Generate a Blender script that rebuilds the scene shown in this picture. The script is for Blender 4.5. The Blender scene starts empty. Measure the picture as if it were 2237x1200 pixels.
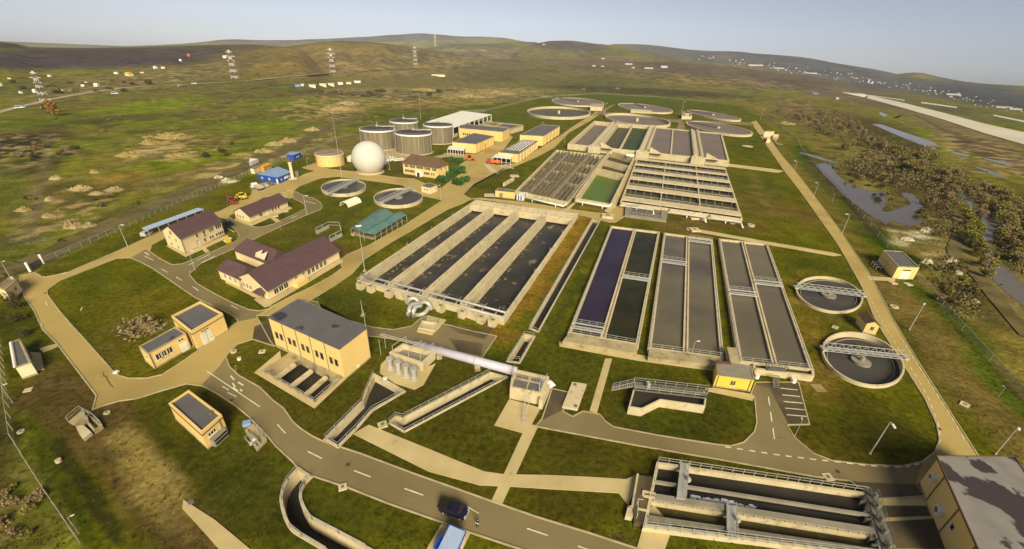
import bpy, math, random
from mathutils import Vector, noise
from mathutils.geometry import delaunay_2d_cdt
random.seed(7)
S = bpy.context.scene
COL = S.collection
# ---------------------------------------------------------------- camera model (survey of the photograph: pixel -> ground point)
F, YH, ROLL, H, CX, CY = 900.0, 130.0, math.radians(2.5), 60.0, 1118.5, 600.0
PIT = math.atan((CY - YH) / F * math.cos(ROLL))
cR, sR, cP, sP = math.cos(ROLL), math.sin(ROLL), math.cos(PIT), math.sin(PIT)

def ray(px, py):
    a = (px - CX) / F; b = -(py - CY) / F
    x = a * cR - b * sR; y = a * sR + b * cR
    return x, y * sP + cP, y * cP - sP

def P(px, py, z=0.0):
    x, y, k = ray(px, py)
    t = (z - H) / k
    return Vector((x * t, y * t, z))

def proj(X, Y, Z=0.0):
    Z -= H
    dz = Y * cP - Z * sP
    if dz < 1: return (-9999, 9999)
    y = Y * sP + Z * cP
    return CX + F * (X * cR + y * sR) / dz, CY - F * (-X * sR + y * cR) / dz

def depth(v): return v[1] * cP - (v[2] - H) * sP
def PP(pts, z=0.0): return [P(p[0], p[1], z) for p in pts]

cam = bpy.data.cameras.new('camera'); co = bpy.data.objects.new('camera', cam); COL.objects.link(co)
cam.sensor_width = 36; cam.sensor_fit = 'HORIZONTAL'; cam.lens = F / 2237 * 36
cam.clip_start = 0.5; cam.clip_end = 60000
from mathutils import Matrix
fw = Vector((0, cP, -sP)); up0 = Vector((0, sP, cP)); rt0 = Vector((1, 0, 0))
rt = rt0 * cR + up0 * sR; upv = up0 * cR - rt0 * sR
m = Matrix.Identity(4)
for i in range(3): m[i][0] = rt[i]; m[i][1] = upv[i]; m[i][2] = -fw[i]
m[2][3] = H
co.matrix_world = m
S.camera = co

# ---------------------------------------------------------------- materials
def mat(name, col, col2=None, scale=0.3, rough=0.85, bump=0.0, bscale=3.0, metal=0.0, detail=5, lo=0.35, hi=0.65, col3=None, s3=0.05, spec=None, l3=0.5, h3=0.7, stretch=None):
    M = bpy.data.materials.new(name); M.use_nodes = True
    N = M.node_tree.nodes; K = M.node_tree.links
    b = N['Principled BSDF']; b.inputs['Roughness'].default_value = rough; b.inputs['Metallic'].default_value = metal
    b.inputs['Specular IOR Level'].default_value = spec if spec is not None else (.08 if rough > .8 else .3)
    b.inputs['Base Color'].default_value = (*col, 1)
    tc = N.new('ShaderNodeNewGeometry').outputs['Position']
    if stretch:
        mp = N.new('ShaderNodeMapping'); mp.inputs['Scale'].default_value = stretch
        K.new(tc, mp.inputs['Vector']); tc = mp.outputs[0]
    def ns(sc, de=detail):
        n = N.new('ShaderNodeTexNoise'); n.inputs['Scale'].default_value = sc; n.inputs['Detail'].default_value = de
        K.new(tc, n.inputs['Vector']); return n.outputs['Fac']
    def mr(s, a, c):
        n = N.new('ShaderNodeMapRange'); n.inputs[1].default_value = a; n.inputs[2].default_value = c; K.new(s, n.inputs[0]); return n.outputs[0]
    def mx(f, a, c):
        n = N.new('ShaderNodeMix'); n.data_type = 'RGBA'; K.new(f, n.inputs[0])
        for s, i in ((a, 6), (c, 7)):
            if isinstance(s, tuple): n.inputs[i].default_value = (*s, 1)
            else: K.new(s, n.inputs[i])
        return n.outputs[2]
    o = None
    if col2:
        o = mx(mr(ns(scale), lo, hi), col, col2)
        if col3: o = mx(mr(ns(s3), l3, h3), o, col3)
        K.new(o, b.inputs['Base Color'])
    if bump:
        bp = N.new('ShaderNodeBump'); bp.inputs['Strength'].default_value = bump; bp.inputs['Distance'].default_value = 0.3
        K.new(ns(bscale), bp.inputs['Height']); K.new(bp.outputs[0], b.inputs['Normal'])
    return M

def v3(c, k): return tuple(min(0.95, x * k) for x in c)
MT = {}
MT['asphalt'] = mat('road asphalt', (.25, .195, .09), (.195, .15, .068), .06, .92, .15, 2, col3=(.2, .145, .06), s3=.018, l3=.52, h3=.72)
MT['asphalt_pale'] = mat('dusty road asphalt', (.47, .345, .115), (.4, .29, .095), .06, .92, .15, 2, col3=(.3, .215, .075), s3=.03, l3=.55, h3=.75)
MT['asphalt_dark'] = mat('fresh asphalt', (.085, .066, .038), (.2, .15, .07), .12, .95, .1, 3, lo=.45, hi=.8)
MT['concrete'] = mat('weathered concrete', (.46, .37, .2), (.37, .295, .155), .35, .9, .1, 3, col3=(.22, .165, .085), s3=.5, l3=.52, h3=.72)
MT['concrete_light'] = mat('pale concrete', (.63, .52, .32), (.53, .435, .255), .25, .88, .05, 3, col3=(.34, .265, .14), s3=.7, l3=.55, h3=.75)
MT['concrete_grey'] = mat('grey concrete', (.3, .265, .19), (.24, .21, .15), .4, .9, .1, 3)
MT['concrete_brown'] = mat('stained brown concrete', (.3, .24, .14), (.2, .155, .085), .4, .95, col3=(.1, .078, .045), s3=.5, l3=.5, h3=.7)
MT['slab'] = mat('concrete slab', (.58, .455, .22), (.48, .37, .165), .2, .9, .05, 2, col3=(.2, .15, .07), s3=.35, l3=.68, h3=.78)
MT['kerb'] = mat('kerb stone', (.5, .42, .24), (.38, .3, .16), .5, .9)
MT['yellow'] = mat('yellow render', (.82, .57, .21), (.75, .52, .18), .15, .85, .03, 6)
MT['cream'] = mat('cream render', (.84, .65, .36), (.77, .59, .32), .2, .85, .03, 6)
MT['pale'] = mat('pale render', (.8, .68, .42), (.7, .58, .34), .3, .85)
MT['lemon'] = mat('lemon render', (.82, .55, .08), (.76, .5, .07), .2, .85)
MT['purple_roof'] = mat('plum tile roof', (.115, .062, .06), (.095, .05, .05), .6, .7, .2, 4)
MT['brown_roof'] = mat('brown tile roof', (.14, .085, .04), (.115, .068, .033), .6, .8, .2, 4)
MT['bitumen'] = mat('bitumen roof', (.135, .125, .125), (.118, .11, .108), .3, .75, .05, 3, col3=(.045, .042, .05), s3=.14, l3=.6, h3=.62)
MT['bitumen_clean'] = mat('grey bitumen', (.13, .12, .115), (.11, .1, .094), .2, .75, .05, 3)
MT['bitumen_patched'] = mat('patched bitumen', (.26, .235, .2), (.21, .19, .16), .35, .75, .05, 3, col3=(.05, .038, .037), s3=.11, l3=.53, h3=.545)
MT['steel'] = mat('galvanised steel', (.52, .5, .43), (.44, .42, .36), .8, .5, metal=.25)
MT['steel_dark'] = mat('dull steel', (.2, .18, .14), None, rough=.6, metal=.3)
MT['grating'] = mat('steel grating', (.2, .185, .15), (.14, .13, .1), 2.0, .7, metal=.2)
MT['white'] = mat('white paint', (.82, .8, .72), (.74, .71, .62), .5, .6)
MT['dome'] = mat('white membrane', (.62, .59, .5), (.58, .55, .46), .12, .55)
MT['whiteroof'] = mat('white sheet roof', (.85, .8, .66), (.78, .72, .58), .08, .6, stretch=(1, 6, 1))
MT['paint'] = mat('road paint', (.8, .74, .52), (.6, .52, .33), .9, .8)
MT['lilac'] = mat('lilac pipe paint', (.58, .54, .6), (.5, .46, .52), .3, .45)
MT['blue'] = mat('blue sheet', (.02, .06, .33), (.025, .08, .4), .5, .5)
MT['blueroof'] = mat('pale blue roof', (.2, .3, .5), (.26, .36, .55), .25, .5)
MT['skyroof'] = mat('light blue roof', (.42, .52, .66), (.36, .46, .62), .6, .5, stretch=(4, 1, 1))
MT['teal'] = mat('teal sheet roof', (.08, .16, .13), (.12, .21, .17), .4, .55)
MT['orange'] = mat('orange paint', (.6, .15, .03), None, rough=.5)
MT['ochre'] = mat('ochre paint', (.75, .4, .02), (.66, .33, .02), .6, .55)
MT['red'] = mat('red paint', (.36, .04, .025), None, rough=.5)
MT['yellowpaint'] = mat('machine yellow', (.75, .5, .03), None, rough=.5)
MT['navy'] = mat('navy car paint', (.012, .011, .03), None, rough=.25, spec=.6)
MT['silver'] = mat('silver car paint', (.55, .53, .48), None, rough=.35, metal=.3)
MT['rubber'] = mat('tyre rubber', (.02, .018, .016), None, rough=.9)
MT['glass'] = mat('dark window glass', (.025, .022, .02), None, rough=.15, spec=.6)
MT['frame'] = mat('window frame', (.75, .66, .45), None, rough=.7)
MT['door'] = mat('white door', (.82, .76, .62), (.74, .68, .55), 1.0, .6)
MT['digester'] = mat('aluminium cladding', (.25, .2, .115), (.17, .135, .075), .5, .6, metal=.2, stretch=(3, 3, .15), col3=(.34, .28, .17), s3=.7, l3=.5, h3=.75)
MT['digroof'] = mat('dark tank roof', (.05, .042, .042), (.08, .068, .062), .4, .95)
MT['rust'] = mat('rusty roof', (.3, .19, .13), (.25, .15, .1), .3, .8)
MT['tar'] = mat('tar seams', (.1, .075, .035), (.07, .05, .03), 1, .9)
MT['scum'] = mat('floating scum', (.22, .18, .1), (.15, .12, .065), 1.2, .9)
MT['soil'] = mat('loose soil', (.36, .27, .1), (.24, .175, .055), .25, .95, .5, 2)
MT['rubble'] = mat('rubble', (.4, .31, .15), (.24, .18, .075), .35, .95, .4, 3)
MT['rubblewhite'] = mat('white rubble', (.6, .54, .38), (.3, .24, .13), .4, .95, .4, 3)
MT['skin'] = mat('skin', (.5, .32, .2), None, rough=.7)
MT['darkcloth'] = mat('dark cloth', (.03, .03, .03), None, rough=.9)
MT['whitecloth'] = mat('white cloth', (.8, .76, .68), None, rough=.9)
MT['hedge'] = mat('bush leaves', (.03, .09, .012), (.05, .13, .015), .6, .8)
MT['trunk'] = mat('bark', (.09, .065, .04), (.06, .04, .025), 1, .95)
def water(name, c1, c2=None, sc=.1, rough=.08, c3=None, s3=.4, l3=.6, h3=.7, bump=.02, ior=1.2):
    M = mat(name, c1, c2, sc, rough, bump, 1.2, spec=.25, col3=c3, s3=s3, l3=l3, h3=h3)
    M.node_tree.nodes['Principled BSDF'].inputs['IOR'].default_value = ior; return M
MT['w_dark'] = water('dark sewage water', (.03, .026, .02), (.048, .042, .032), .08, .14)
MT['w_slate'] = water('slate grey water', (.075, .066, .055), (.055, .05, .043), .06, .12)
MT['w_foam'] = water('scummy water', (.035, .033, .03), (.06, .055, .045), .1, .12, (.2, .165, .09), .22, .63, .7, .05)
MT['w_violet'] = water('violet tinted water', (.03, .022, .045), (.045, .034, .06), .05, .06)
MT['w_black'] = water('black green water', (.02, .02, .008), (.035, .033, .014), .12, .1, (.06, .05, .02), .5, .62, .8)
MT['w_grey'] = water('grey sludge water', (.16, .135, .085), (.125, .105, .07), .05, .12, (.09, .075, .07), .025, .55, .7)  # cloud reflections mixed into the water colour as darker noise patches
MT['w_mauve'] = water('mauve sludge water', (.2, .15, .115), (.165, .125, .095), .05, .4, ior=1.1)
MT['w_green'] = water('bright green water', (.075, .13, .006), (.1, .15, .01), .08, .3)
MT['w_teal'] = water('teal green water', (.06, .08, .025), (.045, .065, .02), .05, .4, ior=1.06)
MT['w_olive'] = water('olive water', (.06, .052, .018), (.085, .072, .025), .3, .35, (.13, .105, .04), .8, .6, .75, ior=1.1)
MT['w_pond'] = water('pond water', (.085, .07, .055), (.11, .09, .07), .02, .12, ior=1.25)
MT['w_river'] = water('river water', (.16, .14, .115), (.13, .11, .09), .02, .15)
MT['froth'] = mat('white froth', (.75, .74, .76), (.62, .6, .62), 1.2, .8, .4, 4)

# the chain link: wires with gaps
def meshmat(name, col, alpha):
    M = mat(name, col, None, rough=.7)
    M.node_tree.nodes['Principled BSDF'].inputs['Alpha'].default_value = alpha
    return M
MT['chainlink'] = meshmat('chain link', (.34, .33, .24), .3)
MT['net'] = meshmat('lattice steel', (.5, .48, .42), .55)

# ---------------------------------------------------------------- mesh builder
ORIG = {}
class MB:
    def __init__(s): s.v = []; s.f = []; s.m = []; s.k = 0
    def add(s, vs, fs, mi=0):
        b = len(s.v); s.v += [Vector(x) for x in vs]
        for f in fs: s.f.append([b + i for i in f]); s.m.append(mi)
    def prism(s, poly, z0, z1, mi=0, top=True, bot=False, mt=None):
        n = len(poly)
        if sum(poly[i][0] * poly[(i + 1) % n][1] - poly[(i + 1) % n][0] * poly[i][1] for i in range(n)) < 0: poly = poly[::-1]
        vs = [(p[0], p[1], z0) for p in poly] + [(p[0], p[1], z1) for p in poly]
        s.add(vs, [[i, (i + 1) % n, n + (i + 1) % n, n + i] for i in range(n)], mi)
        b = len(s.v) - 2 * n
        if top: s.f.append([b + n + i for i in range(n)]); s.m.append(mi if mt is None else mt)
        if bot: s.f.append([b + n - 1 - i for i in range(n)]); s.m.append(mi)
    def flat(s, poly, z, mi=0):
        n = len(poly)
        if sum(poly[i][0] * poly[(i + 1) % n][1] - poly[(i + 1) % n][0] * poly[i][1] for i in range(n)) < 0: poly = poly[::-1]
        s.add([(p[0], p[1], z) for p in poly], [list(range(n))], mi)
    def wall(s, a, b, t, z0, z1, mi=0, ext=0.0):
        a = Vector(a[:2]); b = Vector(b[:2]); d = b - a
        if d.length < 1e-4: return
        d.normalize(); a = a - d * ext; b = b + d * ext
        n = Vector((-d.y, d.x)) * t / 2
        s.k += 1; z1 += (s.k % 7) * .004
        s.prism([a + n, a - n, b - n, b + n], z0, z1, mi, bot=True)
    def bar(s, a, b, r=.05, n=4, mi=0):
        a = Vector(a); b = Vector(b); d = b - a
        if d.length < 1e-5: return
        d.normalize()
        u = d.cross(Vector((0, 0, 1))) if abs(d.z) < .95 else d.cross(Vector((1, 0, 0)))
        u.normalize(); w = d.cross(u)
        vs = []
        for q in (a, b):
            for i in range(n):
                t = 6.28318 * (i + .5) / n; vs.append(q + u * math.cos(t) * r + w * math.sin(t) * r)
        s.add(vs, [[i, (i + 1) % n, n + (i + 1) % n, n + i][::-1] for i in range(n)] + [list(range(n)), list(range(2 * n - 1, n - 1, -1))], mi)
    def tube(s, pts, r, n=8, mi=0):
        pts = [Vector(p) for p in pts]; rings = []
        for j, q in enumerate(pts):
            d = (pts[min(j + 1, len(pts) - 1)] - pts[max(j - 1, 0)]).normalized()
            u = d.cross(Vector((0, 0, 1))) if abs(d.z) < .95 else d.cross(Vector((1, 0, 0)))
            u.normalize(); w = d.cross(u)
            rr = r[j] if isinstance(r, (list, tuple)) else r
            rings.append([q + (u * math.cos(6.28318 * i / n) + w * math.sin(6.28318 * i / n)) * rr for i in range(n)])
        vs = [x for R in rings for x in R]; fs = []
        for j in range(len(pts) - 1):
            for i in range(n): fs.append([j * n + i, j * n + (i + 1) % n, (j + 1) * n + (i + 1) % n, (j + 1) * n + i][::-1])
        fs += [list(range(n)), list(range(len(vs) - 1, len(vs) - n - 1, -1))]
        s.add(vs, fs, mi)
    def cyl(s, c, r, z0, z1, n=16, mi=0, r1=None, mt=None):
        r1 = r if r1 is None else r1
        vs = [(c[0] + r * math.cos(6.28318 * i / n), c[1] + r * math.sin(6.28318 * i / n), z0) for i in range(n)]
        vs += [(c[0] + r1 * math.cos(6.28318 * i / n), c[1] + r1 * math.sin(6.28318 * i / n), z1) for i in range(n)]
        s.add(vs, [[i, (i + 1) % n, n + (i + 1) % n, n + i] for i in range(n)], mi)
        b = len(s.v) - 2 * n
        s.f.append([b + n + i for i in range(n)]); s.m.append(mi if mt is None else mt)
    def ring(s, outer, inner, z0, z1, mi=0):
        n = len(outer)
        vs = [(p[0], p[1], z) for z in (z0, z1) for L in (outer, inner) for p in L]
        fs = []
        for i in range(n):
            j = (i + 1) % n
            fs += [[i, j, 2 * n + j, 2 * n + i], [n + j, n + i, 3 * n + i, 3 * n + j], [2 * n + i, 2 * n + j, 3 * n + j, 3 * n + i]]
        if sum(outer[i][0] * outer[(i + 1) % n][1] - outer[(i + 1) % n][0] * outer[i][1] for i in range(n)) < 0: fs = [f[::-1] for f in fs]
        s.add(vs, fs, mi)
    def ribbon(s, pts, w, z, mi=0):
        L = []
        for j, q in enumerate(pts):
            d = (Vector(pts[min(j + 1, len(pts) - 1)][:2]) - Vector(pts[max(j - 1, 0)][:2])).normalized()
            nn = Vector((-d.y, d.x)); ww = (w[j] if isinstance(w, list) else w) / 2
            zz = z if z is not None else q[2]
            L.append(((q[0] + nn.x * ww, q[1] + nn.y * ww, zz), (q[0] - nn.x * ww, q[1] - nn.y * ww, zz)))
        for a, b in zip(L, L[1:]): s.add([a[0], a[1], b[1], b[0]], [[0, 1, 2, 3]], mi)
    def box(s, c, sx, sy, sz, rz=0.0, mi=0):
        ca, sa = math.cos(rz), math.sin(rz)
        q = [(c[0] + x * sx / 2 * ca - y * sy / 2 * sa, c[1] + x * sx / 2 * sa + y * sy / 2 * ca) for x, y in ((-1, -1), (1, -1), (1, 1), (-1, 1))]
        s.prism(q, c[2], c[2] + sz, mi, bot=True)
    def railing(s, pts, h=1.1, sp=2.0, r=.045, mi=0):
        for a, b in zip(pts, pts[1:]):
            a = Vector(a); b = Vector(b); L = (b - a).length; n = max(1, int(L / sp))
            up = Vector((0, 0, h))
            s.bar(a + up, b + up, r, 4, mi); s.bar(a + up * .5, b + up * .5, r * .8, 4, mi)
            for i in range(n + 1):
                q = a.lerp(b, i / n); s.bar(q, q + up, r, 4, mi)
    def build(s, name, mt, parent=None, origin=None, smooth=False):
        if parent is not None: o = ORIG[parent.name]
        elif origin is not None: o = Vector(origin)
        else:
            xs = [v.x for v in s.v]; ys = [v.y for v in s.v]
            o = Vector(((min(xs) + max(xs)) / 2, (min(ys) + max(ys)) / 2, min(v.z for v in s.v)))
        me = bpy.data.meshes.new(name)
        me.from_pydata([v - o for v in s.v], [], s.f)
        mts = mt if isinstance(mt, (list, tuple)) else [mt]
        for x in mts: me.materials.append(MT[x] if isinstance(x, str) else x)
        if len(mts) > 1: me.polygons.foreach_set('material_index', s.m)
        if smooth: me.polygons.foreach_set('use_smooth', [True] * len(s.f))
        ob = bpy.data.objects.new(name, me); COL.objects.link(ob)
        if parent is not None: ob.parent = parent
        else: ob.location = o
        ORIG[ob.name] = o
        return ob
def tag(o, label, cat, group=None):
    o['label'] = label; o['category'] = cat
    if group: o['group'] = group
    return o
def struct(o, kind='structure'): o['kind'] = kind; return o
def thing(name, label, cat, loc, group=None):
    o = bpy.data.objects.new(name, None); COL.objects.link(o); o.location = loc; o.empty_display_size = .5
    ORIG[o.name] = Vector(loc)
    return tag(o, label, cat, group)
def copy_tree(o, loc=None, rz=None, sc=None, label=None, parent=None):
    c = o.copy(); COL.objects.link(c)
    if parent is not None: c.parent = parent
    else:
        c.location = loc
        if rz is not None: c.rotation_euler = (0, 0, rz)
        if sc is not None: c.scale = sc if isinstance(sc, (tuple, list)) else (sc, sc, sc)
        if label: c['label'] = label
    for ch in list(o.children): copy_tree(ch, parent=c)
    return c
def inside(p, poly):
    r = False; n = len(poly); x, y = p[0], p[1]
    for i in range(n):
        a = poly[i]; b = poly[i - 1]
        if (a[1] > y) != (b[1] > y) and x < (b[0] - a[0]) * (y - a[1]) / (b[1] - a[1]) + a[0]: r = not r
    return r
def offset(poly, d):
    """shift a closed polygon inwards by d"""
    n = len(poly); q = [Vector(p[:2]) for p in poly]
    ar = sum(q[i].x * q[(i + 1) % n].y - q[(i + 1) % n].x * q[i].y for i in range(n))
    if ar < 0: d = -d
    out = []
    for i in range(n):
        e1 = (q[i] - q[i - 1]).normalized(); e2 = (q[(i + 1) % n] - q[i]).normalized()
        n1 = Vector((-e1.y, e1.x)); n2 = Vector((-e2.y, e2.x)); b = n1 + n2
        k = b.length_squared
        b = b * (2 / k) if k > .3 else n1
        out.append(q[i] + b * d)
    return out
def ell(cx, cy, W, Hh, c, z, n=56):
    k = math.sqrt(max(.01, Hh * Hh - c * c))
    return [P(cx + W * math.cos(6.28318 * i / n), cy + c * math.cos(6.28318 * i / n) + k * math.sin(6.28318 * i / n), z) for i in range(n)]
class Quad:
    def __init__(s, px, z): s.c = [P(p[0], p[1], z) for p in px]; s.z = z
    def __call__(s, u, v, z=None):
        a, b, c, d = s.c
        q = a.lerp(b, u).lerp(d.lerp(c, u), v)
        return Vector((q.x, q.y, s.z if z is None else z))
def spl(pts, k=4):
    """smooth polyline through points"""
    out = []; n = len(pts)
    for i in range(n - 1):
        p0, p1, p2, p3 = [Vector(pts[max(0, min(n - 1, j))]) for j in (i - 1, i, i + 1, i + 2)]
        for t in range(k):
            u = t / k
            out.append(.5 * ((2 * p1) + (p2 - p0) * u + (2 * p0 - 5 * p1 + 4 * p2 - p3) * u * u + (3 * p1 - p0 - 3 * p2 + p3) * u ** 3))
    out.append(Vector(pts[-1])); return out
def rnd(a, b): return random.uniform(a, b)
# ================================================================ TERRAIN
import numpy as np
RIDGES = [  # distance to the crest, width of the front slope, crest outline measured in the photograph
 (5200, 1900, [(150,110),(230,102),(350,99),(420,94),(480,88),(520,87),(560,88),(640,88),(740,85),(800,81),(850,77),(920,74),(960,76),(1000,80),(1100,83),(1150,92),(1200,104),(1260,120)]),
 (1500, 900, [(-250,80),(-60,88),(0,93),(25,95),(40,99),(60,104),(110,105),(200,105),(340,101),(450,98),(560,98),(640,106),(720,122)]),
 (1900, 800, [(330,150),(380,140),(480,124),(560,113),(640,99),(690,93),(740,89),(800,91),(860,98),(900,104),(960,114),(1050,128),(1120,140)]),
 (3300, 1300, [(860,118),(900,108),(930,104),(980,98),(1060,95),(1120,92),(1180,95),(1230,104)]),
 (2700, 1000, [(1080,124),(1130,108),(1170,97),(1200,92),(1250,91),(1320,97),(1350,103),(1400,113),(1460,126),(1540,140)]),
 (2200, 1300, [(880,142),(1000,134),(1100,128),(1300,131),(1500,138),(1600,148),(1700,161),(1800,173),(1900,190)]),
 (4300, 1900, [(1250,112),(1340,98),(1400,99),(1450,102),(1500,108),(1560,113),(1620,115),(1680,119),(1720,122),(1760,128),(1850,142),(1920,153),(1960,163),(1985,160),(2010,159),(2060,171),(2120,181),(2237,190),(2400,199),(2600,215)]),
]
RD = []
for D, wf, pl in RIDGES:
    az = []; zz = []
    for px, py in pl:
        x, y, k = ray(px, py); h = math.hypot(x, y)
        az.append(math.atan2(x, y)); zz.append(H + k / h * D)
    RD.append((D, wf, np.array(az), np.array(zz)))
def hgt(x, y):
    x = np.asarray(x, float); y = np.asarray(y, float)
    r = np.hypot(x, y); a = np.arctan2(x, y); z = np.zeros_like(r)
    for D, wf, az, zz in RD:
        c = np.interp(a, az, zz, left=0, right=0)
        e = np.clip(np.minimum(a - az[0], az[-1] - a) / .05, 0, 1)
        c = np.maximum(c, 0) * e
        t = np.clip(np.where(r < D, (r - D + wf) / wf, 1 - (r - D) / (wf * 1.5)), 0, 1)
        s = t * t * (3 - 2 * t)
        if D == 1900: s = s * (1 + (1 - s) * (.22 * np.sin(a * 75 + r * .003) + .16 * np.sin(a * 160 - r * .006 + 1)))
        if D in (1500, 2700, 3300): s = s * (1 + (1 - s) * .14 * np.sin(a * 60 + r * .005 + D))
        z = np.maximum(z, c * s)
    und = np.clip((r - 900) / 1500, 0, 1)
    z = z * (1 + .05 * np.sin(x * .009 + 1.3 * np.sin(y * .006)) * und * np.clip(1 - z / 400, 0, 1) * np.clip((r - 700) / 600, 0, 1) * (np.abs(np.sin(r * .004)) < .98))
    return z
def T(px, py):
    """where the sight line through a pixel meets the terrain"""
    x, y, k = ray(px, py)
    t = np.geomspace(40, 9000, 4000)
    g = H + k * t - hgt(x * t, y * t)
    i = int(np.argmax(g < 0))
    if not (g < 0).any(): i = len(t) - 1
    t = t[i]
    return Vector((x * t, y * t, float(hgt(x * t, y * t))))

# ---------------------------------------------------------------- pits: holes in the ground, outlines measured at ground level
PIT_ = {}
def pit(k, px, z=0.0): PIT_[k] = [Vector(p[:2]) for p in (PP(px, z) if not isinstance(px[0], Vector) or len(px[0]) == 2 and k == 'outfall' else px)]; return PIT_[k]
pit('screen', [(577,812),(688,877),(743,829),(640,771)])
CH1 = [(818,822),(806,846),(794,879),(755,918),(714,960),(739,975),(776,938),(812,897),(846,877),(880,857),(848,838)]
pit('inlet', CH1)
CH2 = [(853,925),(865,913),(880,917),(1072,817),(1104,826),(884,943)]
pit('bypass', CH2)
pit('long', [(1296,480),(1158,718),(1175,725),(1309,484)])
pit('short', [(1147,733),(1166,737),(1134,793),(1110,790)])
CH4L = spl([(651,1028),(632,1050),(622,1071),(618,1088),(620,1106),(626,1128),(636,1149),(646,1160),(662,1170),(715,1201),(790,1246)], 3)
CH4R = spl([(676,1046),(664,1058),(656,1074),(654,1086),(656,1099),(665,1118),(681,1138),(740,1169),(798,1201),(868,1240)], 3)
pit('outfall', CH4L + CH4R[::-1])
T1 = Quad([(1040,437),(1261,467),(1100,693),(783,608)], 2.2)
pit('aeration', [T1(0, 0), T1(1, 0), T1(1, 1), T1(0, 1)])
T4 = Quad([(1216.5,328),(1321.4,340),(1238,441),(1127,417)], 2.0)
pit('blower', [T4(0, 0), T4(1, 0), T4(1, 1), T4(0, 1)])
T5 = Quad([(1332,329),(1385,344),(1335,446),(1257,432.5)], 2.0)
pit('green', [T5(0, 0), T5(1, 0), T5(1, 1), T5(0, 1)])
T8 = Quad([(1437,1011),(1893,1078),(1930,1215),(1408,1150)], 1.0)
pit('grit', [T8(0, 0), T8(1, 0), T8(1, 1), T8(0, 1)])
CLAR = {'a': (1812.7,642,73.3,39,11.2), 'b': (1886.7,783.7,90.3,59.3,21), 'c': (750.2,407.5,49.2,16.5,-2), 'd': (870,430,54,19,-1.7)}
CZ = {'a': .8, 'b': .8, 'c': 1.5, 'd': 1.5}
for k, e in CLAR.items(): pit('cl' + k, offset(ell(*e, CZ[k], 40), .25))
FARC = [(1220.7,244.3,69.3,11.7,2.2), (1262.5,222.3,57.5,8.6,3), (1410,235.7,60.2,10.3,7), (1393.6,260.8,72,13.8,8), (1560,251.4,59.7,11.2,9.5), (1572,279.8,73,15.2,11.4)]

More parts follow.
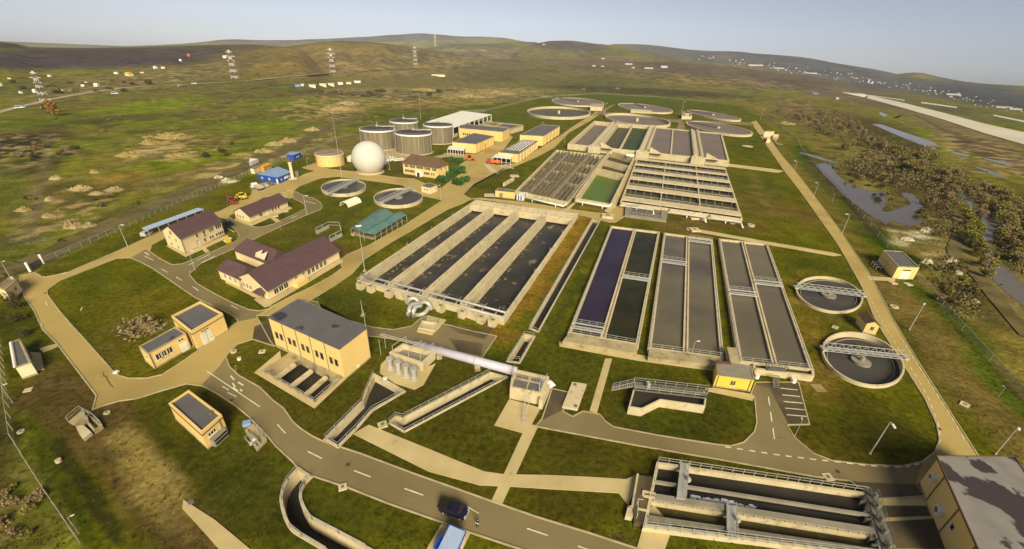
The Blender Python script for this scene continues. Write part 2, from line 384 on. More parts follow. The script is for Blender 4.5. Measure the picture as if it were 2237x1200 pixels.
# ---------------------------------------------------------------- ground colour patches
GREEN = (.15, .18, .006); LAWN = (.09, .095, .002); DKL = (.052, .054, .005); BROWN = (.15, .1, .028); TAN = (.33, .24, .095)
DARK = (.05, .04, .018); PURP = (.055, .042, .045); OLIVE = (.12, .1, .02); STRAW = (.25, .165, .03); DIRT = (.1, .066, .02)
PLANT = [(0,640),(70,600),(330,470),(560,380),(690,330),(800,285),(960,240),(1180,212),(1300,206),(1620,230),(1700,290),(1760,350),(2237,900),(2237,1500),(250,1500),(190,1200),(100,1000),(30,860),(0,740),(-200,640),(-200,600)]
PATCH = [  # kind, x, y, rx, ry, degrees, colour, strength
 # far country; blue-grey tints put distance haze into the hill colours
 ('e',1100,150,900,40,2,(.13,.1,.035),.8),('e',1250,178,260,12,0,(.095,.1,.018),.9),('e',1000,185,250,8,0,(.16,.12,.04),.7),('e',1400,200,260,9,3,DARK,.8),('e',1180,212,200,6,0,(.11,.075,.025),.8),
 ('e',1500,150,300,16,5,(.12,.085,.055),.8),('e',1750,180,260,22,8,(.105,.08,.055),.9),('e',1900,215,250,16,9,(.12,.09,.055),.8),
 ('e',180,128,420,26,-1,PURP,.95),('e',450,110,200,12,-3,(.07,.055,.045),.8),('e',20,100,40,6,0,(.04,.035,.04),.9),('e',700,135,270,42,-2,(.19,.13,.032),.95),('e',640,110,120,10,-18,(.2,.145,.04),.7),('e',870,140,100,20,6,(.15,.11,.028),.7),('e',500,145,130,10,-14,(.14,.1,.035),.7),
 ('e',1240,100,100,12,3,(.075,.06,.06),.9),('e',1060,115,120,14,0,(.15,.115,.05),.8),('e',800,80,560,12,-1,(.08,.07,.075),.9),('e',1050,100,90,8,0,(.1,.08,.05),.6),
 ('l',600,118,700,150,6,(.11,.07,.025),.5),('l',860,110,1000,128,5,(.12,.09,.04),.5),('l',980,118,1130,122,4,(.1,.07,.045),.6),('e',940,125,70,5,-6,(.1,.11,.02),.7),
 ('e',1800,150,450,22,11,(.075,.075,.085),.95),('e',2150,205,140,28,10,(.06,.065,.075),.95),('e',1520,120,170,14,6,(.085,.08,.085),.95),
 ('e',300,175,300,22,-8,(.14,.11,.04),.8),('e',60,190,120,20,-6,(.1,.1,.025),.7),
 # fields outside the fence, left
 ('e',250,225,420,14,-9,(.14,.115,.025),.8),('e',330,233,170,15,-6,GREEN,.95),('e',90,265,150,15,-7,(.11,.125,.012),.9),('e',620,205,180,12,-4,(.12,.11,.02),.8),('e',500,270,120,14,-8,(.12,.11,.02),.5),
 ('e',560,275,110,12,-4,GREEN,.8),('e',430,345,240,20,-12,GREEN,.85),('e',620,250,140,14,-5,(.105,.11,.014),.7),('e',830,255,110,12,0,(.09,.105,.012),.85),('e',1000,245,120,8,0,(.1,.11,.015),.8),
 ('e',40,310,130,22,-8,(.045,.036,.018),.95),('e',200,265,160,6,-7,DARK,.6),('e',60,360,90,26,-10,(.07,.065,.02),.8),('e',330,300,120,10,-7,(.2,.16,.05),.5),('l',99,300,92,385,8,(.17,.13,.055),.95),('l',92,385,72,508,14,(.15,.115,.05),.9),('e',80,520,36,12,-10,(.2,.17,.11),.7),
 ('e',330,330,60,20,-10,(.27,.2,.085),.5),('e',270,385,80,9,-10,STRAW,.9),('e',200,430,90,24,-14,(.085,.08,.018),.7),('e',60,470,50,22,-20,(.22,.17,.06),.7),
 ('e',20,430,60,40,0,(.1,.11,.014),.8),('e',30,560,70,26,-10,(.1,.105,.016),.7),('e',110,575,50,14,-20,DARK,.6),('e',250,470,120,14,-22,(.09,.085,.018),.7),('e',420,420,110,24,-22,(.14,.115,.03),.7),
 ('e',480,370,130,16,-14,(.22,.17,.06),.6),('e',650,330,140,14,-14,(.2,.155,.055),.6),('e',700,290,90,14,-20,(.16,.13,.04),.6),
 ('l',350,300,560,325,7,(.09,.075,.02),.5),('l',250,260,480,250,6,(.085,.075,.02),.5),('l',450,215,700,205,4,(.085,.07,.022),.5),
 ('e',780,205,150,7,2,DARK,.85),('e',860,200,160,8,2,(.2,.155,.06),.6),('e',960,200,110,5,0,DARK,.8),('e',1080,205,120,10,0,(.3,.225,.1),.7),('e',745,238,55,11,0,TAN,.75),('e',890,240,90,6,0,(.1,.07,.03),.6),('e',900,215,60,5,0,(.07,.05,.025),.6),
 # right scrub and airfield
 ('e',1760,255,90,30,20,(.13,.09,.028),.9),('e',1850,265,130,22,15,(.12,.085,.025),.9),('e',1950,310,110,40,25,(.07,.058,.02),.85),('e',2000,400,120,60,35,(.075,.058,.02),.8),
 ('e',2100,285,160,30,20,(.17,.13,.055),.9),('e',2160,330,140,24,22,(.115,.085,.045),.9),('e',2050,235,160,10,12,(.12,.12,.04),.8),('e',2200,260,90,12,14,(.12,.125,.035),.9),('e',2140,420,120,22,25,(.15,.115,.045),.8),('e',2230,500,60,100,20,(.06,.055,.02),.8),
 ('e',1900,345,70,10,8,(.2,.16,.05),.7),('e',1910,375,70,22,10,(.06,.045,.02),.9),('e',2060,420,40,60,-20,(.065,.05,.02),.9),('e',2000,520,50,16,5,(.2,.165,.06),.8),('e',2075,555,40,50,20,(.17,.14,.05),.8),('e',2140,650,50,90,-30,(.07,.06,.022),.8),('l',2100,540,2237,720,14,(.2,.16,.06),.7),('l',2150,610,2260,760,10,(.25,.19,.08),.7),
 # inside the fence
 ('l',1690,300,1760,390,16,(.15,.12,.022),.8),('l',1745,330,2260,905,20,(.06,.095,.004),.95),('l',1760,345,2000,600,13,(.03,.055,.006),.75),('l',1720,350,1960,640,14,(.15,.115,.025),.75),('l',1940,640,2260,1010,50,(.155,.11,.03),.9),('l',1920,660,2110,980,14,(.08,.075,.01),.7),
 ('e',1640,320,40,30,0,(.07,.085,.006),.8),('e',1650,410,70,40,20,(.085,.09,.008),.8),('e',1690,455,120,28,12,(.13,.092,.018),.85),('e',1560,495,170,16,4,(.12,.085,.018),.85),('l',1640,380,1680,470,10,(.15,.12,.03),.6),
 ('l',1275,490,1090,725,26,(.21,.125,.014),.95),('l',1275,490,1150,650,9,(.24,.15,.018),.6),('l',1310,500,1200,740,14,(.06,.068,.006),.95),('e',1760,720,45,130,-16,(.17,.115,.018),.85),('e',1800,835,60,60,0,(.16,.11,.016),.8),('e',1755,580,60,22,8,(.06,.07,.006),.9),
 ('e',1750,650,18,60,-12,(.16,.11,.018),.6),('e',1840,700,60,14,20,(.09,.07,.016),.7),('e',1890,920,100,70,0,(.058,.055,.005),.9),('e',1830,870,40,40,0,(.12,.09,.012),.6),
 ('e',110,880,85,120,-30,(.115,.078,.022),.95),('e',60,790,40,30,0,(.09,.075,.015),.6),('e',230,745,62,42,-15,(.12,.082,.02),.9),('e',300,705,60,26,0,(.1,.075,.018),.8),('e',250,650,60,24,10,(.1,.09,.012),.5),('e',200,610,60,30,0,(.075,.095,.006),.7),('e',40,700,50,60,0,(.045,.05,.006),.8),
 ('e',310,1030,110,66,38,(.27,.195,.05),.9),('e',360,1110,110,50,42,(.2,.14,.035),.8),('e',180,960,80,60,40,(.11,.078,.02),.85),('e',450,1180,130,40,40,(.12,.09,.02),.8),('e',540,1080,120,70,30,(.06,.062,.006),.7),('e',320,930,90,40,0,(.05,.056,.005),.8),
 ('l',120,1000,260,1180,13,(.032,.032,.008),.9),('l',60,960,210,1190,16,(.06,.08,.006),.8),('e',40,1130,110,130,0,(.115,.095,.022),.85),('e',-20,980,60,120,0,(.07,.06,.016),.8),
 ('e',640,820,100,50,30,(.062,.064,.005),.8),('e',980,900,140,60,20,(.062,.064,.006),.8),('e',1000,960,60,20,20,(.1,.075,.016),.6),('e',1250,800,90,40,0,(.055,.06,.006),.9),('e',1260,870,22,30,10,(.12,.085,.02),.7),('e',1350,880,40,40,0,(.075,.06,.012),.8),('e',1500,930,120,30,5,(.05,.054,.005),.9),
 ('e',1250,980,200,40,8,(.055,.057,.005),.9),('e',800,1130,160,50,20,(.06,.06,.006),.8),('e',1400,1190,120,30,0,(.1,.08,.02),.7),('e',1250,1110,110,40,5,(.062,.06,.006),.8),
 ('e',760,650,80,40,10,(.055,.062,.005),.8),('e',840,690,60,24,0,(.085,.075,.008),.7),('l',1000,455,800,570,8,(.08,.075,.01),.8),('e',650,520,140,40,-25,(.085,.078,.01),.6),('e',740,455,120,30,-10,(.08,.086,.006),.7),('e',860,395,60,10,0,(.13,.1,.014),.5),('e',720,560,60,30,-20,(.12,.085,.024),.8),('e',470,620,60,24,0,(.1,.088,.012),.7),
 ('e',420,570,60,20,10,(.06,.075,.005),.8),('e',580,480,70,22,-20,(.065,.08,.005),.8),('e',800,385,100,12,4,(.075,.075,.008),.8),('e',1080,390,60,24,-30,(.075,.07,.006),.9),('e',1150,440,80,10,5,(.17,.12,.02),.7),('e',1300,455,60,10,5,(.14,.1,.02),.8),
 ('e',1000,262,180,14,-3,(.075,.095,.008),.85),('e',1350,222,280,22,3,(.07,.09,.008),.7),('e',1150,300,60,12,0,(.13,.115,.02),.6),('e',1130,265,70,12,0,(.08,.1,.008),.7),
 ('e',880,370,40,14,0,(.08,.07,.01),.8),('e',840,330,120,14,0,(.15,.12,.03),.7),('e',780,310,60,20,-30,(.17,.135,.035),.8),
 ('e',1100,960,1000,190,3,(.062,.052,.003),.75),('e',300,700,260,120,0,(.09,.082,.001),.4),  # first entry: one broad darker tone over the whole front lawn
 ('e',170,905,115,115,-30,(.085,.058,.016),.9),('e',420,1000,170,110,25,(.047,.052,.003),.9),('e',560,1100,150,90,30,(.045,.048,.003),.85),('e',330,1020,85,60,38,(.25,.185,.05),.8),('e',900,900,300,140,10,(.058,.053,.003),.6),('e',1880,950,130,60,0,(.05,.045,.003),.8),('e',1780,830,50,60,-10,(.15,.105,.018),.8),('e',1480,910,160,50,5,(.045,.052,.003),.8),
 ('l',150,865,430,1190,78,(.092,.062,.018),.92),('e',330,1040,78,58,38,(.25,.185,.05),.9),('l',250,1130,120,985,14,(.03,.032,.006),.8),('l',1790,362,1900,480,26,(.1,.07,.03),.7),('e',1960,470,80,40,0,(.1,.075,.03),.7),
 ('l',290,985,370,1075,46,(.25,.185,.05),.85),('l',380,1090,420,1150,26,(.17,.12,.035),.6),
 # spoil speckle
 ('s',400,330,120,30,-10,TAN,.9),('s',330,335,60,18,-10,TAN,.9),('s',700,245,110,26,0,TAN,.9),('s',900,215,260,22,0,TAN,.8),('s',1100,206,150,14,0,TAN,.9),('s',600,340,160,24,-16,TAN,.8),('s',470,380,130,24,-20,TAN,.7),('s',150,470,120,50,-20,TAN,.7),('s',60,330,110,40,0,TAN,.7),('s',2030,580,80,40,15,TAN,.7),('s',2150,340,130,40,20,TAN,.8),('s',1760,250,100,30,20,TAN,.5),('s',1560,180,250,14,5,TAN,.5),('s',850,145,200,20,0,TAN,.35),('s',300,180,250,20,-8,TAN,.5),('s',1000,120,160,18,0,TAN,.5),
 ('s',330,1040,110,70,38,(.36,.27,.1),.7),('s',2000,520,60,20,0,(.45,.4,.28),.8),('s',1960,350,100,14,10,TAN,.6),
]
def build_ground():
    pts = []; edges = []
    r = 24.0
    A = math.radians(66)
    while r < 11500:
        st = r * (.0072 if r < 1000 else .011)
        st = max(st, .55)
        na = int(2 * A * r / st)
        for i in range(na + 1):
            a = -A + 2 * A * (i + random.random() * .3) / na
            pts.append((r * math.sin(a), r * math.cos(a)))
        r += st
    r = 3.0
    while r < 11500:
        for i in range(1, 26):
            a = A + (2 * math.pi - 2 * A) * i / 26
            pts.append((r * math.sin(a), r * math.cos(a)))
        r *= 1.25
    for rr in (4, 10, 17):
        for i in range(9):
            a = -A + 2 * A * i / 8; pts.append((rr * math.sin(a), rr * math.cos(a)))
    # keep sample points out of the pits
    boxes = [(min(p.x for p in q) - .3, max(p.x for p in q) + .3, min(p.y for p in q) - .3, max(p.y for p in q) + .3, q) for q in PIT_.values()]
    keep = []
    for p in pts:
        ok = True
        if p[1] < 420 and p[0] * p[0] < 250000:
            for x0, x1, y0, y1, q in boxes:
                if x0 < p[0] < x1 and y0 < p[1] < y1 and inside(p, q): ok = False; break
        if ok: keep.append(Vector(p))
    for q in PIT_.values():
        b = len(keep); keep += [Vector(p) for p in q]
        edges += [(b + i, b + (i + 1) % len(q)) for i in range(len(q))]
    vo, _, fo, *_ = delaunay_2d_cdt(keep, edges, [], 0, 1e-4)
    fs = []
    for f in fo:
        cx = sum(vo[i].x for i in f) / 3; cy = sum(vo[i].y for i in f) / 3; ok = True
        if cy < 420:
            for x0, x1, y0, y1, q in boxes:
                if x0 < cx < x1 and y0 < cy < y1 and inside((cx, cy), q): ok = False; break
        if ok: fs.append(list(f))
    X = np.array([v.x for v in vo]); Y = np.array([v.y for v in vo])
    Z = hgt(X, Y); R = np.hypot(X, Y)
    zz = Z - H; dz = np.maximum(Y * cP - zz * sP, .5); yy = Y * sP + zz * cP
    px = CX + F * (X * cR + yy * sR) / dz; py = CY - F * (-X * sR + yy * cR) / dz
    px = np.clip(px, -2500, 5000); py = np.clip(py, -100, 4000)
    def nz(sc, off=0.0): return np.array([noise.noise(Vector((a * sc, b * sc, off))) for a, b in zip(X, Y)])
    n1 = nz(.012); n2 = nz(.05, 3.1); n3 = nz(.2, 7.7); n4 = nz(.0035, 9.2)
    def c3(c): return np.array(c)[None, :]
    w = np.clip(.5 + n1 * 1.4 + n4 * .8, 0, 1)[:, None]
    col = c3((.18, .14, .028)) * (1 - w) + c3((.15, .165, .012)) * w
    w = np.clip(n2 * 2.6 + n4 * 1.2 + n3 * .8 - .3, 0, .85)[:, None]
    col = col * (1 - w) + c3((.06, .05, .018)) * w
    w = (np.clip(-n2 * 2 - n1 + n3 * .9 - .5, 0, .8) * (R > 200))[:, None]
    col = col * (1 - w) + c3((.2, .155, .055)) * w
    ins = np.array([inside((a, b), PLANT) for a, b in zip(px, py)])[:, None]
    wl = np.clip(.5 + n2 * .9 + n3 * .5, 0, 1)[:, None]
    lawn = c3((.088, .095, .001)) * (1 - wl) + c3((.11, .1, .002)) * wl
    wb = np.clip(n2 * 1.6 + n3 * .8 - .35, 0, .6)[:, None]
    lawn = lawn * (1 - wb) + c3((.11, .08, .014)) * wb
    col = np.where(ins, lawn, col)
    wx = px + (n2 * .5 + n3 * .3) * 40 * np.clip(120 / np.maximum(R, 40), .1, 1.3) * 2
    wy = py + (n3 * .5 - n2 * .4) * 30 * np.clip(120 / np.maximum(R, 40), .05, 1.3) * 2
    for k, a, b, c, d, e, cc, s in [p if len(p) == 8 else p for p in PATCH if p[0] != 'l']:
        t = math.radians(e); ux = (wx - a) * math.cos(t) + (wy - b) * math.sin(t); uy = -(wx - a) * math.sin(t) + (wy - b) * math.cos(t)
        q = (ux / c) ** 2 + (uy / d) ** 2
        w = s * np.clip(1.35 - q, 0, 1)
        w = w * w * (3 - 2 * w) if k == 'e' else w * np.clip((n3 * 1.2 + n2 * .8 - .12) * 4, 0, 1)
        if a > 0 and b > 560: w = w * np.clip(.75 + n3 * .9 + n2 * .5, 0, 1)
        w = w[:, None]; col = col * (1 - w) + c3(cc) * w
    for k, a, b, c, d, e, cc, s in [p for p in PATCH if p[0] == 'l']:
        dx, dy = c - a, d - b; t = np.clip(((wx - a) * dx + (wy - b) * dy) / (dx * dx + dy * dy), 0, 1)
        q = np.hypot(wx - a - t * dx, wy - b - t * dy) / e
        w = (s * np.clip(1.5 - q, 0, 1))[:, None]; col = col * (1 - w) + c3(cc) * w
    # woods and fields on the hills: patches that follow the land
    f1 = nz(.0045, 21.)[:, None]; f2 = nz(.011, 33.)[:, None]
    far = np.clip((R - 900) / 700, 0, 1)[:, None]
    w = np.clip((f1 + f2 * .5 - .06) * 6, 0, 1) * far * .45
    col = col * (1 - w) + c3((.06, .05, .035)) * w
    w = np.clip((-f1 + f2 * .6 - .18) * 6, 0, 1) * far * .3
    col = col * (1 - w) + c3((.17, .13, .05)) * w
    col = col * np.clip(1 + (.55 * n3 + .4 * n2) * np.where(ins[:, 0], .45, .95), .25, 2)[:, None]
    me = bpy.data.meshes.new('ground')
    me.from_pydata([(a, b, c) for a, b, c in zip(X, Y, Z)], [], fs)
    at = me.color_attributes.new('soil', 'FLOAT_COLOR', 'POINT')
    at.data.foreach_set('color', np.concatenate([np.clip(col, .005, .8), np.ones((len(X), 1))], 1).astype(np.float32).ravel())
    M = bpy.data.materials.new('earth and grass'); M.use_nodes = True
    N = M.node_tree.nodes; K = M.node_tree.links; b = N['Principled BSDF']
    b.inputs['Roughness'].default_value = .97; b.inputs['Specular IOR Level'].default_value = .0
    ca = N.new('ShaderNodeVertexColor'); ca.layer_name = 'soil'
    g = N.new('ShaderNodeNewGeometry').outputs['Position']
    def tex(sc, de): 
        n = N.new('ShaderNodeTexNoise'); n.inputs['Scale'].default_value = sc; n.inputs['Detail'].default_value = de; n.inputs['Roughness'].default_value = .65
        K.new(g, n.inputs['Vector']); return n.outputs['Fac']
    def rng(s, a, c, d, e):
        n = N.new('ShaderNodeMapRange'); n.inputs[1].default_value = a; n.inputs[2].default_value = c; n.inputs[3].default_value = d; n.inputs[4].default_value = e
        K.new(s, n.inputs[0]); return n.outputs[0]
    def mul(c, f):
        n = N.new('ShaderNodeMix'); n.data_type = 'RGBA'; n.blend_type = 'MULTIPLY'; n.inputs[0].default_value = 1
        K.new(c, n.inputs[6]); K.new(f, n.inputs[7]); return n.outputs[2]
    c = mul(ca.outputs[0], rng(tex(.9, 6), .3, .7, .5, 1.5))
    c = mul(c, rng(tex(.12, 5), .3, .7, .72, 1.28))
    # weeds and dry tufts
    v = N.new('ShaderNodeMix'); v.data_type = 'RGBA'; K.new(rng(tex(.55, 8), .62, .72, 0, .55), v.inputs[0]); K.new(c, v.inputs[6]); v.inputs[7].default_value = (.15, .12, .012, 1)
    v2 = N.new('ShaderNodeMix'); v2.data_type = 'RGBA'; K.new(rng(tex(.33, 8), .6, .72, 0, .6), v2.inputs[0]); K.new(v.outputs[2], v2.inputs[6]); v2.inputs[7].default_value = (.035, .033, .002, 1)
    K.new(v2.outputs[2], b.inputs['Base Color'])
    bp = N.new('ShaderNodeBump'); bp.inputs['Strength'].default_value = .5; bp.inputs['Distance'].default_value = .6
    K.new(tex(.8, 6), bp.inputs['Height']); K.new(bp.outputs[0], b.inputs['Normal'])
    me.materials.append(M); me.polygons.foreach_set('use_smooth', [True] * len(fs))
    o = bpy.data.objects.new('ground', me); COL.objects.link(o); struct(o)
build_ground()

# ================================================================ ROADS, PATHS, MARKINGS
ROADS = {
 'main': [(494,779),(501,801),(522,821),(568,847),(596,875),(619,892),(640,922),(657,937),(683,954),(709,966),(789,992),(906,1036),(1075,1096),(1169,1129),(1290,1166),(1440,1215),(1400,1260),(1200,1222),(1135,1200),(1023,1163),(960,1140),(846,1100),(760,1066),(680,1040),(649,1023),(640,1010),(602,975),(579,947),(545,912),(513,886),(475,861),(443,844),(408,839),(400,790),(453,752),(480,744)],
 'forecourt': [(259,821),(280,827),(320,827),(355,819),(413,781),(453,752),(512,709),(521,703),(560,690),(590,745),(600,757),(552,742),(520,752),(503,768),(494,779),(480,800),(440,842),(408,839),(348,856),(301,871),(260,877),(222,888),(203,896),(208,877),(211,865),(230,840)],
 'left': [(43,604),(75,596),(103,610),(107,632),(103,637),(104,645),(130,680),(160,715),(187,744),(248,813),(259,821),(268,840),(240,868),(211,865),(147,781),(125,752),(93,720),(75,680),(53,648)],
 'top': [(62,600),(90,604),(100,606),(120,602),(150,595),(250,552),(327,517),(322,540),(318,552),(307,560),(285,564),(256,565),(227,576),(133,613),(107,632),(75,620)],
 'back': [(318,552),(327,517),(350,503),(400,488),(480,462),(505,449),(524,439),(548,427),(552,415),(545,408),(600,395),(640,392),(652,400),(655,407),(642,417),(646,430),(632,434),(600,427),(575,432),(548,447),(515,464),(501,472),(499,480),(480,475),(420,492),(362,520),(332,536),(327,550)],
 'slope': [(285,564),(318,545),(327,550),(350,566),(375,579),(400,577),(415,593),(415,602),(430,620),(470,643),(512,664),(543,677),(565,680),(590,675),(560,695),(521,703),(512,692),(490,680),(427,651),(370,612),(330,585),(307,573)],
 'crescent': [(397,577),(475,546),(518,526),(523,515),(512,500),(499,490),(497,478),(501,474),(506,479),(530,489),(554,496),(570,497),(598,490),(657,462),(667,456),(666,447),(652,439),(640,434),(642,417),(660,426),(690,436),(700,443),(704,452),(700,459),(680,466),(630,488),(580,511),(530,536),(480,558),(440,576),(418,596),(414,592)],
 'rise': [(560,690),(590,672),(632,650),(680,628),(720,606),(748,586),(742,570),(760,556),(805,537),(880,495),(967,438),(985,424),(1000,418),(1040,398),(1070,374),(1098,362),(1125,357),(1185,322),(1224,297),(1250,278),(1290,253),(1302,244),(1314,246),(1290,264),(1243,290),(1212,322),(1180,340),(1130,362),(1050,388),(1025,412),(1012,425),(1030,435),(1012,445),(980,457),(860,527),(798,566),(770,598),(735,622),(690,650),(668,662),(640,662),(600,690)],
 'ballroad': [(985,424),(967,438),(900,423),(880,405),(830,398),(735,386),(700,390),(655,407),(640,392),(665,381),(690,374),(660,367),(690,356),(695,360),(705,366),(720,370),(800,378),(870,389),(905,391),(925,400),(960,412),(985,416)],
 'yard': [(1000,418),(985,424),(965,411),(985,395),(1010,378),(1003,362),(1020,350),(980,345),(970,335),(1040,338),(1082,316),(1082,302),(1115,296),(1120,300),(1098,330),(1090,342),(1070,352),(1085,362),(1130,358),(1100,368),(1070,384),(1040,400)],
 'crossway': [(1030,435),(1050,433),(1150,443),(1240,457),(1290,464),(1330,468),(1340,455),(1362,446),(1364,474),(1345,486),(1330,486),(1300,478),(1265,470),(1261,466),(1180,455),(1060,437)],
 'right': [(1640,268),(1652,284),(1668,308),(1690,340),(1712,372),(1740,408),(1768,446),(1800,492),(1830,534),(1852,572),(1872,608),(1885,632),(1908,690),(1930,730),(1960,776),(1990,824),(2020,872),(2046,928),(2052,962),(2042,988),(2014,1010),(1990,1052),(2010,1056),(2052,1000),(2140,1002),(2110,955),(2075,900),(2038,842),(2005,790),(1975,740),(1946,690),(1922,642),(1905,608),(1885,578),(1858,538),(1828,494),(1795,450),(1762,406),(1732,368),(1706,338),(1682,304),(1664,280),(1652,264)],
 'backroad': [(1290,253),(1320,240),(1330,232),(1345,228),(1330,238),(1322,245),(1480,262),(1490,256),(1492,270),(1500,262),(1640,268),(1650,275),(1498,266),(1494,290),(1478,285),(1482,268),(1310,250)],
 'lower': [(1170,932),(1184,916),(1196,880),(1206,850),(1242,858),(1230,900),(1251,911),(1274,899),(1310,906),(1322,921),(1339,933),(1438,952),(1565,972),(1597,975),(1625,967),(1648,944),(1653,924),(1648,867),(1640,862),(1650,836),(1744,836),(1768,928),(1719,929),(1735,956),(1776,991),(1817,1007),(1893,1016),(1972,1019),(2014,1010),(2000,1056),(2010,1056),(2020,1085),(1900,1092),(1890,1076),(1855,1051),(1780,1042),(1597,1009),(1398,975),(1200,938)],
 'apron': [(652,653),(692,660),(705,680),(760,700),(815,716),(860,721),(900,713),(918,697),(935,690),(960,706),(1030,724),(1085,735),(1052,784),(960,762),(880,745),(830,737),(806,735),(800,717)],
}
DARKPATCH = [[(965,702),(1040,722),(1080,715),(1058,742),(1000,728)], [(1206,850),(1242,858),(1226,898),(1186,918),(1184,910),(1196,880)], [(1650,836),(1744,836),(1750,858),(1690,850),(1652,842)], [(1680,848),(1748,852),(1768,928),(1722,927)], [(1855,1053),(1998,1060),(2016,1084),(1904,1090)], [(1908,1106),(2024,1106),(2032,1128),(1930,1132)], [(1920,1142),(2040,1134),(2066,1200),(1960,1200)], [(980,740),(1056,752),(1052,778),(1000,768)], [(556,715),(590,700),(598,756),(552,742)]]
SLABS = {
 'apron_slab': [(1896,1090),(2020,1086),(2066,1202),(1958,1202)],
 'tailrace_cover': [(806,929),(860,951),(940,983),(1000,1008),(1058,1031),(1100,1037),(1200,1039),(1290,1043),(1368,1048),(1393,1035),(1385,1075),(1372,1105),(1351,1078),(1200,1069),(1118,1064),(1049,1061),(937,1031),(772,949),(790,938)],
 'footpath': [(1151,927),(1176,931),(1097,1102),(1074,1094)],
 'pale_path': [(1322,784),(1337,785),(1304,903),(1288,898)],
 'basin_walk': [(1222,747),(1395,776),(1570,800),(1566,812),(1391,788),(1222,757)],
 'house_walk': [(1540,850),(1560,848),(1640,862),(1648,868),(1644,876),(1540,854)],
 'grass_walk': [(401,1092),(409,1098),(470,1137),(548,1202),(480,1202),(440,1157),(399,1112)],
 'settler_path': [(1500,497),(1690,531),(1820,553),(1838,558),(1820,560),(1690,537),(1500,503)],
 'far_path': [(1590,358),(1690,370),(1712,374),(1700,378),(1590,364)],
 'clarifier_walk': [(1892,604),(1955,608),(1955,614),(1898,612)],
 'mid_walk': [(1246,448),(1262,440),(1240,462),(1228,462)],
 'deck_walk': [(1385,346),(1394,346),(1345,452),(1330,466),(1320,462),(1336,446)],
 'entrance_path': [(430,533),(436,530),(458,550),(449,553)],
 'entry_path': [(586,473),(592,470),(612,483),(603,486)],
 'shed_walk': [(86,762),(124,752),(126,758),(95,771)],
 'shed_pad': [(66,770),(89,772),(97,808),(80,812)],
 'gable_steps': [(555,655),(568,651),(592,668),(578,672)],
 'hut_pad': [(405,742),(416,737),(430,752),(420,760)],
 'valve_pad': [(832,797),(852,778),(925,806),(952,795),(942,812),(925,842),(905,852),(862,838),(830,816)],
 'block_pad': [(1112,873),(1181,892),(1150,949),(1080,930)],
 'office_apron': [(364,538),(372,533),(407,553),(496,514),(500,519),(406,562)],
 'store_apron': [(512,480),(518,475),(549,487),(634,452),(638,456),(550,494)],
 'school_apron': [(492,618),(498,612),(526,628),(580,654),(590,656),(744,566),(750,572),(590,668),(560,652)],
 'screen_frame': [(556,815),(687,893),(753,831),(742,822),(688,880),(576,813),(615,786),(612,768)],
 'pipe_pad': [(925,716),(935,690),(975,700),(950,728)],
 'shelter_floor': [(766,512),(815,524),(883,482),(850,468)],
 'tank_walk': [(700,352),(694,360),(724,366),(722,360)],
 'dig_pad': [(790,352),(850,310),(940,345),(1000,330),(1010,336),(930,352)],
 'ball_walk': [(760,352),(800,332),(850,340),(880,352),(830,350)],
 'crossing': [(1425,1102),(1470,1152),(1452,1202),(1390,1202),(1405,1150)],
 'van_pad': [(964,1146),(1028,1165),(1010,1202),(931,1202)],
}
RW = {k: [P(x, y) for x, y in v] for k, v in ROADS.items()}
for i, (k, v) in enumerate(RW.items()):
    b = MB(); b.flat(v, .03 + i * .004); struct(b.build('road', 'asphalt' if k in ('main', 'lower', 'apron', 'slope', 'crescent', 'backroad') else 'asphalt_pale'))
for i, v in enumerate(DARKPATCH):
    b = MB(); b.flat(PP(v), .1 + i * .003); struct(b.build('road_patch', 'asphalt_dark'))
for i, (k, v) in enumerate(SLABS.items()):
    b = MB(); w = PP(v); b.prism(w, -.02, .06 if k == 'apron_slab' else .13 + (i % 9) * .004); struct(b.build('pavement', 'slab' if k not in ('shelter_floor', 'dig_pad') else 'concrete'))
# kerbs where a road meets the grass
b = MB()
for k, v in RW.items():
    if k in ('backroad',): continue
    n = len(v)
    for i in range(n):
        p, q = v[i], v[(i + 1) % n]; L = (q - p).length; m_ = max(1, int(L / 2.5))
        for j in range(m_):
            s0 = p.lerp(q, j / m_); s1 = p.lerp(q, (j + 1) / m_); c = (s0 + s1) / 2
            d = (s1 - s0).normalized(); nn = Vector((-d.y, d.x, 0)) * 1.2
            if any(kk != k and (inside(c + nn, w) and inside(c - nn, w) or inside(c, w)) for kk, w in RW.items()): continue
            b.wall(s0, s1, .22, 0, .15)
struct(b.build('kerb', 'kerb'))
# markings
b = MB()
def dash(pts, n, fill=.4, w=.16, z=.115):
    q = [P(x, y) for x, y in pts]; L = [0]
    for a, c in zip(q, q[1:]): L.append(L[-1] + (c - a).length)
    def at(s):
        for i in range(len(L) - 1):
            if s <= L[i + 1] or i == len(L) - 2: return q[i].lerp(q[i + 1], (s - L[i]) / (L[i + 1] - L[i]))
    for i in range(n):
        s0 = (i + .02) / n * L[-1]; s1 = (i + fill) / n * L[-1]; b.wall(at(s0), at(s1), w, z - .005, z)
for x0, y0, x1, y1 in [(450,810,568,890),(606,928,624,948),(672,987,704,1003),(773,1029,810,1043),(883,1068,925,1083),(1150,1155,1197,1171)]: dash([(x0, y0), (x1, y1)], 1, 1, .2)
dash([(1020,1107),(1046,1123)], 1, 1, .2)
dash([(1262,1194),(1300,1207)], 1, 1, .2)
for x0, y0, x1, y1 in [(486,845,500,853),(497,858,517,868),(316,560,335,570),(352,588,366,596),(385,606,398,614),(421,627,434,636),(505,668,520,676),(180,672,176,680),(100,660,104,668),(90,706,94,722),(135,600,146,597)]: dash([(x0, y0), (x1, y1)], 1, 1, .2)
